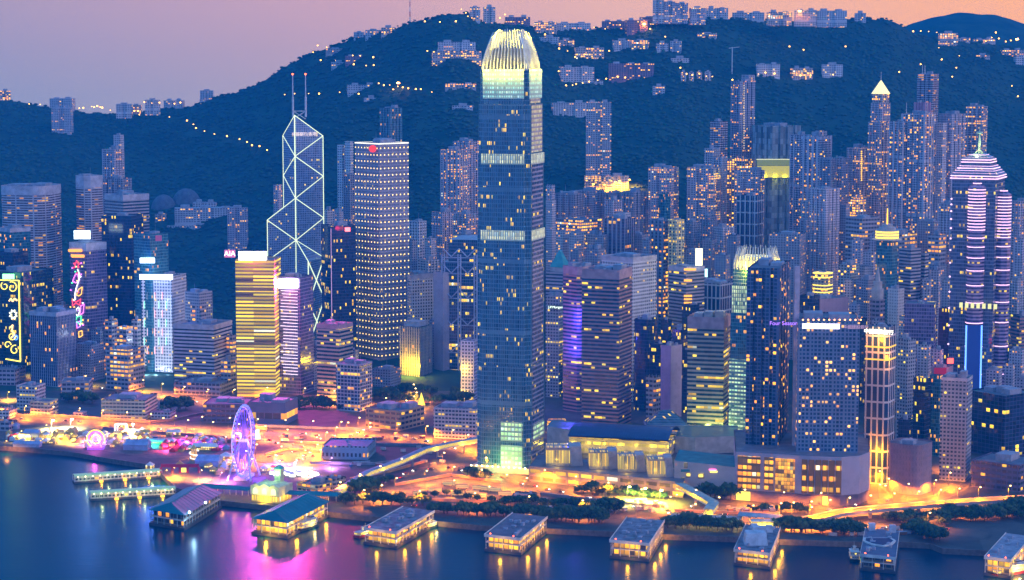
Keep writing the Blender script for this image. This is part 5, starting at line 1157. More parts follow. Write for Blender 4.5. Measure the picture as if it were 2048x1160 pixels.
def tree(x, y, label, group, z=GZ, k=None, s=1):
    k = random.randrange(4) if k is None else k
    if not used[k]: o = PROT[k]; used[k] = True
    else: o = copy_tree(PROT[k])
    o.location = (x, y, z); o.rotation_euler.z = random.random() * 6.28; s *= random.uniform(.7, 1.25); o.scale = (s, s, s); o['label'] = label; o['group'] = group
def tree_row(pts, n, label, group, jx=4, jy=3, s=1):
    P = [WZ(a, b, GZ) for a, b in pts]; tot = sum((q - p).length for p, q in zip(P, P[1:]))
    for p in along(P, tot / n): tree(p.x + random.uniform(-jx, jx), p.y + random.uniform(-jy, jy), label, group, s=s)
tree_row([(690, 1008), (860, 1012)], 9, 'dark round tree on the quay by the footbridge foot', 'trees by the footbridge foot')
tree_row([(705, 990), (755, 992)], 5, 'tall dark tree beside the yellow footbridge ramp', 'trees beside the ramp', s=1.5)
tree_row([(868, 1027), (1000, 1032), (1090, 1036)], 26, 'dark tree in the dense row behind the third flat-roofed pier', 'tree row behind the middle piers')
tree_row([(1090, 1042), (1210, 1045)], 16, 'dark tree in the row between two flat-roofed piers', 'tree row between piers')
tree_row([(1190, 1030), (1240, 1026)], 6, 'large dark tree behind the grey box-topped pier', 'large trees behind the grey pier', s=1.35)
tree_row([(1335, 1056), (1480, 1062)], 22, 'tree in the dark row below the covered walkway', 'trees below the walkway')
tree_row([(1560, 1062), (1720, 1070)], 24, 'dark tree between the lit gate hall and the shield-roofed pier', 'trees west of the gate hall')
tree_row([(1820, 1062), (1880, 1082)], 16, 'dark tree on the bulging quay corner', 'trees on the quay corner', jy=14)
tree_row([(1880, 1040), (2060, 1030)], 26, 'dark park tree below the elevated road', 'park trees', jy=16, s=1.1)
tree_row([(1780, 1042), (1880, 1050)], 10, 'dark tree in front of the elevated road columns', 'trees by the columns', jy=8)
tree_row([(595, 815), (690, 818)], 13, 'dark garden tree beside the white framed slab', 'garden trees', jy=14, s=1.1)
tree_row([(745, 800), (930, 800)], 30, 'dark tree in the square before the old stone bank', 'trees in the square', jy=34, s=1.15)
tree_row([(130, 800), (195, 806)], 10, 'dark tree behind the cream barracks', 'trees behind the barracks', jy=14, s=1.2)
tree_row([(330, 822), (385, 818)], 7, 'dark tree at the barracks corner near the junction', 'trees at the junction', jy=9, s=1.2)
tree_row([(780, 965), (700, 985)], 4, 'small tree between footbridge and bus road', 'trees under the footbridge')
tree_row([(790, 1000), (900, 992), (1010, 1012)], 12, 'low tree on the bus terminus verge', 'verge trees', s=.6)
tree_row([(935, 955), (965, 962)], 4, 'tree at the foot of the tallest tower', 'trees at the tower foot')
tree_row([(1150, 985), (1340, 1000)], 22, 'tree before the long low mall wall', 'trees before the mall', s=.85)
tree_row([(1400, 992), (1465, 1000)], 10, 'dark tree beneath the blank mall wall', 'trees beneath the blank wall', s=1.1)
tree_row([(1010, 1008), (1120, 1015), (1180, 1020)], 14, 'small dark tree on the construction verge', 'construction verge trees', s=.8, jy=8)
tree_row([(205, 740), (330, 745)], 22, 'dark tree beyond the inland highway', 'trees beyond the highway', jy=26, s=1.2)
tree_row([(1500, 1022), (1640, 1026)], 8, 'small tree under the hotel podium', 'podium trees', s=.6)
def fill_trees(x0, x1, ya, yb, n, label, group, s=1.2):
    for i in range(n):
        p = hit(random.uniform(x0, x1), random.uniform(ya, yb)); tree(p.x, p.y, label, group, z=p.z - 1, s=s)
fill_trees(1118, 1182, 450, 476, 16, 'dark park tree below the flats terrace', 'trees below the terrace', 1.5)
fill_trees(1694, 1722, 470, 520, 10, 'tall dark tree on the slope by the grey green block', 'trees by the grey green block', 1.8)

# ---------------------------------------------------------------- piers
def quad3(a, b, c, z): P = [WZ(*p, z) for p in (a, b, c)]; return P[0], P[1], P[2], P[0] + (P[2] - P[1])
def lerp2(Q, s, t): return Q[0] * (1 - s) * (1 - t) + Q[1] * s * (1 - t) + Q[2] * s * t + Q[3] * (1 - s) * t
PILE = plain('pier_base', (.07, .07, .08)); FLAT = plain('pier_flat_roof', (.19, .19, .22), var=.55, scale=.18); TEAL = plain('teal_roof', (.015, .17, .20), var=.25, scale=.05, rough=.5); WHT = plain('white_paint', (.70, .66, .62))
def pier(label, a, b, c, h, kind, lit, roofm=None):
    Q = quad3(a, b, c, 1.5); C0 = (Q[0] + Q[2]) / 2; e = empty('pier', (C0.x, C0.y, 0), label, 'pier')
    l = lambda s, t, z: (lambda p: (p.x - C0.x, p.y - C0.y, z))(lerp2(Q, s, t))
    R2 = lambda s0, s1, t0, t1: [l(s0, t0, 0)[:2], l(s1, t0, 0)[:2], l(s1, t1, 0)[:2], l(s0, t1, 0)[:2]]
    m = MB(); m.prism(R2(-.04, 1.04, -.02, 1.02), -1, 2.0, bottom=True); m.build('pier_deck', PILE, e)
    core = facade(f'pier_{lit}', Wall=(.30, .24, .18), Glass=(.05, .05, .06), W=4.4, H=h / 2, fx=.84, fy=.72, p={'full': 1, 'half': .8, 'dim': .08, 'low': .65}[lit], cl=.1, str=2.2 if lit == 'full' else 1.9, LitA=(1, .30, .0), LitB=(1, .56, .01))
    m = MB(); m.prism(R2(.06, .94, .03, .97), 2, 1.8 + h, top=False, v0=2); m.build('hall', core, e)
    # columns along every side
    L1 = (Q[2] - Q[1]).length; W1 = (Q[1] - Q[0]).length
    nc, nw = int(L1 / 7), int(W1 / 7)
    for s, t in [(s_, i / nc) for i in range(nc + 1) for s_ in (0, 1)] + [(i / nw, 0) for i in range(1, nw)]:
        p = l(s, t, 2); m = MB(); m.tube(p, (p[0], p[1], 2 + h), .3, 4); m.build('column', WHT if kind != 'teal' else plain('teal_white', (.45, .55, .58)), e)
    m = MB(); m.prism(R2(-.01, 1.01, -.005, 1.005), 2 + h * .48, 2.5 + h * .48, bottom=True); m.build('gallery_floor', WHT, e)
    if kind == 'teal':
        z0, z1 = 2 + h, 2 + h + 6.5; A, B, Cc, Dd = l(-.06, -.02, z0), l(1.06, -.02, z0), l(1.06, 1.02, z0), l(-.06, 1.02, z0); r0, r1 = l(.5, .10, z1), l(.5, .95, z1); m = MB()
        m.face([A, B, r0]); m.face([B, Cc, r1, r0]); m.face([Cc, Dd, r1]); m.face([Dd, A, r0, r1]); m.face([A, Dd, Cc, B]); m.build('hip_roof', TEAL, e)
        m = MB()
        for s0, s1 in ((r0, r1),): m.tube(s0, s1, .5, 5)
        for i in range(1, 12):
            t = i / 12; p = l(1.06, t, z0); q = tuple(r0[k] + (r1[k] - r0[k]) * t for k in range(3)); m.tube((p[0], p[1], p[2] + .1), (q[0], q[1], q[2] + .1), .18, 3)
        m.build('roof_ridge', plain('teal_ridge', (.03, .24, .28)), e)
    else:
        m = MB(); m.prism(R2(-.03, 1.03, -.02, 1.02), 2 + h, 3.2 + h, bottom=True); m.build('flat_roof', roofm or FLAT, e)
        m = MB(); m.prism(R2(-.035, 1.035, -.025, -.02), 2 + h - .3, 4.0 + h, bottom=True); m.prism(R2(1.03, 1.04, -.02, 1.02), 2 + h - .3, 4.0 + h, bottom=True); m.prism(R2(-.04, -.03, -.02, 1.02), 2 + h - .3, 4.0 + h, bottom=True); m.build('roof_edge', WHT, e)
        rr = random.Random(int(a[0]))
        for i in range(13):
            p = l(rr.uniform(.15, .85), rr.uniform(.08, .93), 3.2 + h); m = MB(); m.box(p, (rr.uniform(1.2, 4.5), rr.uniform(1.2, 5), rr.uniform(.8, 2.6)), rz=-.4); m.build('roof_plant', PLANT, e)
        for s in (.12, .8): p = l(s, .01, 4.2 + h); m = MB(); m.ico(p, .6, 0); m.build('red_roof_lamp', glow('red_lamp', (1, .08, .02), 8), e)
    if lit in ('full', 'half', 'low'):
        for t in (.12, .5, .85):
            p = l(1.14, t, 5); lamp('pier_light', p, (1, .55, .05), 26000 if lit == 'full' else 15000, e, 1)
        p = l(.5, -.1, 5); lamp('pier_light', p, (1, .6, .06), 40000 if lit == 'full' else 12000, e, 1)
    return e, l, h
pe, pl_, ph_ = pier('dark teal hip-roofed pier beside the two slim floating jetties', (302, 1046), (368, 1057), (440, 1012), 11, 'teal', 'dim')
for (s, t) in ((1.08, .08), (1.08, .52)): m = MB(); m.ico(pl_(s, t, 14), 1.1, 0); m.build('clock_lamp', glow('cool_lamp', (.8, .95, 1), 10), pe)
lamp('clock_light', pl_(1.2, .08, 14), (.5, .8, 1), 26000, pe, 1)
pier('brightly lit teal hip-roofed pier with golden galleries', (507, 1064), (574, 1073), (655, 1030), 11, 'teal', 'full')
pier('flat-roofed pier with pale roof boxes just west of the golden teal pier', (731, 1084), (792, 1093), (866, 1050), 10, 'flat', 'half')
pier('flat-roofed pier in the middle, lit orange along its west side', (972, 1098), (1040, 1106), (1092, 1062), 10, 'flat', 'half', plain('pier_dark_roof', (.16, .15, .17), var=.3, scale=.1))
pier('grey flat-roofed pier crowded with roof boxes, green lit at its end', (1222, 1112), (1296, 1119), (1326, 1072), 11, 'flat', 'low')
e_, l_, h_ = pier('pier with a large pale boxy roof structure and orange side lights', (1470, 1126), (1538, 1134), (1558, 1082), 9, 'flat', 'half')
for s, t, sx_, sy_, hh in ((.5, .3, 18, 16, 9), (.5, .62, 12, 8, 7), (.3, .8, 6, 6, 5), (.75, .8, 6, 6, 5)):
    p = l_(s, t, 3.3 + h_); m = MB(); m.prism([(p[0] - sx_ / 2, p[1] - sy_ / 2), (p[0] + sx_ / 2, p[1] - sy_ / 2), (p[0] + sx_ / 2, p[1] + sy_ / 2), (p[0] - sx_ / 2, p[1] + sy_ / 2)], p[2], p[2] + hh, poly2=[(p[0] - sx_ * .42, p[1] - sy_ * .3), (p[0] + sx_ * .42, p[1] - sy_ * .3), (p[0] + sx_ * .42, p[1] + sy_ / 2), (p[0] - sx_ * .42, p[1] + sy_ / 2)]); m.build('roof_house', plain('pale_cladding', (.5, .54, .6)), e_)
e_, l_, h_ = pier('square modern pier with a shield-shaped roof panel', (1722, 1136), (1789, 1143), (1796, 1090), 9, 'flat', 'dim', plain('pier_blue_roof', (.12, .15, .22), var=.2, scale=.1))
m = MB(); sh = [(-11, 14), (-13, 4), (-8, -8), (0, -15), (8, -8), (13, 4), (11, 14)]; p = l_(.5, .48, 3.4 + h_); m.prism([(p[0] + a_, p[1] + b_) for a_, b_ in sh], p[2], p[2] + 1.2, bottom=True); m.build('shield_rim', WHT, e_)
m = MB(); m.prism([(p[0] + a_ * .82, p[1] + b_ * .82) for a_, b_ in sh], p[2] + 1.2, p[2] + 1.5); m.build('shield_panel', plain('navy_panel', (.03, .05, .12)), e_)
for s in (.18, .82): p = l_(s, .95, 3.3 + h_); m = MB(); m.box(p, (5, 5, 6)); m.build('roof_tower', plain('pale_cladding', (.5, .54, .6)), e_)
pier('western pier with a sloping pale roof, cut by the picture edge', (1970, 1146), (2020, 1153), (2060, 1105), 11, 'flat', 'half', plain('pier_grey_roof', (.34, .32, .36)))
# slim jetties with a curved glowing canopy
JROOF = glow('jetty_canopy', (.55, 1, .30), .22, base=(.3, .4, .3))
for lab, a, b, c in (('farther slim jetty with a pale green glowing curved canopy', (147, 962), (150, 970), (322, 950)), ('nearer slim jetty with a pale green glowing curved canopy', (180, 996), (184, 1004), (350, 986))):
    P0, P2 = WZ(*a, 1.5), WZ(*c, 1.5); d = (P2 - P0); L_ = d.length; d.normalize(); n = Vector((d.y, -d.x, 0)); Cn = (P0 + P2) / 2; e = empty('jetty', (Cn.x, Cn.y, 0), lab, 'jetty', 'slim floating jetties')
    q = lambda s, o_, z: ((d * ((s - .5) * L_) + n * o_).x, (d * ((s - .5) * L_) + n * o_).y, z)
    m = MB(); m.prism([q(0, -6, 0)[:2], q(1, -6, 0)[:2], q(1, 6, 0)[:2], q(0, 6, 0)[:2]], -1, 1.4, bottom=True); m.build('deck', PILE, e)
    m = MB()
    for i in range(8):
        a0, a1 = i * math.pi / 8, (i + 1) * math.pi / 8; f0 = (5.4 * math.cos(a0), 6.2 + 1.7 * math.sin(a0)); f1 = (5.4 * math.cos(a1), 6.2 + 1.7 * math.sin(a1)); m.face([q(0, f0[0], f0[1]), q(1, f0[0], f0[1]), q(1, f1[0], f1[1]), q(0, f1[0], f1[1])])
    m.build('curved_canopy', JROOF, e)
    for i in range(25):
        for o_ in (-5, 5): m = MB(); m.tube(q(i / 24, o_, 1.4), q(i / 24, o_, 6.2), .2, 4); m.build('canopy_post', WHT, e)
    m = MB(); m.prism([q(0.01, -3.6, 0)[:2], q(.99, -3.6, 0)[:2], q(.99, 3.6, 0)[:2], q(.01, 3.6, 0)[:2]], 1.4, 5.6); m.build('cabin', style('low_white', p=.2), e)
    for i in range(12): m = MB(); m.ico(q((i + .5) / 12, 5.3, 6), .45, 0); m.build('canopy_lamp', glow('warm_bulb', (1, .85, .4), 9), e)
    for i in range(3): m = MB(); m.box(q(.3 + i * .27, 6.6, .2), (3, 1.2, 1.2)); m.build('fender_lamp', glow('fender_orange', (1, .5, .02), 5), e); lamp('fender_light', q(.3 + i * .27, 9, 2), (1, .5, .03), 5000, e, .5)
    for i in range(4): lamp('canopy_light', q((i + .5) / 4, 10, 7), (.8, 1, .5), 6000, e, .5)

# ---------------------------------------------------------------- ferries
def ferry(label, px, L_, wd, ang, hull, decks=2, white=True, power=12000, name='ferry'):
    p = WZ(*px, 0); e = empty(name, (p.x, p.y, 0), label, 'ferry', None, ang); H_ = [(-.5, -.5), (.3, -.5), (.5, 0), (.3, .5), (-.5, .5), (-.54, 0)]
    P = [(a * L_, b * wd) for a, b in H_]; m = MB(); m.prism(scalep(P, .86, (0, 0)), -1, 2, poly2=P, top=True); m.build('hull', hull, e)
    z = 2.02
    for k in range(decks):
        m = MB(); P2 = [(a * L_ * (.80 - .1 * k) - .5, b * wd * .84) for a, b in H_]; m.prism(P2, z, z + 2.3, top=False, v0=z - .4); m.build('cabin', facade('ferry_cabin', Wall=(.6, .58, .5), Glass=(.2, .2, .2), W=1.8, H=2.7, fx=.75, fy=.6, p=.75, cl=0, str=2, **YEL), e)
        m = MB(); m.prism([(a * L_ * (.86 - .1 * k) - .5, b * wd * .96) for a, b in H_], z + 2.3, z + 2.7, bottom=True); m.build('deck_roof', WHT, e); z += 2.72
    m = MB(); m.box((L_ * .12, 0, z), (L_ * .13, wd * .5, 2.2)); m.build('wheelhouse', style('glass_dark', Wall=(.6, .6, .6)), e); m = MB(); m.tube((-L_ * .1, 0, z), (-L_ * .1, 0, z + 3.5), 1.0, 8); m.build('funnel', WHT, e)
    m = MB(); m.tube((L_ * .08, 0, z + 2.2), (L_ * .08, 0, z + 6), .15, 4); m.build('mast', WHT, e)
    lamp('deck_light', (0, -wd * .8, 4), (1, .8, .3), power, e, .5); return e
DK = plain('hull_dark', (.03, .06, .06)); RED = plain('hull_red', (.45, .03, .04)); WH = plain('hull_white', (.7, .7, .7))
ferry('green hulled double-deck ferry moored along the golden teal pier', (616, 1056), 32, 9, 1.02, DK)
ferry('small white boat with a red waterline beside the pale-boxed pier', (728, 1072), 20, 7, .9, RED, 1)
ferry('low service boat at the west side of the pale-boxed pier', (862, 1055), 18, 7, 1.0, DK, 1)
ferry('small bright passenger boat beside the shield-roofed pier', (1708, 1118), 20, 8, 1.5, DK, 2, power=26000)
ferry('white and red ferry moored at the western pier', (2024, 1146), 40, 11, .5, RED, 2, power=30000)
# ---------------------------------------------------------------- clock tower pier hall and covered walkways
def hall():
    P0 = WZ(503, 1002, GZ); P1 = WZ(557, 1007, GZ); d = P1 - P0; L_ = d.length; d.normalize(); n = Vector((-d.y, d.x, 0)); Cn = (P0 + P1) / 2 + n * 12; e = empty('clock_tower_hall', (Cn.x, Cn.y, GZ), 'cream waterfront hall with arched windows and a green clock tower', 'building', rz=math.atan2(d.y, d.x))
    cr = plain('cream_render', (.62, .62, .40)); m = MB(); m.box((0, 0, 0), (L_, 24, 6)); m.build('arcade', facade('arcade', Wall=(.5, .4, .15), Glass=(.3, .2, .05), W=2.6, H=6, fx=.6, fy=.8, p=1, cl=0, str=1.8, LitA=(1, .55, .03), LitB=(1, .72, .08)), e)
    m = MB(); m.box((0, 0, 6.02), (L_ + 1, 25, 8)); m.build('upper_storey', cr, e)
    for x_ in (-L_ * .33, 0, L_ * .33):
        m = MB(); w_ = 2.6; pts = [(x_ - w_, -12.9, 7)] + [(x_ + w_ * math.cos(t), -12.9, 10 + w_ * math.sin(t)) for t in [math.pi * (1 - k / 8) for k in range(9)]] + [(x_ + w_, -12.9, 7)]
        m.face(pts[::-1]); m.build('arched_window', glow('arch_glow', (.9, 1, .45), 1.6), e)
        m = MB(); m.prism([(x_ - 4.2, -12.8), (x_ + 4.2, -12.8), (x_ + 4.2, 8), (x_ - 4.2, 8)], 14.02, 16, poly2=[(x_ - .3, -12.8), (x_ + .3, -12.8), (x_ + .3, 8), (x_ - .3, 8)]); m.build('gable', cr, e)
    m = MB(); m.box((2, 10, 14.1), (6, 6, 12)); m.build('clock_tower', cr, e); m = MB(); m.prism([(-2, 6), (6, 6), (6, 14), (-2, 14)], 26.2, 30, poly2=[(1.8, 9.8), (2.2, 9.8), (2.2, 10.2), (1.8, 10.2)]); m.build('clock_tower_roof', plain('green_copper', (.07, .38, .36)), e)
    m = MB(); m.tube((2, 6.9, 22), (2, 6.6, 22), 1.9, 16); m.build('clock_face', glow('clock_white', (.9, 1, .9), 3), e)
    lamp('facade_light', (0, -18, 12), (.9, 1, .35), 26000, e); lamp('facade_light', (0, -16, 2), (1, .7, .05), 30000, e); lamp('tower_light', (2, 2, 24), (.6, 1, .5), 14000, e)
hall()
def canopy(label, px, wd, h, mat, name='covered_walkway', posts=8, under=None, z0=GZ):
    P = [WZ(a, b, z0) for a, b in px]; c = P[0]; e = empty(name, (c.x, c.y, z0), label, 'covered walkway')
    for i in range(len(P) - 1):
        d = (P[i + 1] - P[i]); L_ = d.length; d.normalize(); n = Vector((-d.y, d.x, 0)); A = P[i] - c; B = P[i + 1] - c
        poly = [(A - n * wd / 2)[:2], (B - n * wd / 2)[:2], (B + n * wd / 2)[:2], (A + n * wd / 2)[:2]]; q = [(A - n * .3)[:2], (B - n * .3)[:2], (B + n * .3)[:2], (A + n * .3)[:2]]
        m = MB(); m.prism(poly, h, h + 2.2, bottom=True, poly2=q); m.build('roof', mat, e)
        for k in range(posts):
            p = A.lerp(B, (k + .5) / posts); m = MB(); m.tube((p.x, p.y, 0), (p.x, p.y, h), .3, 5); m.build('post', WHT, e)
            if under and k % 2: lamp('walkway_light', (p.x, p.y - wd * .5, h - 1), under, 9000, e, .5)
    return e
canopy('teal-roofed walkway joining the dark teal pier to the clock tower hall', [(405, 985), (503, 992)], 16, 6, TEAL, under=(1, .7, .05))
canopy('teal-roofed walkway from the clock tower hall to the footbridge foot', [(558, 998), (680, 1003)], 16, 6, TEAL, under=(1, .7, .05))
canopy('long grey covered walkway on the quay west of the grey pier', [(1342, 1046), (1482, 1052)], 8, 6, plain('grey_sheet', (.34, .40, .44)), posts=14, under=(1, .85, .1))
canopy('wide pale canopy of the lit gate hall above the quay trees', [(1478, 1050), (1562, 1056)], 13, 9, plain('grey_sheet', (.34, .40, .44)), posts=6)
p = WZ(1524, 1062, GZ); e = empty('gate_hall', (p.x, p.y, GZ), 'bright yellow glazed gate hall at the head of the boxy-roofed pier', 'building'); m = MB(); m.box((0, 0, 0), (17, 8, 8.4)); m.build('glazed_hall', facade('gate_glass', Wall=(.3, .2, .05), Glass=(.4, .3, .05), W=4, H=4, fx=.85, fy=.85, p=1, cl=0, str=2.2, LitA=(1, .75, .05), LitB=(1, .85, .2)), e); m = MB(); m.box((0, 0, 8.42), (18, 9, .5)); m.build('roof', WHT, e); lamp('hall_light', (0, -9, 3), (1, .75, .06), 50000, e)
# ---------------------------------------------------------------- footbridges
def footbridge(label, px, h, wd, lat, roofm):
    P = [WZ(a, b, GZ + h) for a, b in px]; c = P[0]; e = empty('footbridge', (c.x, c.y, GZ), label, 'footbridge')
    glowm = glow('bridge_glow', (1, .66, .05), .9, base=(.6, .5, .2))
    for i in range(len(P) - 1):
        A, B = P[i] - c, P[i + 1] - c; d = (B - A); L_ = d.length; d.normalize(); n = Vector((-d.y, d.x, 0)); hz_ = (h if not (lat and i == len(P) - 2) else h)
        w2 = n * wd / 2; q = lambda v_, z: (v_.x, v_.y, z); za, zb = h, (h if not (lat and i == len(P) - 2) else h * .45)
        m = MB()
        for s in (-1, 1):
            a_, b_ = A + w2 * s, B + w2 * s; m.face([q(a_, za), q(b_, zb), q(b_, zb + 1.2), q(a_, za + 1.2)])
        m.face([q(A - w2, za), q(B - w2, zb), q(B + w2, zb), q(A + w2, za)]); m.build('deck', WHT, e)
        m = MB(); m.face([q(A - w2 * .5, za + .1), q(B - w2 * .5, zb + .1), q(B + w2 * .5, zb + .1), q(A + w2 * .5, za + .1)]); m.face([q(A + w2 * .8, za + .1), q(B + w2 * .8, zb + .1), q(B + w2 * .8, zb + 4), q(A + w2 * .8, za + 4)]); m.build('lit_interior', glowm, e)
        m = MB(); k_n = max(2, int(L_ / 4))
        for k in range(k_n):
            for s in (-1, 1):
                a_ = A.lerp(B, k / k_n) + w2 * s; b_ = A.lerp(B, (k + 1) / k_n) + w2 * s; z1 = za + (zb - za) * k / k_n; z2 = za + (zb - za) * (k + 1) / k_n
                m.tube(q(a_, z1 + (1.2 if k % 2 else 4.4)), q(b_, z2 + (4.4 if k % 2 else 1.2)), .16, 4)
        m.build('lattice', WHT, e)
        m = MB(); m.face([q(A - w2 * 1.15, za + 4.4), q(B - w2 * 1.15, zb + 4.4), q(B, zb + 5.2), q(A, za + 5.2)]); m.face([q(A, za + 5.2), q(B, zb + 5.2), q(B + w2 * 1.15, zb + 4.4), q(A + w2 * 1.15, za + 4.4)]); m.build('roof', roofm, e)
        m = MB(); p = A.lerp(B, .5); m.box((p.x, p.y, 0), (2, 1.4, h * .75)); m.build('column', plain('concrete_deck', (.4, .34, .34)), e)
        lamp('bridge_light', (p.x, p.y - wd, h + 2), (1, .75, .1), 16000, e)
footbridge('long bending footbridge with glowing lattice sides from the tallest tower to the quay', [(956, 884), (900, 894), (850, 905), (800, 928), (735, 952), (672, 982)], 8, 6.5, True, plain('bridge_roof', (.28, .34, .44)))
footbridge('short yellow lit footbridge from the mall wall down to the covered walkway', [(1356, 974), (1428, 1014), (1416, 1030)], 8, 8, False, plain('bridge_roof_pale', (.42, .46, .40)))

# ---------------------------------------------------------------- mall, station and terraces beside the tallest tower
def slab(nm, label, px, yt_px, depth, mat, roofm=ROOF, parts=(), base=GZ, cat='building'):
    P = [WZ(a, b, base) for a, b in px]; c = sum(P, Vector()) / len(P); e = empty(nm, (c.x, c.y + depth / 2, base), label, cat); zt = WY(px[0][0], yt_px, P[0].y).z - base
    Q = [(p.x - e.location.x, p.y - e.location.y) for p in P]; full = Q + [(Q[-1][0] + depth * .15, Q[-1][1] + depth), (Q[0][0] + depth * .15, Q[0][1] + depth)]
    m = MB(); m.prism(full, 0, zt, top=False); m.build('wall', mat, e); m = MB(); m.face([(p[0], p[1], zt - .6) for p in full]); m.build('roof', roofm, e); return e, zt, P
MALL = facade('mall_wall', Wall=(.48, .34, .24), Glass=(.2, .15, .06), W=13, H=6.5, fx=.8, fy=.5, p=.62, cl=.3, str=1.7, LitA=(1, .34, .0), LitB=(1, .6, .04))
em, zm, Pm = slab('shopping_mall', 'long low mall with lit shopfronts west of the tallest tower', [(1058, 962), (1150, 972), (1262, 984), (1366, 996)], 932, 60, MALL)
for i in range(9): 
    q = Pm[0].lerp(Pm[-1], (i + .5) / 9); lamp('shop_light', (q.x - em.location.x, q.y - em.location.y - 7, 6), (1, .6, .06), 26000, em)
TC = plain('terrace_cladding', (.46, .40, .40))
for i, (x0, x1, yt, yb, lab) in enumerate([(1092, 1166, 893, 930, 'largest slant-walled roof pavilion, louvred and lit from inside'), (1178, 1238, 902, 936, 'second slant-walled roof pavilion from the tallest tower'), (1236, 1292, 910, 942, 'third slant-walled roof pavilion with a red glint'), (1296, 1348, 916, 952, 'last slant-walled roof pavilion beside the blank mall wall')]):
    A, B = WZ(x0, yb, GZ + zm), WZ(x1, yb + 2, GZ + zm); e = empty('roof_pavilion', ((A.x + B.x) / 2, (A.y + B.y) / 2 + 10, GZ + zm - .5), lab, 'pavilion', 'mall roof pavilions'); wd = (B - A).length; hh = WY(x0, yt, A.y).z - GZ - zm + .5
    m = MB(); m.prism([(-wd / 2, -10), (wd * .18, -10), (wd * .18, 10), (-wd / 2, 10)], 0, hh, poly2=[(-wd / 2, -13), (wd * .18, -13), (wd * .18, 10), (-wd / 2, 10)]); m.build('louvred_room', facade('louvre_room', Wall=(.3, .3, .3), Glass=(.2, .2, .1), W=1.3, H=hh + .1, fx=.5, fy=.7, p=.8, cl=0, str=1.3, **YEL), e)
    m = MB(); m.prism([(wd * .18 + .03, -12), (wd / 2, -9), (wd / 2, 10), (wd * .18 + .03, 10)], 0, hh * 1.05, poly2=[(wd * .12 + .03, -14), (wd / 2 - 2, -10), (wd / 2 - 2, 10), (wd * .12 + .03, 10)]); m.build('slanted_wall', TC, e)
    lamp('terrace_light', (-wd * .2, -17, 3), (1, .7, .08), 22000, e)
ew, zw, Pw = slab('mall_wing', 'mall wing with a big blank wall and a round orange sign', [(1348, 985), (1410, 992), (1472, 1000)], 921, 55, plain('blank_wall', (.44, .38, .40), var=.08), roofm=plain('teal_deck', (.05, .22, .22)))
def onwall(px0, py0, px1, py1, mat, name, o_=1):
    t = (px0 - 1348) / 124; y = Pw[0].y + (Pw[-1].y - Pw[0].y) * t - o_; A, B = WY(px0, py1, y), WY(px1, py0, y); m = MB(); m.prism([(A.x - ew.location.x, y - ew.location.y), (B.x - ew.location.x, y - ew.location.y - .2), (B.x - ew.location.x, y - ew.location.y + .6), (A.x - ew.location.x, y - ew.location.y + .8)], A.z - GZ, B.z - GZ, bottom=True); m.build(name, mat, ew)
p = WY(1358, 929, Pw[0].y - 1); m = MB(); m.tube((p.x - ew.location.x, p.y - ew.location.y, p.z - GZ), (p.x - ew.location.x, p.y - ew.location.y + 1, p.z - GZ), 2.9, 20); m.build('round_sign', glow('orange_disc', (1, .25, .02), 1.2), ew)
og = facade('wing_windows', Wall=(.3, .2, .1), Glass=(.3, .2, .1), W=5, H=4, fx=.8, fy=.8, p=.9, cl=0, str=1.9, LitA=(1, .55, .03), LitB=(1, .8, .1))
onwall(1368, 926, 1392, 936, og, 'shop_window', 1.4); onwall(1372, 945, 1390, 955, og, 'shop_window', 1.6); onwall(1396, 947, 1418, 957, og, 'shop_window', 2.2); onwall(1362, 955, 1392, 967, og, 'shop_window', 1.5); onwall(1362, 939, 1418, 944, plain('teal_deck', (.05, .22, .22)), 'awning', 4)
onwall(1418, 938, 1440, 941, glow('magenta_sign', (1, .15, .5), 3), 'shop_sign', 3); onwall(1420, 942, 1436, 945, glow('yellow_sign', (1, .8, .1), 3), 'shop_sign', 3)
# station hall: long vaulted roof between two grey boxes
def station():
    A, B = WZ(1152, 905, GZ), WZ(1352, 915, GZ); d = B - A; L_ = d.length; d.normalize(); e = empty('station_hall', ((A + B) / 2 + Vector((0, 25, 0)))[:2] + (GZ,) if False else ((A.x + B.x) / 2, (A.y + B.y) / 2 + 25, GZ), 'long station hall with a curved dark blue vaulted roof', 'building', rz=math.atan2(d.y, d.x))
    m = MB(); m.box((0, -4, 0), (L_, 44, 15)); m.build('wall', facade('station_wall', Wall=(.5, .42, .3), Glass=(.4, .35, .1), W=8, H=7, fx=.9, fy=.4, p=.5, cl=.3, str=1.6, **YEL), e)
    m = MB(); n_ = 10; sec = [(-30 + 6 * i, 16 + 9 * math.sin(math.pi * (.06 + .88 * i / n_))) for i in range(n_ + 1)]
    for (y0, z0), (y1, z1) in zip(sec, sec[1:]): m.face([(-L_ / 2, y0, z0), (L_ / 2, y0, z0), (L_ / 2, y1, z1), (-L_ / 2, y1, z1)]); m.face([(-L_ / 2, y1, z1 - 1), (L_ / 2, y1, z1 - 1), (L_ / 2, y0, z0 - 1), (-L_ / 2, y0, z0 - 1)])
    m.build('vaulted_roof', plain('navy_roof', (.04, .07, .16), rough=.4, var=.15), e); m = MB()
    for i in range(40):
        x = -L_ / 2 + L_ * i / 39
        for (y0, z0), (y1, z1) in zip(sec, sec[1:]): m.tube((x, y0, z0 + .1), (x, y1, z1 + .1), .2, 3)
    m.build('roof_ribs', plain('navy_rib', (.08, .12, .22)), e)
    for i in range(7): lamp('hall_light', (-L_ * .48 + i * L_ * .16, -34, 9), (1, .82, .15), 24000, e)
station()
slab('station_block', 'grey windowed box with a teal glass roof beside the tallest tower', [(1094, 890), (1168, 902), (1186, 898)], 852, 36, plain('box_grey', (.5, .46, .42)), roofm=plain('teal_glass_roof', (.04, .16, .17), rough=.3))
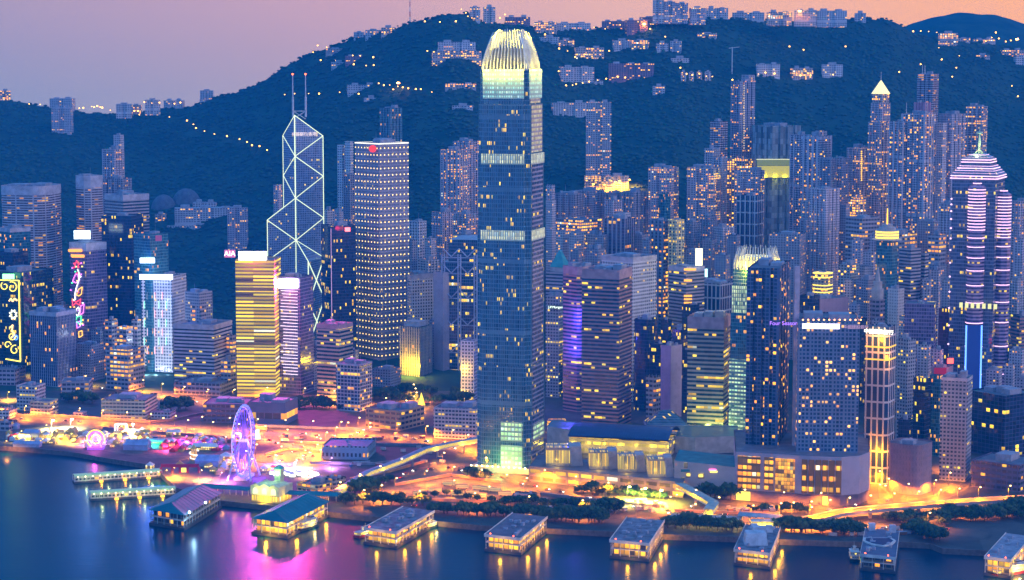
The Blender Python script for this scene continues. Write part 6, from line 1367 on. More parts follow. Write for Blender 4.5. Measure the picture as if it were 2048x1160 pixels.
slab('station_block', 'grey box with a teal roof at the foot of the green lit tower', [(1350, 905), (1390, 908), (1470, 905)], 872, 60, plain('box_grey', (.5, .46, .42)), roofm=plain('teal_glass_roof', (.04, .16, .17), rough=.3))
e, z_, P_ = slab('glass_canopy_hall', 'low hall with a tilted striped glass roof under the rosy banded towers', [(1290, 872), (1376, 876)], 850, 30, style('podium', p=.3))
m = MB(); m.prism([(-22, -16), (22, -16), (22, 14), (-22, 14)], z_ + .1, z_ + 14, poly2=[(-4, -2), (6, -2), (6, 2), (-4, 2)]); m.build('glass_roof', style('glass', W=2, H=2.2, p=.05), e)
for lab, x0, x1, yb, yt, col, pw in (('bright glazed lobby at the foot of the rosy towers', 1180, 1262, 868, 852, (1, .5, .1), 50000), ('low lit block by the dark office block', 1094, 1128, 862, 842, (1, .6, .1), 40000)):
    e, z_, P_ = slab('lobby_block', lab, [(x0, yb), (x1, yb)], yt, 14, facade('lobby_gold', Wall=(.4, .3, .1), Glass=(.3, .2, .1), W=4, H=4, fx=.8, fy=.7, p=.9, cl=0, str=1.6, **WARM)); lamp('lobby_light', (0, -14, 5), col, pw, e)
# construction site with three floodlight masts
for i, (a, b) in enumerate(((1255, 1001), (1287, 1004), (1319, 1008))):
    p = WZ(a, b, GZ); street_lamp((p.x, p.y, GZ), ['first', 'second', 'third'][i] + ' of three glaring floodlight masts on the construction site, counted from the tallest tower', 'construction floodlights', 120000, 12, (1, .95, .2), True, 40, 1.3)
mb = MB(); P = [WZ(a, b, 0) for a, b in [(1150, 1000), (1330, 1012), (1340, 1028), (1200, 1022)]]; mb.face([(p.x, p.y, GZ + .04) for p in P]); tag(mb.build('earthworks', plain('bare_earth', (.20, .18, .15), var=.4, scale=.15)), kind='structure')
# site fences and stacks
rr = random.Random(21)
for i in range(26):
    px_, py_ = rr.uniform(1080, 1330), rr.uniform(1000, 1024); p = WZ(px_, py_, GZ); e = empty('site_hut', (p.x, p.y, GZ + .05), 'small grey site hut on the construction ground before the mall', 'site hut', 'construction site huts', rr.random()); m = MB(); m.box((0, 0, 0), (rr.uniform(3, 8), 3, 2.8)); m.build('wall', PLANT if i % 2 else TC, e); m = MB(); m.box((0, 0, 2.82), (rr.uniform(4, 8), 3.4, .25)); m.build('roof', WHT if i % 3 else FLAT, e)

# hoardings, cabins, crates and planted verges over the reclaimed ground
def hoarding(px, label, col):
    P = [WZ(a, b, GZ) for a, b in px]; c = P[0]; e = empty('site_hoarding', (c.x, c.y, GZ), label, 'hoarding')
    m = MB(); mp_ = MB()
    for a, b in zip(P, P[1:]):
        d = (b - a).normalized(); n = Vector((-d.y, d.x, 0)) * .12; A, B = a - c, b - c
        m.prism([(A + n)[:2], (B + n)[:2], (B - n)[:2], (A - n)[:2]], 0, 2.4)
        mp_.prism([(A + n * 1.6)[:2], (B + n * 1.6)[:2], (B - n * 1.6)[:2], (A - n * 1.6)[:2]], 2.42, 2.6, bottom=True)
    m.build('panel', plain('hoarding_' + str(col), col), e); mp_.build('top_rail', WHT, e)
for px, lab, col in [([(-20, 832), (120, 834), (300, 846), (345, 842)], 'long pinkish boundary wall before the cream barracks', (.30, .17, .15)), ([(345, 842), (420, 826), (470, 822)], 'boundary wall bending towards the dark two-storey hall', (.28, .16, .15)), ([(500, 853), (640, 858), (760, 862)], 'white fence before the low theatre block', (.5, .48, .45)), ([(560, 886), (700, 890), (860, 893)], 'hoarding along the south side of the blue-roofed shed', (.2, .2, .26)), ([(620, 928), (750, 930), (790, 925)], 'hoarding on the harbour side of the blue-roofed shed', (.3, .3, .34)), ([(530, 912), (575, 900), (640, 906)], 'low barrier round the grass circle', (.6, .3, .2)), ([(700, 960), (780, 945), (850, 925)], 'barrier between the footbridge and the bus road', (.45, .25, .15)), ([(790, 972), (900, 952), (1000, 966)], 'barrier along the upper edge of the bus terminus', (.5, .28, .14)), ([(860, 1002), (1000, 1006), (1060, 1000)], 'barrier along the lower edge of the bus terminus', (.5, .28, .14)), ([(1080, 990), (1200, 1004), (1330, 1016)], 'hoarding south of the construction ground', (.35, .22, .2)), ([(1350, 1024), (1450, 1028), (1560, 1030)], 'barrier beside the slip road', (.5, .28, .14)), ([(205, 858), (300, 866), (440, 876)], 'violet lit hoarding behind the fairground', (.3, .12, .25)), ([(1790, 1040), (1890, 1032), (2050, 1022)], 'low wall under the elevated road', (.3, .26, .26))]: hoarding(px, lab, col)
rr = random.Random(77)
for (xa, xb, ya, yb, n_, lab, grp) in [(700, 900, 895, 935, 20, 'stack of site material on the bare ground inland of the footbridge', 'site material inland of the footbridge'), (560, 640, 872, 884, 8, 'site cabin on the verge of the main road behind the wheel', 'verge cabins'), (300, 460, 878, 890, 14, 'dark storage box behind the fairground hoarding', 'fairground storage boxes'), (1400, 1560, 1016, 1026, 12, 'crate on the road works below the hotel podium', 'road works crates'), (1640, 1880, 1056, 1072, 22, 'parked van under the elevated road', 'vans under the elevated road'), (740, 850, 870, 880, 8, 'box trailer by the low car park building', 'box trailers')]:
    for i in range(n_):
        p = WZ(rr.uniform(xa, xb), rr.uniform(ya, yb), GZ); L_ = rr.uniform(3, 7); e = empty('van' if 'van' in lab else ('site_cabin' if 'cabin' in lab else 'storage_box'), (p.x, p.y, GZ + .06), lab, 'van' if 'van' in lab else 'storage box', grp, rr.uniform(-.5, .5)); m = MB(); m.box((0, 0, .3), (L_, 2.2, 2.3)); m.build('body', rr.choice([TC, PLANT, FLAT, WHT, plain('rust_box', (.3, .12, .06)), plain('blue_box', (.05, .12, .3))]), e)
        m = MB(); m.box((0, 0, 2.62), (L_ * .96, 2.1, .15)); m.build('roof', ROOFP, e)
        if 'van' in lab:
            for x in (-L_ * .3, L_ * .3): m = MB(); m.tube((x, -1.15, .35), (x, 1.15, .35), .35, 8); m.build('wheel', PILE, e)
m = MB(); c_ = WZ(552, 917, GZ); m.prism([(c_.x + 22 * math.cos(k * .314), c_.y + 26 * math.sin(k * .314)) for k in range(20)], GZ + .2, GZ + .45); tag(m.build('grass', plain('verge_grass', (.05, .08, .03), var=.5, scale=.5)), 'round patch of grass inside the looping road', 'grass', kind='stuff')
# ---------------------------------------------------------------- big wheel and fairground
def wheel():
    p = WZ(488, 956, GZ); Rw, hub = 30.5, 35; e = empty('ferris_wheel', (p.x, p.y, GZ), 'giant white ferris wheel glowing violet on the plaza', 'ferris wheel', rz=math.radians(80))
    # in local coordinates the wheel turns in the x-z plane
    vi = glow('violet_tube', (.17, .07, 1), 2.0); wt = glow('white_violet_tube', (.55, .35, 1), 2.4); steel = plain('wheel_steel', (.7, .68, .75))
    for s, r_, m_ in ((-1.6, Rw, vi), (1.6, Rw, wt), (0, Rw * .93, vi)):
        m = MB(); n_ = 56
        for k in range(n_):
            a, b = k * 2 * math.pi / n_, (k + 1) * 2 * math.pi / n_; m.tube((r_ * math.cos(a), s, hub + r_ * math.sin(a)), (r_ * math.cos(b), s, hub + r_ * math.sin(b)), .42 if m_ is wt else .3, 5)
        m.build('rim', m_, e)
    for k in range(42):
        a = k * 2 * math.pi / 42; m = MB(); m.tube((0, -1.4 if k % 2 else 1.4, hub), (Rw * math.cos(a), -1.4 if k % 2 else 1.4, hub + Rw * math.sin(a)), .16, 4); m.build('spoke', vi, e)
    for k in range(42):
        a = (k + .5) * 2 * math.pi / 42; m = MB(); m.ico(((Rw + 1.9) * math.cos(a), 0, hub + (Rw + 1.9) * math.sin(a) - .3), 1.25, .05, sq=(1, 1, 1.15)); m.build('gondola', glow('gondola_blue', (.16, .2, 1), .9, base=(.5, .5, .7)), e)
    m = MB(); m.tube((0, -4, hub), (0, 4, hub), 1.6, 12); m.build('hub', wt, e)
    for sx_ in (-1, 1):
        for sy in (-1, 1): m = MB(); m.tube((0, sy * 3.6, hub), (sx_ * 15, sy * 11, 0), .8, 6); m.build('leg', steel, e)
    m = MB(); m.box((0, 0, 0), (26, 12, 2.5)); m.build('boarding_deck', plain('deck_white', (.6, .6, .7)), e)
    for q, c_, pw in (((0, -10, hub), (.35, .12, 1), 90000), ((0, 12, 12), (.4, .15, 1), 90000), ((0, -14, 6), (.3, .15, 1), 60000), ((14, 8, 5), (.4, .2, 1), 50000)): lamp('wheel_light', q, c_, pw, e, 2)
wheel()
TENT = [plain('tent_white', (.75, .74, .72)), plain('tent_red', (.55, .04, .06)), plain('tent_yellow', (.65, .45, .12)), plain('tent_blue', (.30, .38, .55))]
def tent(p, w_, d_, h_, mi, label, group, rz=0, lit=None, name='tent'):
    e = empty(name, (p.x, p.y, GZ + .05), label, 'tent', group, rz); P = [(-w_ / 2, -d_ / 2), (w_ / 2, -d_ / 2), (w_ / 2, d_ / 2), (-w_ / 2, d_ / 2)]
    m = MB(); m.prism(P, 0, h_ * .55, top=False); m.build('side_wall', lit or TENT[mi], e); m = MB(); k = .04 if abs(w_ - d_) < 3 else .5
    P2 = [(-w_ / 2 * (k if w_ < d_ else .96) if k > .1 else -.15, -d_ / 2 * (.96 if w_ < d_ else .03) if k > .1 else -.15)]
    if k > .1: P2 = [(-w_ * .47, -.2), (w_ * .47, -.2), (w_ * .47, .2), (-w_ * .47, .2)] if w_ >= d_ else [(-.2, -d_ * .47), (.2, -d_ * .47), (.2, d_ * .47), (-.2, d_ * .47)]
    else: P2 = [(-.15, -.15), (.15, -.15), (.15, .15), (-.15, .15)]
    m.prism([(a * 1.08, b * 1.08) for a, b in P], h_ * .55 + .02, h_, poly2=P2, bottom=True); m.build('roof', TENT[mi], e); return e
GLT = facade('stall_glow', Wall=(.5, .35, .1), Glass=(.4, .25, .1), W=2.2, H=2.4, fx=.7, fy=.7, p=.8, cl=0, str=2.4, LitA=(1, .55, .04), LitB=(1, .85, .3))
rr = random.Random(5)
FAIR = [((10, 60), (868, 884), 9, 'fair stall near the eastern end of the fairground', 'eastern fair stalls', (0, 1, 2)), ((70, 150), (862, 886), 20, 'yellow lit fair stall between the blue marquee and the spinning ride', 'yellow fair stalls', (0, 2, 2)),
        ((150, 235), (866, 898), 16, 'pale peaked tent around the spinning neon ride', 'tents around the neon ride', (0, 0, 2)), ((225, 300), (862, 885), 14, 'small stall behind the sloping grey pavilion', 'stalls behind the grey pavilion', (2, 0, 3)),
        ((315, 370), (888, 903), 10, 'red peaked tent in the middle of the fairground', 'red tents', (1, 1, 1)), ((370, 460), (872, 905), 18, 'small purple-lit tent between the slide tower and the wheel', 'purple-lit tents', (0, 1, 3)), ((400, 470), (925, 950), 12, 'low stall in front of the giant wheel', 'stalls before the wheel', (0, 2, 0))]
for (xa, xb), (ya, yb), n_, lab, grp, ms_ in FAIR:
    for i in range(n_):
        p = WZ(rr.uniform(xa, xb), rr.uniform(ya, yb), GZ); s_ = rr.uniform(4, 7); tent(p, s_, s_ if rr.random() < .6 else s_ * 2, rr.uniform(3.5, 6), rr.choice(ms_), lab, grp, rr.uniform(-.4, .2), GLT if rr.random() < .5 else None)
for a, b, w_, d_, h_, mi, lab in [((55), 893, 27, 9, 6, 3, 'long white marquee with a pale blue roof on the fairground edge'), (65, 872, 16, 10, 7, 3, 'round-topped blue tent behind the long marquee'), (410, 900, 24, 8, 7, 0, 'zigzag-topped white marquee near the slide tower'), (320, 887, 30, 8, 5, 0, 'long low white marquee beside the zigzag-topped one'), (275, 898, 24, 16, 10, 3, 'sloping grey pavilion on the fairground'), (18, 857, 20, 9, 6, 3, 'grey marquee by the harbour road'), (348, 870, 15, 7, 6, 0, 'white box tent near the road junction'), (290, 868, 11, 6, 5, 2, 'yellow lit food tent'), (418, 930, 22, 18, 10, 3, 'large pavilion with a panelled glass roof by the wheel'), (452, 920, 12, 12, 8, 0, 'white peaked marquee touching the wheel supports'), (530, 942, 8, 8, 6, 0, 'white kiosk nearest the wheel'), (300, 938, 7, 7, 7, 0, 'white pagoda tent at the quay corner')]:
    tent(WZ(a, b, GZ), w_, d_, h_, mi, lab, None, -.12, GLT if mi != 3 else None, 'marquee' if w_ > 14 else 'tent')
for i in range(12): tent(WZ(545 + i * 8, 948 + (i % 3) * 2.5, GZ), 5, 5, 4.5, 0, 'glaring white kiosk in the bright row west of the wheel', 'bright kiosk row', 0, glow('kiosk_glare', (1, .95, .75), 2.6))
# lights strung over the fair
for a, b, c_, pw in [(40, 880, (1, .75, .15), 60000), (90, 868, (1, .8, .2), 80000), (110, 880, (1, .75, .15), 70000), (140, 885, (1, .7, .1), 60000), (170, 890, (1, .4, .6), 40000), (215, 885, (.6, .3, 1), 50000), (240, 870, (1, .7, .1), 70000), (262, 882, (1, .6, .2), 40000), (292, 893, (.1, .9, .8), 50000), (335, 900, (1, .15, .4), 50000), (345, 885, (.8, .2, .8), 50000), (370, 890, (.7, .1, .7), 60000), (392, 918, (1, .45, .1), 36000), (420, 895, (.6, .1, .9), 60000), (345, 955, (1, .45, .05), 60000), (400, 960, (1, .5, .2), 60000), (440, 965, (.9, .35, .5), 50000), (590, 940, (.8, .8, 1), 120000), (550, 930, (.7, .3, 1), 60000), (620, 955, (1, .6, .4), 40000), (660, 935, (.6, .3, .7), 60000), (10, 900, (1, .5, .1), 20000), (330, 960, (1, .5, .05), 50000), (15, 800, (1, .6, .1), 60000)]:
    p = WZ(a, b, GZ); street_lamp((p.x, p.y, GZ), 'slender festoon lamp mast among the fair tents and plaza', 'fairground lamp masts', pw, 9, c_, True, 12, .6)
for a, b, lab in ((103, 858, 'glaring white floodlight behind the yellow stalls, nearer the marquee'), (141, 856, 'glaring white floodlight behind the yellow stalls, nearer the barracks'), (263, 866, 'glaring floodlight beside the white light arch')): p = WZ(a, b, GZ); street_lamp((p.x, p.y, GZ), lab, None, 110000, 9, (1, .9, .5), True, 45, 1.5)
p = WZ(192, 898, GZ); e = empty('fairground_ride', (p.x, p.y, GZ), 'spinning ride drawn in magenta, yellow and violet neon', 'fairground ride')
for r_, col in ((9, (1, .55, .05)), (7, (.9, .1, .8)), (4.5, (1, .75, .1)), (2.2, (.3, .2, 1))):
    m = MB(); [m.tube((r_ * math.cos(k * .4488), 0, 10 + r_ * math.sin(k * .4488)), (r_ * math.cos((k + 1) * .4488), 0, 10 + r_ * math.sin((k + 1) * .4488)), .55, 5) for k in range(14) if not (r_ == 9 and 8 < k < 13)]; m.build('neon_ring', glow(f'ride_{r_}', col, 4), e)
for s in (-1, 1): m = MB(); m.tube((s * 6, 0, 0), (0, 0, 17), .6, 6); m.build('leg', glow('ride_leg', (1, .3, .9), 3), e)
m = MB(); m.box((0, 0, 0), (16, 9, 2)); m.build('platform', glow('ride_base', (.35, .1, .9), 1.2), e); lamp('ride_light', (0, -9, 8), (.9, .15, .8), 60000, e)
def arch(px, py, w_, h_, lab): 
    p = WZ(px, py, GZ); e = empty('light_arch', (p.x, p.y, GZ), lab, 'light arch'); mt_ = glow('arch_white', (1, .88, .8), 4)
    for y_ in (0, 4):
        k = 1 if y_ == 0 else .7
        m = MB(); m.tube((-w_ / 2 * k, y_, 0), (-w_ / 2 * k, y_, h_), .5, 5); m.tube((w_ / 2 * k, y_, 0), (w_ / 2 * k, y_, h_), .5, 5); m.tube((-w_ / 2 * k, y_, h_), (w_ / 2 * k, y_, h_), .5, 5); m.build('light_frame', mt_, e)
arch(242, 862, 12.5, 7, 'square arch of white light tubes on the fairground'); arch(474, 880, 9, 6.5, 'square arch of white light tubes half behind the giant wheel')
p = WZ(388, 920, GZ); e = empty('slide_tower', (p.x, p.y, GZ), 'round orange-lit slide tower with a white spiral', 'slide tower'); m = MB(); m.tube((0, 0, 0), (0, 0, 11), 3.6, 12, r2=2.4); m.build('tower', facade('slide_wall', Wall=(.8, .4, .1), Glass=(.6, .3, .1), W=1, H=3, fx=.5, fy=.8, p=1, cl=0, str=1.5, LitA=(1, .45, .05), LitB=(1, .6, .2)), e); m = MB(); m.tube((0, 0, 11), (0, 0, 15), 3, 12, r2=.2); m.build('cone_roof', TENT[2], e)
m = MB(); [m.tube(((4.6 - k * .05) * math.cos(k * .45), (4.6 - k * .05) * math.sin(k * .45), 9 - k * .3), ((4.6 - k * .05) * math.cos((k + 1) * .45), (4.6 - k * .05) * math.sin((k + 1) * .45), 8.7 - k * .3), .5, 4) for k in range(28)]; m.build('spiral_slide', glow('spiral_white', (1, .85, .7), 2.4), e)
A, B = WZ(322, 948, GZ), WZ(398, 944, GZ); e = empty('festival_gate', ((A.x + B.x) / 2, (A.y + B.y) / 2, GZ), 'dark red triple festival gate facing the plaza', 'gate'); L_ = (B - A).length; rd = plain('gate_red', (.42, .02, .08))
m = MB(); m.box((0, 0, 5.5), (L_, 1.6, 3)); m.build('beam', rd, e)
for t in (-.5, -.2, .0, .2, .5): m = MB(); m.box((t * L_, 0, 0), (2.2, 1.6, 5.5)); m.build('post', rd, e)
m = MB(); m.prism([(-4, -.8), (4, -.8), (4, .8), (-4, .8)], 8.52, 11.5, poly2=[(-.2, -.8), (.2, -.8), (.2, .8), (-.2, .8)]); m.build('gable', TENT[2], e); m = MB(); m.box((0.1 * L_, 1.5, .5), (5, .5, 4)); m.build('lit_board', glow('gate_yellow', (1, .8, .1), 2.2), e)
p = WZ(515, 880, GZ); e = empty('lit_figure', (p.x, p.y, GZ), 'pale glowing festival figure beyond the wheel', 'sculpture'); m = MB(); m.ico((0, 0, 9), 2.6, .05); m.tube((0, 0, 1), (0, 0, 8), 3.6, 10, r2=2); m.build('figure', glow('figure_glow', (1, .95, .6), 1.5), e)
p = WZ(843, 812, GZ); e = empty('christmas_tree', (p.x, p.y, GZ), 'tall yellow glowing conifer at the end of the climbing road', 'christmas tree'); m = MB(); m.tube((0, 0, 1), (0, 0, 15), 4.2, 12, r2=.2); m.build('crown', glow('conifer_gold', (1, .75, .05), 1.8), e); m = MB(); m.tube((0, 0, 0), (0, 0, 1), .6, 6); m.build('trunk', BARK, e); lamp('tree_light', (0, -8, 6), (1, .7, .1), 60000, e)

# ---------------------------------------------------------------- traffic
def make_bus():
    e = empty('bus', (0, 0, 0), 'x', 'bus'); m = MB(); m.box((0, 0, .5), (11.5, 2.5, 3.8)); m.build('body', plain('bus_cream', (.6, .45, .2)), e); m = MB(); m.box((0, 0, 2.6), (11.3, 2.56, .9)); m.box((0, 0, 1.2), (10.8, 2.56, .8)); m.build('window_band', glow('bus_window', (1, .7, .25), .8), e)
    for x in (-3.6, 3.6):
        for y in (-1.26, 1.26): m = MB(); m.tube((x, y - .1, .5), (x, y + .1, .5), .5, 8); m.build('wheel', PILE, e)
    return e
def make_car(col):
    e = empty('car', (0, 0, 0), 'x', 'car'); m = MB(); m.box((0, 0, .35), (4.4, 1.8, .65)); m.prism([(-1.5, -.8), (1.1, -.8), (1.1, .8), (-1.5, .8)], 1.01, 1.5, poly2=[(-1.1, -.7), (.6, -.7), (.6, .7), (-1.1, .7)]); m.build('body', plain(f'car_{col}', col, rough=.3), e)
    for y in (-.6, .6): m = MB(); m.box((2.22, y, .6), (.12, .45, .3)); m.build('headlight', glow('headlight', (1, .95, .7), 22), e)
    for y in (-.6, .6): m = MB(); m.box((-2.22, y, .65), (.12, .4, .25)); m.build('tail_light', glow('tail', (1, .03, .01), 10), e)
    for x in (-1.4, 1.4):
        for y in (-.9, .9): m = MB(); m.tube((x, y - .08, .35), (x, y + .08, .35), .34, 8); m.build('wheel', PILE, e)
    return e
bus0 = make_bus(); first = [True]; cars = [make_car((.5, .5, .5)), make_car((.25, .02, .02)), make_car((.05, .06, .09))]; cf = [True] * 3
for i, (a, b) in enumerate([(958, 980), (975, 982), (990, 984), (945, 990), (915, 992), (960, 996), (870, 985), (840, 992), (1010, 992), (523, 862), (898, 972), (925, 978)]):
    o = bus0 if first[0] else copy_tree(bus0); first[0] = False; p = WZ(a, b, GZ); o.location = (p.x, p.y, GZ + .2); o.rotation_euler.z = -.12 + (i % 2) * 3.14; o['label'] = 'yellow bus passing behind the giant wheel' if i == 9 else 'cream bus parked in the terminus below the tallest tower'; o['group'] = 'buses in the terminus' if i != 9 else 'buses on the harbour road'
rr = random.Random(11); CL = {'harbour': 'car on the main road behind the fairground', 'cross': 'car on the road climbing to the lit conifer', 'inland': 'car on the inland highway', 'terminus': 'car on the road past the bus terminus', 'slip': 'car on the slip road below the golden podium', 'loop': 'car on the looping road by the big wheel', 'quay': 'car on the quayside road'}
for k, lab in CL.items():
    P = PATHS[k]
    for j, p in enumerate(along(P, {'quay': 50, 'inland': 16}.get(k, 17), 0, 5)):
        if rr.random() < .25: continue
        q = min(range(len(P) - 1), key=lambda i_: (P[i_] - p).length); d = (P[q + 1] - P[q]).normalized(); n = Vector((-d.y, d.x, 0)); s = rr.choice((-1, 1)); c_ = rr.randrange(3)
        o = cars[c_] if cf[c_] else copy_tree(cars[c_]); cf[c_] = False; p = p + n * (-s) * (2.0 + 1.8 * rr.random()); o.location = (p.x, p.y, GZ + .22); o.rotation_euler.z = math.atan2(d.y, d.x) + (0 if s > 0 else math.pi); o['label'] = lab; o['group'] = 'cars on the ' + k + ' road'

# ---------------------------------------------------------------- houses and lamps on the hill
HOUSES = [
 (100, 146, 197, 222, 'hill_pale', 'twin-topped white apartment block on the low saddle of the ridge'), (104, 143, 217, 268, 'resi_pale', 'pale tower block standing on the wooded slope below the saddle'), (0, 20, 182, 202, 'hill_lit', 'red-roofed house with lit rooms at the eastern end of the ridge'),
 (232, 262, 208, 224, 'hill_pale', 'low grey block on the ridge beside the lit hollow'), (262, 282, 210, 232, 'hill_lit', 'brown block with lit rooms on the low ridge'), (290, 318, 200, 217, 'hill_pale', 'first grey block of the ridge row'), (328, 366, 201, 216, 'hill_pale', 'second, wider grey block of the ridge row'), (400, 426, 181, 203, 'hill_pale', 'dim green grey block where the ridge starts to climb'),
 (652, 688, 97, 110, 'hill_lit', 'house with many amber lights high on the eastern shoulder'), (662, 692, 124, 134, 'hill_pale', 'white house below the amber lit house'), (690, 730, 112, 124, 'hill_brown', 'dim brown terrace right of the white house on the shoulder'), (708, 728, 64, 78, 'hill_pale', 'small grey block stepping up the shoulder'), (730, 762, 60, 74, 'hill_pale', 'pale blue block on the shoulder skyline'), (762, 790, 55, 71, 'hill_lit', 'skyline block with a bright amber entrance'),
 (694, 754, 170, 182, 'hill_pale', 'long low white building on the mid slope with lit forecourt'), (728, 756, 197, 203, 'hill_pale', 'tiny white building below the long white one'), (876, 950, 84, 104, 'hill_pale', 'upper row of the grey double terrace near the claws'), (864, 962, 102, 119, 'hill_lit', 'lower row of the grey double terrace near the claws'), (890, 952, 168, 180, 'hill_lit', 'cluster of houses full of lights behind the tallest tower'), (905, 946, 211, 220, 'hill_pale', 'dim house with a few amber lamps beside the tallest tower'),
 (940, 960, 14, 44, 'hill_pale', 'slim stepped block at the top of the peak'), (967, 990, 14, 48, 'hill_pale', 'second stepped block at the top of the peak'), (1010, 1060, 34, 50, 'hill_brown', 'dark flat block on the summit behind the claws'), (1070, 1112, 44, 68, 'hill_lit', 'cream terrace with many lights west of the summit'), (1112, 1180, 46, 62, 'hill_pale', 'long grey villa row on the skyline'), (1080, 1118, 74, 90, 'hill_pale', 'pale block under the cream terrace'), (1116, 1148, 80, 96, 'hill_lit', 'glowing orange house front below the skyline'), (1150, 1207, 95, 120, 'hill_lit', 'stepped house group blazing with amber light'), (1120, 1187, 134, 170, 'hill_pale', 'large white apartment block on the upper slope'), (1187, 1206, 162, 172, 'hill_pale', 'low white annexe on the road by the large white block'),
 (1218, 1308, 127, 164, 'hill_brown', 'wide brownish apartment block in the middle of the slope'), (1204, 1250, 42, 62, 'hill_brown', 'dim brown houses on the skyline before the bright lamp'), (1252, 1294, 40, 70, 'hill_brown', 'dim terraced block beside the glaring amber lamp'), (1226, 1262, 80, 102, 'hill_pale', 'four-bay pale block left of its yellow lit neighbour'), (1264, 1298, 80, 101, 'hill_lit', 'yellow lit four-bay block'), (1313, 1336, 86, 106, 'hill_pale', 'small white pillared block on the slope'), (1341, 1363, 82, 107, 'hill_pale', 'taller white block beside the small pillared one'), (1396, 1434, 66, 78, 'hill_lit', 'villa with an amber terrace on the upper slope'), (1306, 1330, 172, 191, 'hill_pale', 'lone white stepped house on the mid slope'),
 (1362, 1372, 144, 163, 'hill_pale', 'first of four white huts in a row on the slope'), (1378, 1388, 144, 163, 'hill_pale', 'second of four white huts in a row on the slope'), (1394, 1404, 144, 163, 'hill_lit', 'third of four white huts in a row, lit amber'), (1410, 1422, 143, 165, 'hill_pale', 'last of four white huts in a row on the slope'), (1342, 1378, 116, 128, 'hill_pale', 'flat grey villa with a wide terrace'), (1514, 1560, 128, 157, 'grid_white', 'bright white seven-storey block on the western slope'), (1584, 1625, 136, 160, 'hill_lit', 'white block with a lit centre bay on the western slope'), (1645, 1685, 129, 156, 'grid_white', 'white block with a roof box furthest west on the slope'),
 (1306, 1328, 0, 34, 'hill_pale', 'rounded tower-like end block of the skyline apartments'), (1328, 1352, 3, 34, 'resi_lit', 'second skyline apartment block with a lit stair'), (1352, 1376, 6, 34, 'resi_lit', 'third skyline apartment block with a lit stair'), (1380, 1410, 16, 36, 'resi_lit', 'fourth, lower skyline apartment block'), (1412, 1456, 16, 37, 'hill_pale', 'fifth, long low skyline apartment block'), (1466, 1530, 25, 40, 'hill_pale', 'pale houses west of the skyline apartments'), (1590, 1634, 20, 40, 'hill_pale', 'brown grey skyline block by the glaring lamp'), (1634, 1694, 21, 41, 'hill_pale', 'grey blue skyline block with amber specks'), (1710, 1732, 26, 46, 'hill_pale', 'little dark house on a knoll of the skyline'),
 (1282, 1356, 34, 52, 'hill_brown', 'large dim hall beneath the skyline apartments'), (1880, 1916, 66, 78, 'hill_lit', 'gold lit terrace under the far hill'), (1916, 1940, 76, 86, 'hill_lit', 'lit houses just west of the gold lit terrace'), (1950, 1990, 78, 88, 'hill_lit', 'amber lit villas on the western saddle'), (1952, 1980, 110, 118, 'hill_lit', 'small gold pavilion alone on the western slope'), (2004, 2048, 100, 116, 'hill_lit', 'reddish lit group of buildings at the western edge'), (2030, 2060, 112, 134, 'grid_white', 'pale block under the reddish lit group'), (1536, 1584, 24, 38, 'hill_lit', 'long lit terrace on the skyline west of the pale houses'),
 (1104, 1176, 206, 236, 'hill_pale', 'white stepped terrace joined to the tall hillside tower'), (1172, 1222, 204, 375, style('resi_lit', Wall=(.40, .44, .5), p=.18), 'tall hillside tower rising from the orange lit forecourt'), (1170, 1210, 352, 388, style('hill_lit', p=.6), 'orange blazing entrance block at the foot of the hillside tower'), (1212, 1258, 352, 386, style('hill_pale', p=.3), 'white pillared wing with four amber roof lamps'),
 (310, 332, 428, 444, 'hill_lit', 'amber lit gatehouse east of the hillside school'), (348, 470, 416, 446, 'hill_pale', 'long white school wing on the hillside'), (385, 432, 405, 424, 'hill_pale', 'raised central block of the hillside school'), (456, 494, 416, 505, 'resi', 'grey tower at the end of the hillside school with a lit stair'), (335, 420, 452, 462, 'hill_pale', 'low retaining terrace below the hillside school'),
]
def house(x0, x1, yt, yb, st, lab, cat='house'):
    B_ = hit((x0 + x1) / 2, yb); Y = B_.y; A = WY(x0, yb, Y); Bq = WY(x1, yb, Y); zt = WY(x0, yt, Y).z; wd = Bq.x - A.x; dp = min(26, max(8, wd * .5)); nm = 'apartment_block' if (zt - B_.z) > 14 else 'hill_house'
    e = empty(nm, ((A.x + Bq.x) / 2, Y + dp / 2, B_.z), lab, 'apartment block' if nm[0] == 'a' else cat); h = max(4, zt - B_.z); rz = random.uniform(-.18, .18)
    m_ = st if not isinstance(st, str) else style(st); c_, s_ = math.cos(rz), math.sin(rz); k = .5
    P = [(-k * wd, -dp / 2), (-.12 * wd, -dp / 2), (-.12 * wd, -dp / 2 + 2.5), (.12 * wd, -dp / 2 + 2.5), (.12 * wd, -dp / 2), (k * wd, -dp / 2), (k * wd, dp / 2), (-k * wd, dp / 2)]; P = [(a * c_ - b * s_, a * s_ + b * c_) for a, b in P]
    m = MB(); m.prism(P, -12, h, top=False, v0=0); m.build('facade', m_, e); m = MB(); m.prism(P, h - .8, h - .5); m.build('roof', ROOFP, e)
    rr = random.Random(int(x0)); nb = 1 + int(wd / 35)
    for i in range(nb): m = MB(); m.box(((i + .5) / nb * wd - wd / 2, 0, h - .48), (wd / nb * .4, dp * .5, rr.uniform(2, 5))); m.build('roof_room', ROOFP, e)
    return e
for r in HOUSES: house(*r)
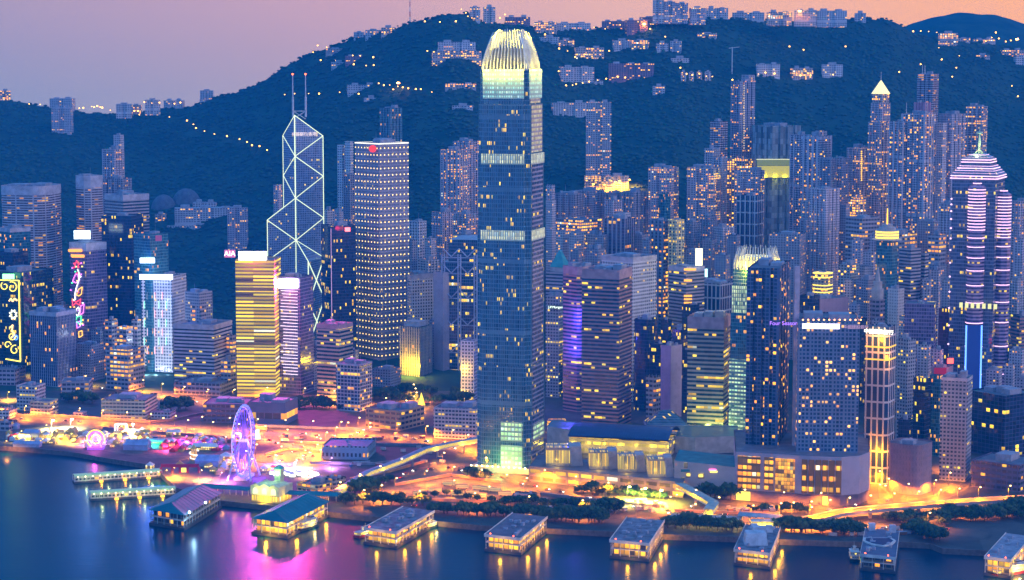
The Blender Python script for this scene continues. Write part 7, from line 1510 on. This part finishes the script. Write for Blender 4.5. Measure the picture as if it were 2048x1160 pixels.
# amber lamps that trace the hill roads: small and far, no parts
HB = MB(); HB.ico((0, 0, 0), 1.25, 0); hb = HB.build('hill_lamp', glow('hill_bulb', (1, .45, .06), 7)); hb2 = None
HL = [('amber lamp on the slanting hill road east of the braced tower', 'eastern hill road lamps', [(340, 243), (375, 250), (388, 258), (393, 265), (410, 272), (430, 277), (455, 282), (480, 288), (495, 293), (505, 300), (520, 303), (535, 310)]),
      ('amber lamp in the hollow of the low ridge', 'low ridge lamps', [(60, 216), (82, 218), (160, 226), (168, 224), (185, 222), (190, 223), (196, 221), (202, 223), (206, 224), (222, 229), (246, 230), (254, 231), (262, 230), (270, 231), (277, 230), (280, 239), (290, 213), (305, 215), (320, 214), (350, 216), (362, 214)]),
      ('amber lamp near the houses of the eastern shoulder', 'shoulder lamps', [(627, 115), (636, 100), (654, 105), (660, 110), (672, 132), (693, 130), (706, 122), (708, 138), (721, 122), (733, 141), (747, 125), (748, 141), (642, 131)]),
      ('white or amber lamp on the mid slope road behind the golden twin towers', 'mid slope lamps', [(758, 178), (768, 180), (780, 181), (796, 183), (787, 190), (806, 186), (817, 186), (832, 189), (842, 188), (864, 195), (680, 194), (718, 198), (570, 198), (590, 198), (618, 197), (639, 197)]),
      ('amber lamp on the peak slope east of the claws', 'peak lamps', [(850, 54), (880, 54), (912, 54), (923, 30), (932, 37), (936, 42), (944, 47), (855, 113), (1000, 45), (1010, 38)]),
      ('amber lamp on the long hill road west of the claws', 'western hill road lamps', [(1090, 80), (1110, 85), (1118, 108), (1135, 112), (1150, 126), (1170, 120), (1196, 112), (1218, 112), (1210, 70), (1188, 66), (1240, 60), (1300, 68), (1330, 84), (1117, 152), (1132, 182), (1145, 180), (1152, 178), (1165, 176), (1178, 174), (1195, 172), (1212, 168), (1235, 166), (1250, 165)]),
      ('amber lamp scattered on the wooded western slope', 'western slope lamps', [(1360, 148), (1372, 160), (1384, 161), (1398, 160), (1412, 162), (1424, 164), (1464, 169), (1480, 182), (1578, 104), (1606, 110), (1690, 102), (1600, 162), (1620, 162), (1665, 160), (1797, 153), (1840, 140), (1882, 130), (1876, 105), (1917, 122), (1911, 146), (1903, 162), (1970, 92), (2022, 183), (2034, 203), (1516, 158), (1530, 158), (1548, 160), (2020, 90), (1982, 84), (1996, 86), (2010, 92), (1825, 72), (1840, 73), (1856, 72), (1872, 74), (1990, 74)]),
      ('small lamp on the slope below the western tower cluster', 'lower slope lamps', [(1550, 378), (1565, 366), (1570, 398), (1580, 372), (1625, 500), (1596, 500), (1600, 486), (1580, 505), (1640, 490), (1735, 505), (1570, 500), (1466, 364), (1470, 378), (1466, 388)])]
ff_ = True
for lab, grp, pts in HL:
    for a, b in pts:
        p = hit(a, b); o = hb if ff_ else hb.copy()
        if not ff_: COL.objects.link(o)
        ff_ = False; o.location = (p.x, p.y - 6, p.z + 8); s = random.uniform(.6, 1.3); o.scale = (s, s, s); tag(o, lab, 'lamp', grp)
for a, b, lab in ((1286, 64, 'glaring orange lamp on the skyline road'), (1596, 36, 'glaring orange lamp under the skyline terrace'), (2030, 92, 'glaring orange lamp at the western saddle'), (795, 182, 'white glaring lamp on the mid slope road')):
    p = hit(a, b); street_lamp((p.x, p.y - 8, p.z), lab, None, 40000, 12, (1, .4, .04), True, 40, 3)
# flame-like lamps of the hillside tower forecourt
for a, b in ((1184, 364), (1206, 364), (1220, 358), (1228, 358), (1236, 358), (1256, 358)): p = hit(a, b + 24); street_lamp((p.x, p.y - 10, p.z), 'orange lamp at the forecourt of the tall hillside tower', 'forecourt lamps', 90000, 14, (1, .42, .03), True, 20, 1.6)
# radio mast on the summit
p = hit(820, 46); e = empty('radio_mast', (p.x, p.y, p.z), 'thin red and white radio mast on the summit', 'radio mast')
for k in range(6): m = MB(); m.tube((0, 0, k * 9), (0, 0, k * 9 + 9), 1.3 - k * .12, 4); m.build('mast_section', plain('mast_red', (.5, .1, .12)) if k % 2 else WHT, e)
for k in (1, 2): m = MB(); m.tube((-3, 0, k * 7), (3, 0, k * 7 + 1), .3, 4); m.build('aerial', WHT, e)
# antennas of the western towers
for a, y0, y1, s in ((1813, 205, 243, 'giant dark-bayed'), (1854, 204, 226, 'giant dark-bayed'), (1845, 128, 148, 'high banded'), (1850, 130, 148, 'high banded')):
    e, f = find(s if s != 'giant dark-bayed' else 'giant dark-bayed tower block with twin'); q = WY(a, y1, f.near[1] + 10); q2 = WY(a, y0, f.near[1] + 10); m = MB(); m.tube((q.x - e.location.x, q.y - e.location.y, q.z - e.location.z - 3), (q2.x - e.location.x, q2.y - e.location.y, q2.z - e.location.z), .45, 5, r2=.25); m.build('antenna', STEEL, e)
# crane on the slope
p = hit(1464, 150); e = empty('crane', (p.x, p.y, p.z), 'faint tower crane on the slope behind the very tall slim tower', 'crane'); m = MB(); m.tube((0, 0, 0), (0, 0, 46), 1.1, 4); m.build('tower', WHT, e); m = MB(); m.tube((-6, 0, 44), (12, 0, 46), .8, 4); m.build('jib', WHT, e)
# aviary mounds on the hillside
for a, x0_, x1_, yt, yb, lab in ((0, 300, 352, 392, 420, 'smaller pale mesh dome on the hillside'), (0, 340, 402, 378, 412, 'larger pale mesh dome on the hillside')):
    p = hit((x0_ + x1_) / 2, yb); r_ = (x1_ - x0_) / 2 * p.y / F; hh = (yb - yt) * p.y / F; e = empty('mesh_dome', (p.x, p.y + r_ * .4, p.z - 4), lab, 'dome'); m = MB(); n_ = 14
    for j in range(6):
        a0, a1 = j * math.pi / 12, (j + 1) * math.pi / 12
        for k in range(n_):
            b0, b1 = k * 2 * math.pi / n_, (k + 1) * 2 * math.pi / n_; g_ = lambda a_, b_: (r_ * math.cos(a_) * math.cos(b_), r_ * .6 * math.cos(a_) * math.sin(b_), (hh + 4) * math.sin(a_)); m.face([g_(a0, b0), g_(a0, b1), g_(a1, b1), g_(a1, b0)])
    m.build('net', plain('mesh_net', (.12, .15, .18)), e)
# ---------------------------------------------------------------- fill-in city blocks behind the named towers
FILL = [
 ('low block among trees below the hill, behind the festive tower', 'blocks behind the festive tower', [(206, 232, 640, 2600), (232, 262, 655, 2560), (262, 280, 640, 2600), (206, 280, 700, 2480)], 'podium'),
 ('low block between the white square-windowed tower and the golden lit tower', 'blocks beside the golden lit tower', [(452, 470, 670, 2540), (440, 470, 720, 2480), (380, 412, 610, 2560)], 'podium'),
 ('mid-rise behind the cream office block', 'blocks behind the cream office', [(618, 640, 690, 2500), (700, 716, 700, 2520), (612, 634, 722, 2480)], 'resi_dim'),
 ('block west of the tower of small lamps', 'blocks around the old bank', [(812, 826, 640, 2600), (858, 872, 640, 2620), (740, 800, 740, 2500)], 'resi_dim'),
 ('dense dim flats stacked behind the rosy banded towers', 'flats behind the rosy towers', [(1110, 1130, 505, 2640), (1130, 1150, 520, 2600), (1190, 1215, 470, 2700), (1200, 1222, 520, 2600), (1140, 1165, 500, 2660), (1250, 1300, 470, 2720), (1285, 1305, 480, 2680)], 'resi_dim'),
 ('dim mid-rise in the hollow below the three mauve towers', 'mid-rises below the mauve towers', [(1340, 1372, 470, 2760), (1405, 1432, 480, 2720), (1455, 1482, 470, 2720), (1430, 1462, 510, 2640), (1535, 1560, 500, 2720), (1372, 1400, 500, 2680), (1470, 1500, 530, 2560), (1366, 1392, 560, 2560)], 'resi_dim'),
 ('crowded mid-rise between the lone white dotted tower and the gold ringed drum', 'mid-rises by the drum tower', [(1705, 1730, 480, 2640), (1728, 1755, 505, 2600), (1740, 1756, 470, 2680), (1690, 1710, 560, 2480), (1745, 1760, 640, 2380), (1700, 1722, 610, 2400)], 'resi'),
 ('crowded mid-rise left of the spired tower', 'mid-rises beside the spired tower', [(1845, 1866, 560, 2520), (1862, 1884, 540, 2560), (1885, 1905, 560, 2480), (1890, 1912, 640, 2380), (1846, 1864, 580, 2420), (1812, 1835, 700, 2260), (1835, 1868, 690, 2260), (1866, 1890, 700, 2240)], 'resi'),
 ('small western block near the spired tower', 'small western blocks', [(2030, 2052, 480, 2560), (2032, 2056, 430, 2620), (2010, 2034, 730, 2250), (2034, 2060, 760, 2200), (1975, 2010, 740, 2240)], 'resi'),
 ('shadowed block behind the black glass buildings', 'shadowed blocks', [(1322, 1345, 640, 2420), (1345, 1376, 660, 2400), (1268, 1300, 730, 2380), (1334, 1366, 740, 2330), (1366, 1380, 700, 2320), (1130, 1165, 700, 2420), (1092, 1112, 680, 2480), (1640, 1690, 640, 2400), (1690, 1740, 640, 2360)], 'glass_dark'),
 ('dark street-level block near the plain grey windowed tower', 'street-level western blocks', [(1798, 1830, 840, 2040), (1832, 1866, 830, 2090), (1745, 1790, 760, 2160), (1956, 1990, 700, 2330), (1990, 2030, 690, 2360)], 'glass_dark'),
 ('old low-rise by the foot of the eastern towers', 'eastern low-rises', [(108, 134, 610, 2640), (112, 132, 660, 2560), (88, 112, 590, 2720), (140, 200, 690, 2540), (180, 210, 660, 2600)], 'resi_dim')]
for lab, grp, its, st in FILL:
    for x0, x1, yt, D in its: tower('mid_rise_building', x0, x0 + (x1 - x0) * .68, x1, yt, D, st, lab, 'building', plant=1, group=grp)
for s in ('farther of the pair of rosy',):
    flood(s, [(1140, 700, 6), (1150, 640, 6)], (.2, .15, 1), 160000)
# people strolling on the plaza: one continuous skinned body, copied
def person_mesh(stride):
    V = [(0, 0, .95), (0, 0, 1.2), (0, 0, 1.42), (0, 0, 1.52), (0, 0, 1.66), (-.1, 0, .9), (-.1, stride, .5), (-.1, stride * .6, .08), (-.1, stride * .6 + .14, .05), (.1, 0, .9), (.1, -stride, .5), (.1, -stride * 1.3, .1), (.1, -stride * 1.3 + .14, .06), (-.2, 0, 1.4), (-.25, -stride * .8, 1.12), (-.24, -stride * .4, .86), (.2, 0, 1.4), (.25, stride * .8, 1.12), (.24, stride * 1.2, .88)]
    Ed = [(0, 1), (1, 2), (2, 3), (3, 4), (0, 5), (5, 6), (6, 7), (7, 8), (0, 9), (9, 10), (10, 11), (11, 12), (2, 13), (13, 14), (14, 15), (2, 16), (16, 17), (17, 18)]
    Rd = [.15, .14, .15, .06, .115, .1, .07, .05, .045, .1, .07, .05, .045, .07, .045, .035, .07, .045, .035]
    me = bpy.data.meshes.new('person'); me.from_pydata(V, Ed, []); o = bpy.data.objects.new('person', me); COL.objects.link(o); md = o.modifiers.new('s', 'SKIN'); me.skin_vertices.new() if not me.skin_vertices else None
    for i, r_ in enumerate(Rd): me.skin_vertices[0].data[i].radius = (r_, r_ * .8); me.skin_vertices[0].data[i].use_root = (i == 0)
    sb = o.modifiers.new('b', 'SUBSURF'); sb.levels = 1; dg = bpy.context.evaluated_depsgraph_get(); m2_ = bpy.data.meshes.new_from_object(o.evaluated_get(dg)); bpy.data.objects.remove(o); m2_.name = 'person'; return m2_
rr = random.Random(31); pm = [person_mesh(.14), person_mesh(.02)]
for k_, c_ in enumerate(((.05, .06, .12), (.4, .1, .1))): pm[k_].materials.append(plain(f'clothes_{k_}', c_))
for (xa, xb, ya, yb, n_, lab) in ((340, 425, 955, 980, 34, 'small figure in dark clothes walking on the plaza before the red gate'), (560, 650, 968, 976, 10, 'small figure walking beside the lit kiosk block'), (870, 1000, 1038, 1044, 10, 'small figure on the quay behind the middle pier')):
    for i in range(n_):
        p = WZ(rr.uniform(xa, xb), rr.uniform(ya, yb), GZ); o = bpy.data.objects.new('person', pm[i % 2]); COL.objects.link(o); o.location = (p.x, p.y, GZ + .03); o.rotation_euler.z = rr.random() * 6.28; tag(o, lab, 'person', lab[:40])
# what sits on a roof belongs to that roof, lettering to its sign, a lamp head to its pole
SUB = {'roof_plant': ('roof', 'flat_roof'), 'water_tank': ('roof',), 'roof_mast': ('roof',), 'roof_room': ('roof',), 'roof_lamp': ('roof',), 'red_roof_lamp': ('flat_roof',), 'roof_ribs': ('vaulted_roof',), 'roof_ridge': ('hip_roof',), 'lamp_head': ('pole',), 'beacon': ('mast',), 'shield_panel': ('shield_rim',), 'clock_face': ('clock_tower',), 'clock_tower_roof': ('clock_tower',), 'window_bay': ('wall',), 'doorway': ('base_wall',), 'funnel': ('deck_roof',), 'mast': ('wheelhouse',), 'sign': (), 'roof_lamp_': ()}
base_ = lambda n_: n_.split('.')[0]
for o in list(bpy.data.objects):
    if o.parent or not o.children: continue
    kids = {}
    for ch in o.children: kids.setdefault(base_(ch.name), ch)
    for ch in list(o.children):
        for t in SUB.get(base_(ch.name), ()):
            if t in kids and kids[t] is not ch: ch.parent = kids[t]; break
# text objects become plain meshes
for o in [o for o in bpy.data.objects if o.type == 'FONT']:
    dg = bpy.context.evaluated_depsgraph_get(); me = bpy.data.meshes.new_from_object(o.evaluated_get(dg)); n = bpy.data.objects.new('lettering', me); COL.objects.link(n); n.parent = o.parent; n.matrix_local = o.matrix_local.copy(); n.location = o.location; n.rotation_euler = o.rotation_euler; bpy.data.objects.remove(o)
